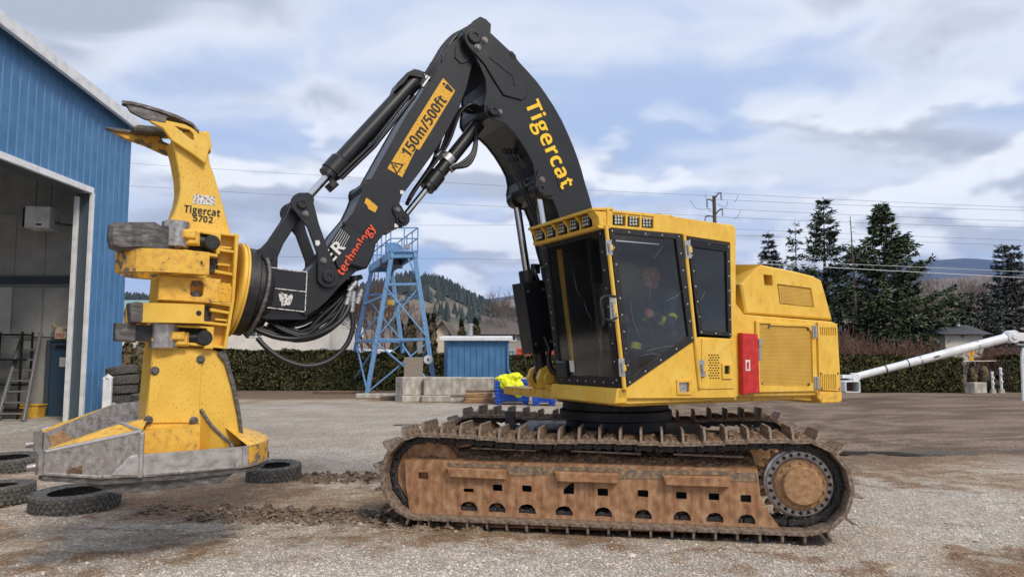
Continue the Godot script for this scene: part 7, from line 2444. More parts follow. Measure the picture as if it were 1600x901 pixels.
	var ctrs := [[Vector3(-0.28, 0.30, -0.15), Vector3(0.24, 0.16, 0.25)], [Vector3(0.14, 0.36, -0.1), Vector3(0.27, 0.2, 0.28)], [Vector3(0.02, 0.02, 0.22), Vector3(0.20, 0.30, 0.16)], [Vector3(0.26, 0.0, 0.22), Vector3(0.22, 0.30, 0.16)], [Vector3(-0.1, 0.12, 0.05), Vector3(0.3, 0.24, 0.24)]]
	for q in ctrs:
		var seg := 26; var ring := 18
		var f := func(i, j):
			var t: float = PI * i / ring; var p: float = TAU * j / seg
			var dir := Vector3(sin(t) * cos(p), cos(t), sin(t) * sin(p))
			var pos: Vector3 = q[0] + dir * (q[1] as Vector3)
			return pos + dir * (0.13 * lump.get_noise_3dv(pos * 1.2) - 0.05 * absf(lump.get_noise_3dv(pos * Vector3(2.4, 0.8, 2.4) + Vector3(5, 0, 0))))
		for i in ring:
			for j in seg: heap.quad(f.call(i, j), f.call(i, j + 1), f.call(i + 1, j + 1), f.call(i + 1, j), (f.call(i, j) as Vector3) - q[0] + Vector3(0, 0.001, 0))
	tag(obj("work_clothing", heap, M.hivis, null, Transform3D(Basis(), Vector3(a.x, a.y - 0.12, a.z + 0.25))), "crumpled bright yellow work clothing hanging over the blue bin", "clothing")

func build_lift() -> void:
	var d := 30.0
	var o := at(1322, 600, d)
	var li := thing("boom_lift", "long white boom of a bucket lift slanting up from its empty bucket", "boom lift", Transform3D(Basis(), Vector3(o.x, 0, o.z)))
	var org := Vector3(o.x, 0, o.z)
	var P := func(x: float, y: float, dd := 30.0) -> Vector3: return at(x, y, dd) - org
	var a: Vector3 = P.call(1336, 589); var b: Vector3 = P.call(1572, 528)
	var up := MB.new()
	up.tube([a, a.lerp(b, 0.33), a.lerp(b, 0.34), b], [0.145, 0.15, 0.165, 0.185], 20)
	obj("boom", up, M.white_metal, li)
	for t in [0.2, 0.345, 0.43, 0.81]:
		var rg := MB.new()
		rg.cyl(a.lerp(b, t), a.lerp(b, t + 0.006), 0.176 + 0.012 * t, -1.0, 20)
		obj("band", rg, M.zinc if t > 0.4 else M.dark_steel, li)
	var lb := MB.new()
	lb.bar(a.lerp(b, 0.51) + Vector3(0, 0, 0.18), a.lerp(b, 0.545) + Vector3(0, 0, 0.18), 0.006, 0.05)
	obj("label", lb, M.black_ink, li)
	var jn := MB.new()
	var j: Vector3 = P.call(1581, 526)
	jn.cyl(j - Vector3(0, 0, 0.22), j + Vector3(0, 0, 0.22), 0.26, -1.0, 24, 0.03)
	jn.cyl(j - Vector3(0, 0, 0.27), j + Vector3(0, 0, 0.27), 0.12, -1.0, 20, 0.02)
	jn.bar(b, j, 0.4, 0.36, 0.04)
	obj("knuckle", jn, M.white_metal, li)
	var ua := MB.new()
	ua.bar(j + Vector3(0.1, 0, 0), P.call(1700, 533), 0.36, 0.34, 0.03)
	ua.bar(j + Vector3(0.2, -0.3, 0), P.call(1700, 540), 0.08, 0.06, 0.01)
	obj("upper_arm", ua, M.white_metal, li)
	var ps := MB.new()
	ps.tube(spline([P.call(1612, 556), P.call(1602, 545), P.call(1598, 556), P.call(1599, 600), (P.call(1599, 612) as Vector3) * Vector3(1, 0, 1)], 5), 0.06, 10)
	obj("outrigger_post", ps, M.white_metal, li)
	var tr := MB.new()
	tr.box(P.call(1700, 575), Vector3(2.4, 1.2, 1.6), 0.06)
	for x in [1672.0, 1728.0]:
		var c: Vector3 = P.call(x, 600)
		tr.cyl(Vector3(c.x, 0.42, c.z - 0.9), Vector3(c.x, 0.42, c.z + 0.9), 0.42, -1.0, 24, 0.04)
	tr.bar(P.call(1700, 533), P.call(1700, 570), 0.4, 0.4, 0.03)
	obj("turret", tr, M.white_metal, li)
	# bucket: open fibreglass tub lying on its side towards us
	var k0: Vector3 = P.call(1318, 613, 29.6); var k1: Vector3 = P.call(1340, 594.5, 29.6)
	var bk := MB.new()
	var cx := (k0 + k1) / 2.0
	var w := k1.x - k0.x; var h := k1.y - k0.y
	bk.prism(rect2(Vector2.ZERO, w, h, 0.07), -0.55, 0.3, 0.01, [rect2(Vector2.ZERO, w - 0.09, h - 0.09, 0.05)])
	obj("bucket", bk, M.white_metal, li, Transform3D(Basis(UP, -0.1), cx))
	var bb := MB.new()
	bb.box(Vector3(0, 0, -0.45), Vector3(w - 0.1, h - 0.1, 0.03))
	obj("bucket_base", bb, flat(rgb(120, 92, 74), 0.8), li, Transform3D(Basis(UP, -0.1), cx))
	var br := MB.new()
	br.bar(P.call(1314, 588), P.call(1336, 588.5), 0.3, 0.14, 0.02)
	br.cyl(a - Vector3(0, 0, 0.18), a + Vector3(0, 0, 0.18), 0.17, -1.0, 20, 0.02)
	br.bar(P.call(1331, 586), P.call(1331, 597), 0.2, 0.2, 0.02)
	obj("bucket_bracket", br, M.white_metal, li)
# ---------------------------------------------------------------- trees, hedges, shrubs
class Leaves:
	var v := PackedVector3Array()
	var n := PackedVector3Array()
	var c := PackedColorArray()
	func blade(p: Vector3, d: Vector3, s: Vector3, col: Color) -> void:     # a pointed leaf from p along d, s = half width
		var nn := d.cross(s).normalized()
		if nn.y < 0.0: nn = -nn
		var m := p + d * 0.45
		v.append(p); v.append(m + s); v.append(p + d)
		v.append(p); v.append(p + d); v.append(m - s)
		for k in 6:
			n.append(nn); c.append(col)
	func mesh() -> ArrayMesh:
		var a := []
		a.resize(Mesh.ARRAY_MAX)
		a[Mesh.ARRAY_VERTEX] = v; a[Mesh.ARRAY_NORMAL] = n; a[Mesh.ARRAY_COLOR] = c
		var m := ArrayMesh.new()
		m.add_surface_from_arrays(Mesh.PRIMITIVE_TRIANGLES, a)
		return m
func dir3(r: RandomNumberGenerator) -> Vector3:
	var z := r.randf_range(-1, 1); var t := r.randf() * TAU; var q := sqrt(1.0 - z * z)
	return Vector3(q * cos(t), z, q * sin(t))

func conifer(base: Vector3, top_y: float, radius: float, seed_: int, col: Color, label: String, opt := {}) -> void:
	var r := RandomNumberGenerator.new()
	r.seed = seed_
	var h := top_y - base.y
	var t := thing("conifer_tree", label, "tree", Transform3D(Basis(), base), "conifers beyond the yard")
	var lean := Vector3(r.randf_range(-0.02, 0.02), 1, r.randf_range(-0.02, 0.02)) * h
	var tk := MB.new()
	tk.tube([Vector3(0, -0.2, 0), lean * 0.3, lean * 0.7, lean], [radius * 0.07 + 0.05, radius * 0.055 + 0.04, 0.05, 0.01], 9)
	obj("trunk", tk, M.bark, t)
	var lv := Leaves.new(); var tw := MB.new()
	var whorls: int = opt.get("whorls", int(h * 2.3))
	var gap: float = opt.get("gap", 0.1)
	var sweep: float = opt.get("sweep", 0.25)
	var power: float = opt.get("power", 0.8)
	var dens: float = opt.get("dens", 1.0)
	var low: float = opt.get("low", 0.03)
	for k in whorls:
		var u := low + (0.985 - low) * pow((k + r.randf() * 0.7) / whorls, 0.92)
		var prof := pow(1.0 - u, power) * (0.75 + 0.25 * smoothstep(0.0, 0.2, u))
		var count := 5 + r.randi() % 3
		var bulge := 1.0 + 0.22 * sin(u * 23.0 + seed_) 
		for b in count:
			if r.randf() < gap: continue
			var ang := TAU * (b + r.randf() * 0.8) / count + k * 1.3
			var len := maxf(0.22, radius * prof * r.randf_range(0.62, 1.12) * bulge)
			var out := Vector3(cos(ang), 0, sin(ang))
			var p0 := lean * u
			var droop := lerpf(-0.22, 0.35, u) + r.randf_range(-0.1, 0.1)
			var pts: Array = []
			for s in 5:
				var q := s / 4.0
				pts.append(p0 + out * len * q + UP * len * (droop * q - 0.16 * q + sweep * q * q))
			tw.tube(pts, [0.025 + len * 0.008, 0.02 + len * 0.006, 0.018, 0.012, 0.006], 4, false)
			var side := out.cross(UP)
			var sprays := int((4.0 + len * 13.0) * dens)
			for s in sprays:
				var q := pow((s + r.randf()) / sprays, 0.75)
				if q < 0.12: continue
				var f := q * 4.0
				var i := mini(int(f), 3)
				var p: Vector3 = (pts[i] as Vector3).lerp(pts[i + 1], f - i)
				var w := len * 0.30 * (1.0 - q * 0.75) + 0.07
				var lat := r.randf_range(-1, 1)
				var tip := out * r.randf_range(0.35, 1.0) + side * lat * 1.1 + UP * r.randf_range(-0.45, 0.25)
				tip = tip.normalized() * (w * r.randf_range(0.6, 1.2) + 0.1)
				var hang := UP * -0.1 * r.randf()
				var k2 := r.randf_range(0.6, 1.35)
				var cc := Color(col.r * k2, col.g * k2, col.b * k2)
				for m in 3:
					var st := p + tip * (0.3 * m) + dir3(r) * 0.05 + hang
					var dd := (tip.normalized() + dir3(r) * 0.55) * r.randf_range(0.16, 0.32)
					lv.blade(st, dd, dd.cross(dir3(r)).normalized() * r.randf_range(0.03, 0.055), cc)
	obj("limbs", tw, M.bark, t)
	obj("crown", lv.mesh(), M.leaf, t)

func grow(mb: MB, r: RandomNumberGenerator, p: Vector3, d: Vector3, len: float, rad: float, depth: int, spread: float, budget: Array) -> void:
	if budget[0] <= 0: return
	budget[0] -= 1
	var m := p + d * len * 0.5 + dir3(r) * len * 0.06
	var e := p + d * len + dir3(r) * len * 0.08
	mb.tube([p, m, e], [rad, rad * 0.85, rad * 0.68], 5 if rad > 0.03 else 3, false)
	if depth == 0: return
	var kids := 2 + (1 if r.randf() < 0.6 else 0)
	for k in kids:
		var nd := (d + dir3(r) * spread + UP * 0.12).normalized()
		grow(mb, r, e if k else m.lerp(e, r.randf_range(0.3, 1.0)), nd, len * r.randf_range(0.62, 0.86), maxf(rad * 0.6, 0.012), depth - 1, spread, budget)
func bare_tree(base: Vector3, h: float, seed_: int, label: String, m: Material, depth := 6, spread := 0.55, called := "bare_tree") -> void:
	var r := RandomNumberGenerator.new()
	r.seed = seed_
	var t := thing(called, label, "tree" if called == "bare_tree" else "shrub", Transform3D(Basis(), base), "bare trees beyond the yard" if called == "bare_tree" else "bare shrubs beyond the yard")
	var tk := MB.new()
	var stems := 1 if called == "bare_tree" else 6
	if stems == 1:
		tk.tube([Vector3(0, -0.1, 0), Vector3(0.05, h * 0.12, 0), Vector3(0.0, h * 0.25, 0.05)], [h * 0.028, h * 0.022, h * 0.02], 9)
		obj("trunk", tk, M.bark, t)
	var cr := MB.new()
	var budget := [2600]
	if stems == 1:
		for k in 4:
			budget = [700]
			grow(cr, r, Vector3(0, h * r.randf_range(0.17, 0.25), 0), (UP * 1.1 + dir3(r) * 0.75).normalized(), h * 0.24, h * 0.013, depth, spread, budget)
	else:
		for k in 14:
			budget = [110]
			grow(cr, r, Vector3(r.randf_range(-0.5, 0.5), 0, r.randf_range(-0.3, 0.3)) * h, (UP + dir3(r) * 0.7).normalized(), h * 0.32, 0.02, 4, spread, budget)
	obj("crown" if stems == 1 else "stems", cr, m, t)

func leafy(called: String, base: Vector3, size: Vector3, count: int, leaf: float, col: Color, col2: Color, seed_: int, round_: bool, label: String, cat: String, group: String, turn := 0.0) -> void:
	# clipped greenery: brown woody stems under a rough coat of small leaves
	var r := RandomNumberGenerator.new()
	r.seed = seed_
	var f := noise(1.1, seed_, 4)
	var t := thing(called, label, cat, Transform3D(Basis(UP, turn), base), group)
	var core := MB.new()
	core.col = Color(0.15, 0.115, 0.075)
	if round_: core.ell(Vector3(0, size.y * 0.47, 0), Vector3(size.x * 0.4, size.y * 0.46, size.z * 0.4), 14, 12)
	else: core.box(Vector3(0, size.y * 0.47, 0), Vector3(size.x - 0.3, size.y * 0.92, size.z - 0.35), 0.1)
	obj("stems", core, M.vc, t)
	var lv := Leaves.new()
	for k in count:
		var p: Vector3; var nn: Vector3
		if round_:
			var u := r.randf(); var ang := r.randf() * TAU
			var prof := pow(sin(PI * pow(u * 0.94 + 0.06, 0.6)), 0.55)
			nn = Vector3(cos(ang), 0.3, sin(ang)).normalized()
			p = Vector3(cos(ang) * size.x * 0.5 * prof, u * size.y, sin(ang) * size.z * 0.5 * prof)
		else:
			var q := r.randf()
			if q < 0.62:
				nn = Vector3(0, 0.1, 1)
				p = Vector3(r.randf_range(-0.5, 0.5) * size.x, r.randf() * size.y, size.z * 0.5)
			elif q < 0.9:
				nn = UP
				p = Vector3(r.randf_range(-0.5, 0.5) * size.x, size.y, r.randf_range(-0.5, 0.5) * size.z)
			else:
				var s := 1.0 if r.randf() < 0.5 else -1.0
				nn = Vector3(s, 0, 0)
				p = Vector3(s * size.x * 0.5, r.randf() * size.y, r.randf_range(-0.5, 0.5) * size.z)
		var rough_ := f.get_noise_3dv((p + base) * 1.6)
		p += nn * (rough_ * 0.16 - r.randf() * 0.16)
		if not round_: p.y += 0.09 * f.get_noise_2d((p.x + base.x) * 0.9, 3.0)
		var kk := r.randf_range(0.55, 1.4)
		var cc := col.lerp(col2, smoothstep(-0.1, 0.45, f.get_noise_3dv((p + base) * 0.9 + Vector3(40, 0, 0)) + r.randf_range(-0.15, 0.25)))
		cc = Color(cc.r * kk, cc.g * kk, cc.b * kk)
		for m in 2:
			var d := (nn * 0.15 + dir3(r) * 0.8 + UP * 0.6).normalized() * leaf * r.randf_range(0.7, 1.4)
			lv.blade(p, d, d.cross(nn + dir3(r) * 0.6).normalized() * leaf * 0.3, cc)
	obj("foliage", lv.mesh(), M.leaf, t)

func build_plants() -> void:
	var gb := func(px_: float, d: float) -> Vector3:
		var p := at(px_, 560, d)
		return Vector3(p.x, 0, p.z)
	var hg := Color(0.15, 0.165, 0.07); var hy := Color(0.25, 0.22, 0.095)
	# hedges: left run in three lengths, right run in two, one past the gap
	var hd := 39.0
	var spans := [[188, 360, 2.1, "clipped cedar hedge behind the felling head"], [360, 552, 2.02, "clipped cedar hedge between the felling head and the blue tower"], [552, 700, 1.86, "clipped cedar hedge behind the blue tower's legs"]]
	var k := 0
	for s in spans:
		var a: Vector3 = gb.call(s[0], hd); var b: Vector3 = gb.call(s[1], hd)
		leafy("hedge", (a + b) / 2, Vector3(b.x - a.x, s[2], 1.5), int((b.x - a.x) * 2300), 0.085, hg, hy, 500 + k, false, s[3], "hedge", "cedar hedges")
		k += 1
	var a2: Vector3 = gb.call(790, 40.0); var b2: Vector3 = gb.call(872, 40.0)
	leafy("hedge", (a2 + b2) / 2, Vector3(b2.x - a2.x, 1.75, 1.4), 5200, 0.085, hg, hy, 511, false, "short length of hedge between the blue shed and the boom", "hedge", "cedar hedges")
	for s in [[1300, 1404, 1.75, "clipped cedar hedge just behind the machine's tail"], [1404, 1492, 1.66, "clipped cedar hedge ending at the gap under the white lift boom"], [1566, 1650, 1.75, "clipped cedar hedge beyond the gap, at the picture's right edge"]]:
		var a: Vector3 = gb.call(s[0], 37.0); var b: Vector3 = gb.call(s[1], 37.0)
		leafy("hedge", (a + b) / 2, Vector3(b.x - a.x, s[2], 1.4), int((b.x - a.x) * 2300), 0.085, hg, hy, 520 + k, false, s[3], "hedge", "cedar hedges")
		k += 1
	# bushes by the workshop corner
	leafy("cedar_bush", gb.call(200, 33.0), Vector3(1.1, 2.45, 1.1), 2600, 0.08, hg, hy, 530, true, "cedar bush seen right beside the workshop corner", "bush", "cedar bushes")
	leafy("cedar_bush", gb.call(222, 33.0), Vector3(1.2, 2.5, 1.1), 2600, 0.08, hg, hy, 531, true, "cedar bush just left of the felling head column", "bush", "cedar bushes")
	# columnar cedars
	var cc := Color(0.062, 0.076, 0.036); var cy := Color(0.1, 0.095, 0.045)
	for q in [[667, 490, 13, 46, "narrow columnar cedar right of the blue tower, left one of a pair"], [677, 489, 11, 46, "narrow columnar cedar right of the blue tower, right one of a pair"], [641, 497, 20, 47, "dark cedar seen between the blue tower's right legs"], [622, 492, 22, 48, "dark cedar seen between the blue tower's left legs"], [721, 499, 17, 44, "dark cedar behind the blue shed, left of its vent pipe"], [742, 497, 22, 44, "broad dark cedar behind the blue shed, right of its vent pipe"]]:
		var p: Vector3 = gb.call(q[0], q[3])
		var hh := at(q[0], q[1], q[3]).y
		leafy("columnar_cedar", p, Vector3(q[2] * q[3] / FOC * 1.1, hh, q[2] * q[3] / FOC), 3600, 0.1, cc, cy, 540 + int(q[0]), true, q[4], "tree", "columnar cedars")
	# conifers on the right
	var spruce := Color(0.14, 0.18, 0.115); var fir := Color(0.15, 0.2, 0.105); var blue := Color(0.15, 0.175, 0.16)
	for q in [[1391, 312, 47.0, 6.1, fir, {"sweep": 0.42, "power": 1.08, "gap": 0.1, "dens": 2.1, "whorls": 36}, "biggest spruce with upswept boughs, right of the bare snag"],
		[1291, 309, 51.0, 4.9, spruce, {"sweep": 0.38, "power": 1.02, "gap": 0.25, "dens": 1.9, "whorls": 31}, "tall ragged spruce left of the bare snag"],
		[1248, 342, 57.0, 2.3, spruce, {"sweep": 0.35, "power": 0.75, "gap": 0.42, "dens": 1.0, "whorls": 22}, "thin gappy spruce between two fuller ones"],
		[1207, 360, 58.0, 2.6, blue * 0.75, {"sweep": 0.22, "power": 0.75, "gap": 0.05, "dens": 1.3}, "dense pointed spruce right above the machine's hood"],
		[1580, 377, 60.0, 3.0, blue, {"sweep": 0.2, "power": 0.85, "gap": 0.03, "dens": 1.3}, "grey-green spruce at the right edge, left of its twin"],
		[1592, 381, 59.0, 2.8, blue, {"sweep": 0.2, "power": 0.85, "gap": 0.03, "dens": 1.3}, "grey-green spruce at the right edge, right twin"],
		[1498, 462, 50.0, 1.3, Color(0.08, 0.115, 0.055), {"sweep": 0.25, "power": 0.8, "gap": 0.05, "dens": 1.4}, "small dark green spruce left of the white house roof"],
		[1535, 455, 53.0, 2.9, blue * 1.05, {"sweep": 0.2, "power": 0.45, "gap": 0.03, "dens": 1.4}, "broad grey-blue spruce behind the white house roof"],
		[1560, 468, 55.0, 2.2, blue, {"sweep": 0.2, "power": 0.5, "gap": 0.05, "dens": 1.3}, "low grey-blue spruce between white house and edge pair"],
		[1424, 492, 43.5, 2.0, fir, {"sweep": 0.2, "power": 0.5, "gap": 0.1, "dens": 1.6}, "bushy young fir in front of the biggest spruce"],
		[1352, 500, 46.0, 2.2, fir, {"sweep": 0.2, "power": 0.5, "gap": 0.1, "dens": 1.5}, "bushy young fir at the foot of the bare snag"],
		[1549, 552, 44.0, 1.1, Color(0.06, 0.085, 0.036), {"sweep": 0.15, "power": 0.4, "gap": 0.03, "dens": 2.0}, "low rounded fir in front of the white house"]]:
		var p: Vector3 = gb.call(q[0], q[2])
		conifer(p, at(q[0], q[1], q[2]).y, q[3], 600 + int(q[0]), q[4], q[6], q[5])
	# dead snag with short twigs
	var sb: Vector3 = gb.call(1342, 46.0)
	var sn := thing("dead_snag", "tall bare dead conifer stem standing between two spruces", "tree", Transform3D(Basis(), sb))
	var sh := at(1338, 337, 46.0).y
	var tk := MB.new()
	tk.tube([Vector3.ZERO, Vector3(-0.05, sh * 0.5, 0), Vector3(-0.16, sh, 0)], [0.13, 0.08, 0.02], 8)
	obj("trunk", tk, M.bark, sn)
	var r := RandomNumberGenerator.new()
	r.seed = 77
	var tws := MB.new()
	for i in 90:
		var u := r.randf_range(0.12, 0.97)
		var ang := r.randf() * TAU
		var l := (1.0 - u) * 1.3 + 0.25
		var p0 := Vector3(-0.16 * u, sh * u, 0)
		var d := Vector3(cos(ang), r.randf_range(-0.25, 0.1), sin(ang)) * l * r.randf_range(0.5, 1.0)
		tws.tube([p0, p0 + d * 0.6, p0 + d + UP * -0.08 * l], [0.022, 0.014, 0.006], 3, false)
	obj("twigs", tws, M.bark, sn)
	# bare trees
	var bt := [[812, 445, 62.0, "wide bare tree behind the grey house by the boom", M.twig], [600, 440, 58.0, "reddish bare tree seen through the blue tower", M.twig_red], [566, 455, 60.0, "reddish bare tree just left of the blue tower", M.twig_red], [645, 470, 64.0, "bare tree behind the blue tower's right legs", M.twig],
		[1462, 432, 78.0, "grey bare tree beyond the biggest spruce", M.twig], [1492, 428, 82.0, "grey bare tree above the small dark spruce", M.twig], [1522, 432, 80.0, "grey bare tree above the broad blue spruce", M.twig], [1552, 436, 84.0, "grey bare tree left of the edge pair of spruces", M.twig], [1436, 450, 76.0, "low grey bare tree right behind the biggest spruce", M.twig]]
	for q in bt:
		var p: Vector3 = gb.call(q[0], q[2])
		bare_tree(p, (at(q[0], q[1], q[2]).y) * 0.98, 700 + int(q[0]), q[3], q[4])
	for q in [[1405, 540, 41.0, "brownish bare shrub behind the hedge at the lift boom's middle"], [1330, 530, 42.0, "brownish bare shrub behind the hedge by the machine's tail"], [1465, 560, 41.0, "brownish bare shrub below the white house"], [1555, 550, 43.0, "brownish bare shrub right of the yellow sign"], [1440, 555, 42.5, "brownish bare shrub behind the hedge's right end"], [1365, 545, 40.5, "brownish bare shrub at the foot of the snag"], [1590, 552, 43.0, "brownish bare shrub at the right edge behind the hedge"]]:
		var p: Vector3 = gb.call(q[0], q[2])
		bare_tree(p, at(q[0], q[1], q[2]).y * 1.3, 800 + int(q[0]), q[3], M.twig_red, 4, 0.6, "bare_shrub")
	# bushes in the gap
	leafy("cedar_bush", gb.call(1519, 36.6), Vector3(0.62, 1.4, 0.6), 1500, 0.07, Color(0.12, 0.055, 0.02), Color(0.07, 0.06, 0.025), 551, true, "browned cedar bush behind the grey concrete block", "bush", "cedar bushes")
	leafy("cedar_bush", gb.call(1537, 36.6), Vector3(0.6, 1.42, 0.6), 1500, 0.07, hg, hy, 552, true, "green cedar bush right of the browned one", "bush", "cedar bushes")
	leafy("cedar_bush", gb.call(1497.5, 36.6), Vector3(0.34, 1.0, 0.34), 700, 0.06, Color(0.11, 0.035, 0.022), Color(0.08, 0.03, 0.02), 553, true, "narrow reddish shrub in the gap of the hedge", "bush", "cedar bushes")
	leafy("cedar_bush", gb.call(1552, 36.2), Vector3(0.5, 0.7, 0.4), 700, 0.06, hg, hy, 554, true, "low green bush between the white standpipes", "bush", "cedar bushes")

# ---------------------------------------------------------------- things far behind
func house(px0: float, px1: float, wall_top: float, d: float, deep: float, roof_h: float, wall: Color, roof: Color, label: String, wins: Array, ridge_x := true, called := "house") -> void:
	var a := at(px0, wall_top, d); var b := at(px1, wall_top, d)
	var w := b.x - a.x; var h := a.y
	var t := thing(called, label, "house" if called == "house" else "building", Transform3D(Basis(), Vector3(a.x, 0, -d)))
	var wl := MB.new()
	wl.box(Vector3(w / 2, h / 2, -deep / 2), Vector3(w, h, deep))
	var wm := tri_mat(ramp_tex(noise(0.02, 900 + int(px0), 4), [[0.0, wall.darkened(0.08)], [1.0, wall.lightened(0.05)]], 128), Vector3.ONE * 0.3, 0.85)
	if not ridge_x:
		wl.prism(PackedVector2Array([Vector2(0, h), Vector2(w, h), Vector2(w / 2, h + roof_h)]), -deep + 0.01, -0.01)
	obj("wall", wl, wm, t)
	var rm := tri_mat(ramp_tex(noise(0.03, 950 + int(px0), 4), [[0.0, roof.darkened(0.15)], [1.0, roof.lightened(0.08)]], 128), Vector3.ONE * 0.6, 0.9)
	var rf := MB.new()
	if ridge_x:
		roof_h = maxf(roof_h, 0.3)
		rf.prism(PackedVector2Array([Vector2(0.4, h), Vector2(-deep - 0.4, h), Vector2(-deep / 2, h + roof_h)]), -0.4, w + 0.4)
		obj("roof", rf, rm, t, Transform3D(Basis(Vector3(0, 0, 1), UP, Vector3(-1, 0, 0)), Vector3(w, 0.03, 0)))
	else:
		for s in [0, 1]:
			rf.prism(PackedVector2Array([Vector2(w / 2, h + roof_h + 0.14), Vector2(w / 2, h + roof_h), Vector2(-0.5 if s == 0 else w + 0.5, h - 0.4 * roof_h / w * 2.0), Vector2(-0.5 if s == 0 else w + 0.5, h + 0.14 - 0.4 * roof_h / w * 2.0)]), -deep - 0.4, 0.4)
		obj("roof", rf, rm, t, Transform3D(Basis(), Vector3(0, 0.02, 0)))
	for q in wins:
		var c := at(q[0], q[1], d)
		var x := c.x - a.x
		var ww: float = q[2] * d / FOC; var hh: float = q[3] * d / FOC
		var win := part("window", t, Transform3D(Basis(), Vector3(x, c.y, 0.0)))
		var fr := MB.new()
		fr.prism(rect2(Vector2.ZERO, ww + 0.2, hh + 0.2), 0.0, 0.06, 0.0, [rect2(Vector2.ZERO, ww, hh)])
		fr.box(Vector3(0, 0, 0.03), Vector3(0.06, hh, 0.04))
		obj("frame", fr, M.white_metal, win)
		var pn := MB.new()
		pn.box(Vector3(0, 0, 0.015), Vector3(ww, hh, 0.02))
		obj("pane", pn, flat(rgb(52, 60, 70), 0.1), win)

func build_far_buildings() -> void:
	# long low building behind the hedge
	house(120, 516, 487, 62.0, 14.0, 0.0, rgb(226, 220, 212), rgb(120, 170, 178), "long cream building with pale teal roof band behind the hedge", [[400, 520, 18, 10], [440, 521, 18, 10]], true, "warehouse")
	var wh := get_node("warehouse")
	var fs := MB.new()
	var a := at(114, 480, 61.6); var b := at(519, 480, 61.6)
	fs.box(Vector3((b.x - a.x) / 2 - 0.3, at(300, 478, 61.6).y, 0.35), Vector3(b.x - a.x, 0.95, 0.5), 0.03)
	obj("fascia", fs, flat(rgb(150, 186, 190), 0.6), wh)
	house(679, 702, 521, 57.0, 8.0, 0.9, rgb(214, 198, 172), rgb(96, 84, 76), "small cream gabled house between the tower and the blue shed", [], false)
	house(757, 850, 523, 60.0, 9.0, 1.6, rgb(168, 160, 150), rgb(98, 88, 82), "grey house with white framed windows behind the hedge", [[801, 527, 8, 9], [829, 527, 8, 9]], true)
	house(1477, 1536, 523, 43.6, 4.0, 0.62, rgb(204, 198, 184), rgb(70, 72, 78), "white house with low dark roof behind the lift boom", [], true)
	var hv := MB.new()
	var vp := at(1497, 512, 45.5)
	hv.cyl(vp, vp + UP * 0.5, 0.13, -1.0, 10)
	var rh: Node3D = get_node("house_002")
	obj("vent_pipe", hv, M.white_metal, rh, Transform3D(Basis(), -rh.position))
	# orange and grey shipping containers
	var cont := func(px0: float, px1: float, top: float, d: float, m: Material, label: String):
		var p := at(px0, top, d); var q := at(px1, top, d)
		var t := thing("shipping_container", label, "container", Transform3D(Basis(), Vector3(p.x, 0, -d)), "containers behind the hedge")
		var w := q.x - p.x
		var bx := MB.new()
		bx.box(Vector3(w / 2, p.y / 2, -1.2), Vector3(w, p.y, 2.4), 0.02)
		obj("shell", bx, m, t)
		var n := maxi(4, int(w / 0.28))
		var rb := MB.new()
		for k in n: rb.box(Vector3(w * (k + 0.5) / n, p.y / 2, 0.02), Vector3(w / n * 0.45, p.y - 0.25, 0.05), 0.01)
		obj("corrugation", rb, m, t)
		var ed := MB.new()
		for y in [0.08, p.y - 0.08]: ed.box(Vector3(w / 2, y, 0.04), Vector3(w + 0.05, 0.16, 0.1), 0.01)
		for x in [0.05, w - 0.05]: ed.box(Vector3(x, p.y / 2, 0.045), Vector3(0.1, p.y, 0.1), 0.01)
		obj("corner_frame", ed, m, t)
	cont.call(807, 866, 543.5, 50.0, flat(rgb(196, 84, 52), 0.6), "orange shipping container behind the hedge near the boom")
	cont.call(784, 806, 545, 49.0, flat(rgb(150, 164, 176), 0.6), "pale grey container left of the orange one")
	# white pickup behind the hedge
	var cp := at(606, 549, 43.0)
	var car := thing("pickup_truck", "white pickup seen over the hedge between the tower's legs", "truck", Transform3D(Basis(), Vector3(cp.x - 0.6, 0, cp.z)))
	var bd := MB.new()
	bd.prism(PackedVector2Array([Vector2(-2.6, 0.5), Vector2(2.6, 0.5), Vector2(2.7, 1.0), Vector2(2.5, 1.3), Vector2(1.4, 1.38), Vector2(0.7, 1.42), Vector2(-0.9, 1.42), Vector2(-2.6, 1.36)]), -0.9, 0.9, 0.06)
	obj("body", bd, M.white_metal, car)
	var cbn := MB.new()
	cbn.prism(PackedVector2Array([Vector2(-0.9, 1.42), Vector2(1.4, 1.4), Vector2(0.75, 2.12), Vector2(-0.75, 2.15)]), -0.8, 0.8, 0.05)
	obj("cabin", cbn, M.white_metal, car)
	for z in [0.81]:
		for q in [[-0.7, 0.15], [0.28, 0.95]]:
			var wn := MB.new()
			wn.prism(PackedVector2Array([Vector2(q[0], 1.5), Vector2(q[1], 1.5), Vector2(q[1] - 0.22, 2.0), Vector2(q[0] + 0.05, 2.0)]), z, z + 0.01)
			obj("window", wn, flat(rgb(40, 44, 50), 0.1), car)
	for x in [-1.7, 1.75]:
		var wheel := MB.new()
		wheel.cyl(Vector3(x, 0.4, -0.95), Vector3(x, 0.4, 0.95), 0.4, -1.0, 24, 0.04)
		obj("wheel", wheel, M.tyre, car)
	# gap in the right hedge: block, yellow sign, standpipes, rail
	var gp := func(x: float, d: float) -> Vector3: return Vector3(at(x, 560, d).x, 0, -d)
	block(gp.call(1523.5, 35.6), 0.82, 0.52, 0.5, 0.35, "grey concrete block standing in the gap of the right hedge", "")
	var sp: Vector3 = gp.call(1518, 37.6)
	var sg := thing("yellow_sign", "rounded yellow sign on a post above the browned bush", "sign", Transform3D(Basis(), sp))
	var po := MB.new()
	po.cyl(Vector3.ZERO, Vector3(0, 2.05, 0), 0.035, -1.0, 10)
	obj("post", po, M.zinc, sg)
	var cy := at(1518, 550, 37.5).y
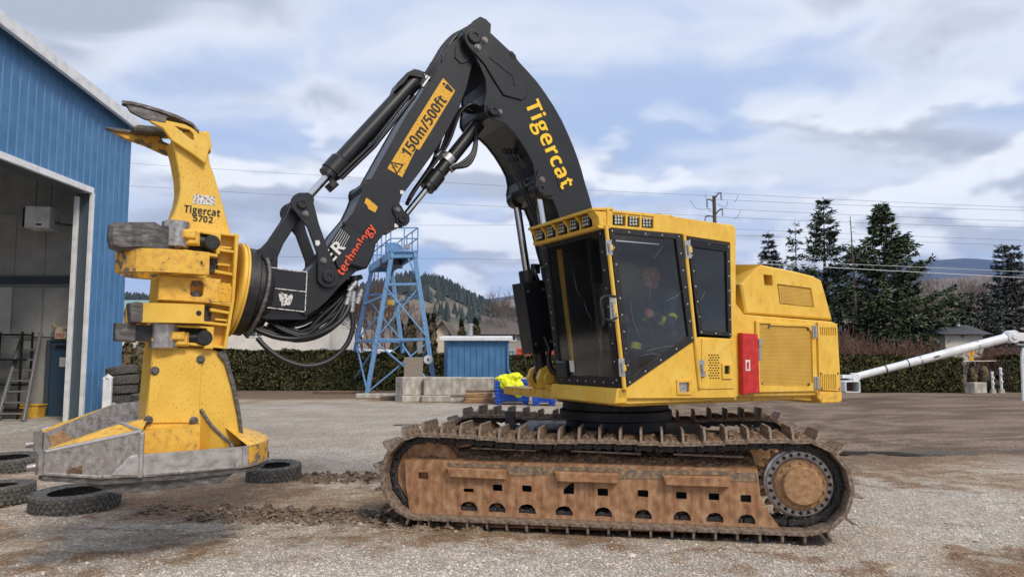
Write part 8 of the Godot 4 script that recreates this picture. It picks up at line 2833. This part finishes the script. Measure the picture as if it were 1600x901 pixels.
	var pn := MB.new()
	pn.prism(rect2(Vector2(0, cy), 0.32, 0.36, 0.12), 0.04, 0.06, 0.004)
	pn.box(Vector3(0, cy - 0.32, 0.05), Vector3(0.22, 0.2, 0.02), 0.003)
	obj("panel", pn, flat(rgb(226, 160, 36), 0.5), sg)
	var sy := MB.new()
	sy.prism(PackedVector2Array([Vector2(-0.05, cy + 0.1), Vector2(0.0, cy - 0.02), Vector2(0.05, cy + 0.1), Vector2(0.02, cy + 0.1), Vector2(0, cy + 0.05), Vector2(-0.02, cy + 0.1)]), 0.061, 0.064)
	sy.box(Vector3(0, cy - 0.04, 0.062), Vector3(0.03, 0.14, 0.004))
	obj("symbol", sy, M.black_ink, sg)
	for q in [[1549.5, 35.9, 1.02, "white standpipe in the hedge gap, left one"], [1563, 35.9, 1.22, "taller white standpipe beside the right hedge end"]]:
		var t := thing("standpipe", q[3], "standpipe", Transform3D(Basis(), gp.call(q[0], q[1])), "standpipes in the hedge gap")
		var bs := MB.new()
		bs.lathe([Vector2(0, 0), Vector2(0.15, 0), Vector2(0.11, 0.2), Vector2(0, 0.2)], Vector3.ZERO, UP, 16)
		obj("base", bs, M.concrete, t)
		var sf := MB.new()
		sf.lathe([Vector2(0.06, 0.2), Vector2(0.06, q[2] - 0.12), Vector2(0.075, q[2] - 0.11), Vector2(0.075, q[2] - 0.03), Vector2(0.05, q[2]), Vector2(0, q[2])], Vector3.ZERO, UP, 16)
		obj("pipe", sf, M.white_metal, t)
		var ot := MB.new()
		ot.cyl(Vector3(-0.02, q[2] - 0.3, 0.03), Vector3(0.0, q[2] - 0.3, 0.13), 0.05, -1.0, 12, 0.01)
		ot.cyl(Vector3(0, q[2] * 0.45, 0.03), Vector3(0.0, q[2] * 0.45, 0.12), 0.045, -1.0, 12, 0.01)
		obj("outlet", ot, M.white_metal, t)
	var rl := thing("gate_rail", "thin grey steel rail arching over the hedge gap", "rail", Transform3D(Basis(), gp.call(1493, 38.0)))
	var rb := MB.new()
	rb.tube(spline([Vector3(0, 1.85, 0), Vector3(0.25, 1.75, 0), Vector3(0.4, 1.4, 0), Vector3(0.42, 0.0, 0)], 5), 0.025, 8)
	rb.tube([Vector3(0.1, 1.5, 0), Vector3(2.4, 1.52, 0)], 0.022, 8)
	obj("tube", rb, M.zinc, rl)
	for x in [1.0, 2.4]:
		var ps := MB.new()
		ps.cyl(Vector3(x, 0, 0), Vector3(x, 1.52, 0), 0.025, -1.0, 8)
		obj("post", ps, M.zinc, rl)

func build_lines() -> void:
	var d := 68.0
	var top := at(1116, 306, d)
	var up := thing("utility_pole", "wooden utility pole with curved arms rising above the cab roof", "utility pole", Transform3D(Basis(), Vector3(top.x, 0, top.z)))
	var pl_ := MB.new()
	pl_.tube([Vector3(0, 0, 0), Vector3(0, top.y * 0.5, 0), Vector3(0, top.y, 0)], [0.22, 0.19, 0.16], 14)
	obj("pole", pl_, M.bark, up)
	var org := Vector3(top.x, 0, top.z)
	for q in [[1117, 311, 1122, 303, 1127, 301], [1114, 314, 1108, 311, 1105, 313], [1117, 337, 1123, 329, 1129, 326], [1114, 338, 1106, 337, 1102, 340]]:
		var arm_ := MB.new()
		arm_.tube(spline([at(q[0], q[1], d) - org, at(q[2], q[3], d) - org, at(q[4], q[5], d) - org], 5), 0.07, 8)
		obj("arm", arm_, M.dark_steel, up)
		var ins := MB.new()
		var e := at(q[4], q[5], d) - org
		for k in 5: ins.cyl(e - UP * (0.1 + 0.12 * k), e - UP * (0.16 + 0.12 * k), 0.08, -1.0, 10)
		obj("insulator", ins, M.dark_steel, up)
	# droppers linking the line ends at the pole
	for q in [[1103, 303, 1106, 325, 1119, 334], [1079, 313, 1090, 326, 1112, 326], [1137, 314, 1134, 324, 1121, 318], [1153, 304, 1152, 310, 1148, 316], [1158, 328, 1153, 338, 1148, 342]]:
		var jp := MB.new()
		jp.tube(spline([at(q[0], q[1], d) - org, at(q[2], q[3], d) - org, at(q[4], q[5], d) - org], 6), 0.02, 6)
		obj("jumper", jp, M.dark_steel, up)
	var wire: Material = M.link
	# power lines: [x, y] on the left, [x, y] on the right, sag in metres, what tells it apart
	var ws := [[-40, 238, 1116, 306, 0.25, 0.011, "overhead wire passing highest on the left, ending at the pole"], [-40, 274, 1105, 337, 0.25, 0.011, "overhead wire second from top on the left"],
		[640, 352, 1100, 351, 0.0, 0.011, "overhead wire level with the blue tower's railing"], [-40, 395, 1000, 408, 0.0, 0.011, "overhead wire passing just above the tower deck on the left"],
		[1116, 301, 1660, 326, 0.1, 0.013, "topmost overhead wire right of the pole"], [1105, 311, 1660, 330, 0.1, 0.013, "second overhead wire right of the pole"], [1129, 326, 1660, 347, 0.1, 0.013, "third overhead wire right of the pole"], [1102, 338, 1660, 357, 0.1, 0.013, "fourth overhead wire right of the pole"],
		[1000, 352, 1660, 378, 0.0, 0.011, "fifth overhead wire right of the pole, above the hood"], [1000, 362, 1660, 386, 0.0, 0.011, "sixth overhead wire right of the pole, above the hood"],
		[1000, 398, 1660, 427, 0.0, 0.012, "overhead cable crossing the spruces, upper of the low pair"], [1000, 402, 1660, 437, 0.0, 0.018, "thick overhead cable crossing the spruces, lowest of all"]]
	for q in ws:
		var dd := d
		var c0: Material = wire
		if q[6].contains("low") and q[1] > 390 and q[0] > 900: dd = 44.0
		var a := at(q[0], q[1], dd); var b := at(q[2], q[3], dd)
		var pts: Array = []
		for k in 25:
			var t := k / 24.0
			pts.append(a.lerp(b, t) - UP * q[4] * 4.0 * t * (1.0 - t) - a)
		var mb := MB.new()
		mb.tube(pts, q[5], 6, false)
		tag(obj("power_line", mb, M.white_metal if dd < 50.0 else wire, null, Transform3D(Basis(), a)), q[6], "power line", "overhead wires")
# ---------------------------------------------------------------- the operator
func nets(mb: MB, bones: Array, cell: float, k: float) -> void:
	# bones: [from, to, radius, radius]; joined by a smooth minimum and meshed as surface nets
	var lo := Vector3.ONE * 1e9; var hi := Vector3.ONE * -1e9
	for b in bones:
		for e in 2:
			var rr: Vector3 = Vector3.ONE * (b[2 + e] + cell * 3.0 + k)
			lo = lo.min(b[e] - rr); hi = hi.max(b[e] + rr)
	var nx := int((hi.x - lo.x) / cell) + 2; var ny := int((hi.y - lo.y) / cell) + 2; var nz := int((hi.z - lo.z) / cell) + 2
	var f := PackedFloat32Array()
	f.resize(nx * ny * nz)
	f.fill(1.0)
	for b in bones:
		var a: Vector3 = b[0]; var e: Vector3 = b[1]; var ra: float = b[2]; var rb: float = b[3]
		var d := e - a
		var dd := maxf(d.length_squared(), 1e-9)
		var m := Vector3.ONE * (maxf(ra, rb) + cell * 2.0 + k)
		var i0 := Vector3i(((a.min(e) - m - lo) / cell).floor()).clamp(Vector3i.ZERO, Vector3i(nx - 1, ny - 1, nz - 1))
		var i1 := Vector3i(((a.max(e) + m - lo) / cell).ceil()).clamp(Vector3i.ZERO, Vector3i(nx - 1, ny - 1, nz - 1))
		for z in range(i0.z, i1.z + 1):
			for y in range(i0.y, i1.y + 1):
				for x in range(i0.x, i1.x + 1):
					var p := lo + Vector3(x, y, z) * cell
					var t := clampf((p - a).dot(d) / dd, 0.0, 1.0)
					var v := p.distance_to(a + d * t) - lerpf(ra, rb, t)
					var q := (z * ny + y) * nx + x
					var o := f[q]
					var h := maxf(k - absf(o - v), 0.0) / k
					f[q] = minf(o, v) - h * h * k * 0.25
	var at_ := {}
	var vs: Array = []; var ns: Array = []
	var val := func(x, y, z): return f[(z * ny + y) * nx + x]
	for z in nz - 1:
		for y in ny - 1:
			for x in nx - 1:
				var i := (z * ny + y) * nx + x
				var c := [f[i], f[i + 1], f[i + nx], f[i + nx + 1], f[i + nx * ny], f[i + nx * ny + 1], f[i + nx * ny + nx], f[i + nx * ny + nx + 1]]
				var neg := 0
				for q in 8: if c[q] < 0.0: neg += 1
				if neg == 0 or neg == 8: continue
				var s := Vector3.ZERO; var n := 0
				for e in [[0, 1], [2, 3], [4, 5], [6, 7], [0, 2], [1, 3], [4, 6], [5, 7], [0, 4], [1, 5], [2, 6], [3, 7]]:
					var va: float = c[e[0]]; var vb: float = c[e[1]]
					if (va < 0.0) == (vb < 0.0): continue
					var t := va / (va - vb)
					var pa := Vector3(e[0] & 1, (e[0] >> 1) & 1, e[0] >> 2); var pb := Vector3(e[1] & 1, (e[1] >> 1) & 1, e[1] >> 2)
					s += pa.lerp(pb, t); n += 1
				at_[i] = vs.size()
				vs.append(lo + (Vector3(x, y, z) + s / n) * cell)
				ns.append(Vector3(c[1] + c[3] + c[5] + c[7] - c[0] - c[2] - c[4] - c[6], c[2] + c[3] + c[6] + c[7] - c[0] - c[1] - c[4] - c[5], c[4] + c[5] + c[6] + c[7] - c[0] - c[1] - c[2] - c[3]).normalized())
	for i in at_:
		var v0: float = f[i]
		for ax in [[1, nx, nx * ny], [nx, nx * ny, 1], [nx * ny, 1, nx]]:
			var v1: float = f[i + ax[0]]
			if (v0 < 0.0) == (v1 < 0.0): continue
			var q := [i, i - ax[1], i - ax[1] - ax[2], i - ax[2]]
			var ok := true
			for j in q: if not at_.has(j): ok = false
			if not ok: continue
			var w: Array = []
			for j in q: w.append(at_[j])
			mb.tri(vs[w[0]], vs[w[1]], vs[w[2]], ns[w[0]], ns[w[1]], ns[w[2]])
			mb.tri(vs[w[0]], vs[w[2]], vs[w[3]], ns[w[0]], ns[w[2]], ns[w[3]])

func build_operator() -> void:
	# local frame as U: facing -x, seated on the cab's seat at z = 0.85
	var fy := pt(U, 1.5, 970, 612).y
	var zc := 0.85
	var hip := Vector3(0.06, fy + 0.57, zc)
	var o := thing("person", "operator in dark jacket with yellow-green reflective bands seated in the cab", "person", Transform3D(U.basis, U * hip))
	var chest := Vector3(-0.02, 0.40, 0); var neck := Vector3(-0.08, 0.56, 0)
	var body := MB.new()
	var bones := [[Vector3(0, 0.0, -0.08), Vector3(0, 0.0, 0.08), 0.13, 0.13], [Vector3(0.0, 0.05, 0), Vector3(0.0, 0.22, 0), 0.145, 0.14], [Vector3(0.0, 0.22, 0), chest, 0.14, 0.15], [chest + Vector3(0, 0.02, -0.1), chest + Vector3(0, 0.02, 0.1), 0.12, 0.12],
		[chest + Vector3(-0.02, 0.08, 0), neck, 0.1, 0.062]]
	for s in [-1.0, 1.0]:
		var hp := Vector3(0, 0.0, 0.1 * s); var kn := Vector3(-0.44, 0.04, 0.15 * s); var an := Vector3(-0.52, -0.40, 0.14 * s)
		bones.append_array([[hp, kn, 0.095, 0.068], [kn, an, 0.066, 0.045], [an + Vector3(0, -0.09, 0), an + Vector3(-0.17, -0.12, 0), 0.05, 0.04], [an, an + Vector3(0, -0.09, 0), 0.05, 0.052]])
		var sh := chest + Vector3(0, 0.08, 0.19 * s); var el := Vector3(-0.10, 0.14, 0.27 * s); var wr := Vector3(-0.30, 0.20, 0.25 * s)
		if s > 0: wr = Vector3(-0.29, 0.25, 0.23)
		bones.append_array([[chest + Vector3(0, 0.07, 0.08 * s), sh, 0.1, 0.078], [sh, el, 0.072, 0.056], [el, wr, 0.056, 0.042]])
	nets(body, bones, 0.016, 0.05)
	obj("body", body, flat(rgb(44, 48, 62), 0.85), o)
	# head, turned down to the controls
	var hd := MB.new()
	var hb := Basis(Vector3(0, 0, 1), 0.32)
	hd.xf = Transform3D(hb, neck + Vector3(-0.02, 0.03, 0))
	nets(hd, [[Vector3(0.01, -0.06, 0), Vector3(0, 0.06, 0), 0.05, 0.05], [Vector3(0.012, 0.13, 0), Vector3(-0.015, 0.135, 0), 0.088, 0.084], [Vector3(-0.045, 0.055, 0), Vector3(-0.02, 0.08, 0), 0.05, 0.066], [Vector3(-0.09, 0.105, 0), Vector3(-0.112, 0.078, 0), 0.012, 0.016],
		[Vector3(-0.085, 0.122, -0.03), Vector3(-0.085, 0.122, 0.03), 0.016, 0.016], [Vector3(-0.085, 0.042, -0.016), Vector3(-0.085, 0.042, 0.016), 0.012, 0.012], [Vector3(0.012, 0.1, 0.082), Vector3(0.02, 0.125, 0.09), 0.014, 0.016], [Vector3(0.012, 0.1, -0.082), Vector3(0.02, 0.125, -0.09), 0.014, 0.016]], 0.006, 0.02)
	obj("head", hd, flat(rgb(186, 132, 108), 0.6), o)
	var ey := MB.new()
	ey.xf = hd.xf
	for s in [-1.0, 1.0]: ey.ell(Vector3(-0.09, 0.108, 0.03 * s), Vector3(0.008, 0.008, 0.011), 8, 6)
	obj("eyes", ey, flat(rgb(40, 34, 32), 0.3), o)
	var hr := MB.new()
	hr.xf = hd.xf
	nets(hr, [[Vector3(0.03, 0.16, 0), Vector3(-0.03, 0.182, 0), 0.082, 0.062], [Vector3(0.06, 0.11, 0), Vector3(0.05, 0.15, 0), 0.06, 0.07], [Vector3(0.03, 0.13, -0.06), Vector3(0.03, 0.13, 0.06), 0.045, 0.045], [Vector3(-0.085, 0.17, -0.03), Vector3(-0.08, 0.175, 0.04), 0.022, 0.024]], 0.008, 0.02)
	obj("hair", hr, flat(rgb(168, 112, 72), 0.8), o)
	# hands closed on the control levers
	for s in [-1.0, 1.0]:
		var wr := Vector3(-0.29, 0.25, 0.23) if s > 0 else Vector3(-0.30, 0.20, -0.25)
		var hn := MB.new()
		hn.xf = Transform3D(Basis(Vector3(0, 0, 1), -0.2), wr)
		var hbones := [[Vector3(0.0, 0, 0), Vector3(-0.04, 0.0, 0), 0.03, 0.032], [Vector3(-0.05, 0.024, 0), Vector3(-0.055, -0.026, 0), 0.026, 0.024]]
		for q in 4:
			var y := 0.03 - 0.02 * q
			var l: float = [0.036, 0.04, 0.037, 0.03][q]
			hbones.append_array([[Vector3(-0.07, y, 0.008 * s), Vector3(-0.07 - l * 0.7, y, 0.006 * s), 0.0095, 0.009], [Vector3(-0.07 - l * 0.7, y, 0.006 * s), Vector3(-0.075 - l * 0.75, y - 0.002, -0.024 * s), 0.009, 0.0085], [Vector3(-0.075 - l * 0.75, y - 0.002, -0.024 * s), Vector3(-0.058 - l * 0.4, y - 0.003, -0.042 * s), 0.0085, 0.008]])
		hbones.append_array([[Vector3(-0.03, 0.028, -0.014 * s), Vector3(-0.062, 0.05, -0.026 * s), 0.012, 0.0105], [Vector3(-0.062, 0.05, -0.026 * s), Vector3(-0.09, 0.048, -0.034 * s), 0.0105, 0.009]])
		nets(hn, hbones, 0.005, 0.006)
		obj("hand", hn, flat(rgb(190, 134, 110), 0.6), o)
	# reflective bands on sleeves and knee
	for q in [[Vector3(-0.06, 0.25, 0.245), Vector3(-0.075, 0.215, 0.255), 0.069], [Vector3(-0.06, 0.25, -0.245), Vector3(-0.075, 0.215, -0.255), 0.069], [Vector3(-0.47, -0.06, 0.147), Vector3(-0.485, -0.13, 0.145), 0.064], [Vector3(-0.19, 0.182, 0.262), Vector3(-0.225, 0.2, 0.255), 0.055]]:
		var bd := MB.new()
		bd.cyl(q[0], q[1], q[2], -1.0, 20)
		obj("reflective_band", bd, M.hivis, o)
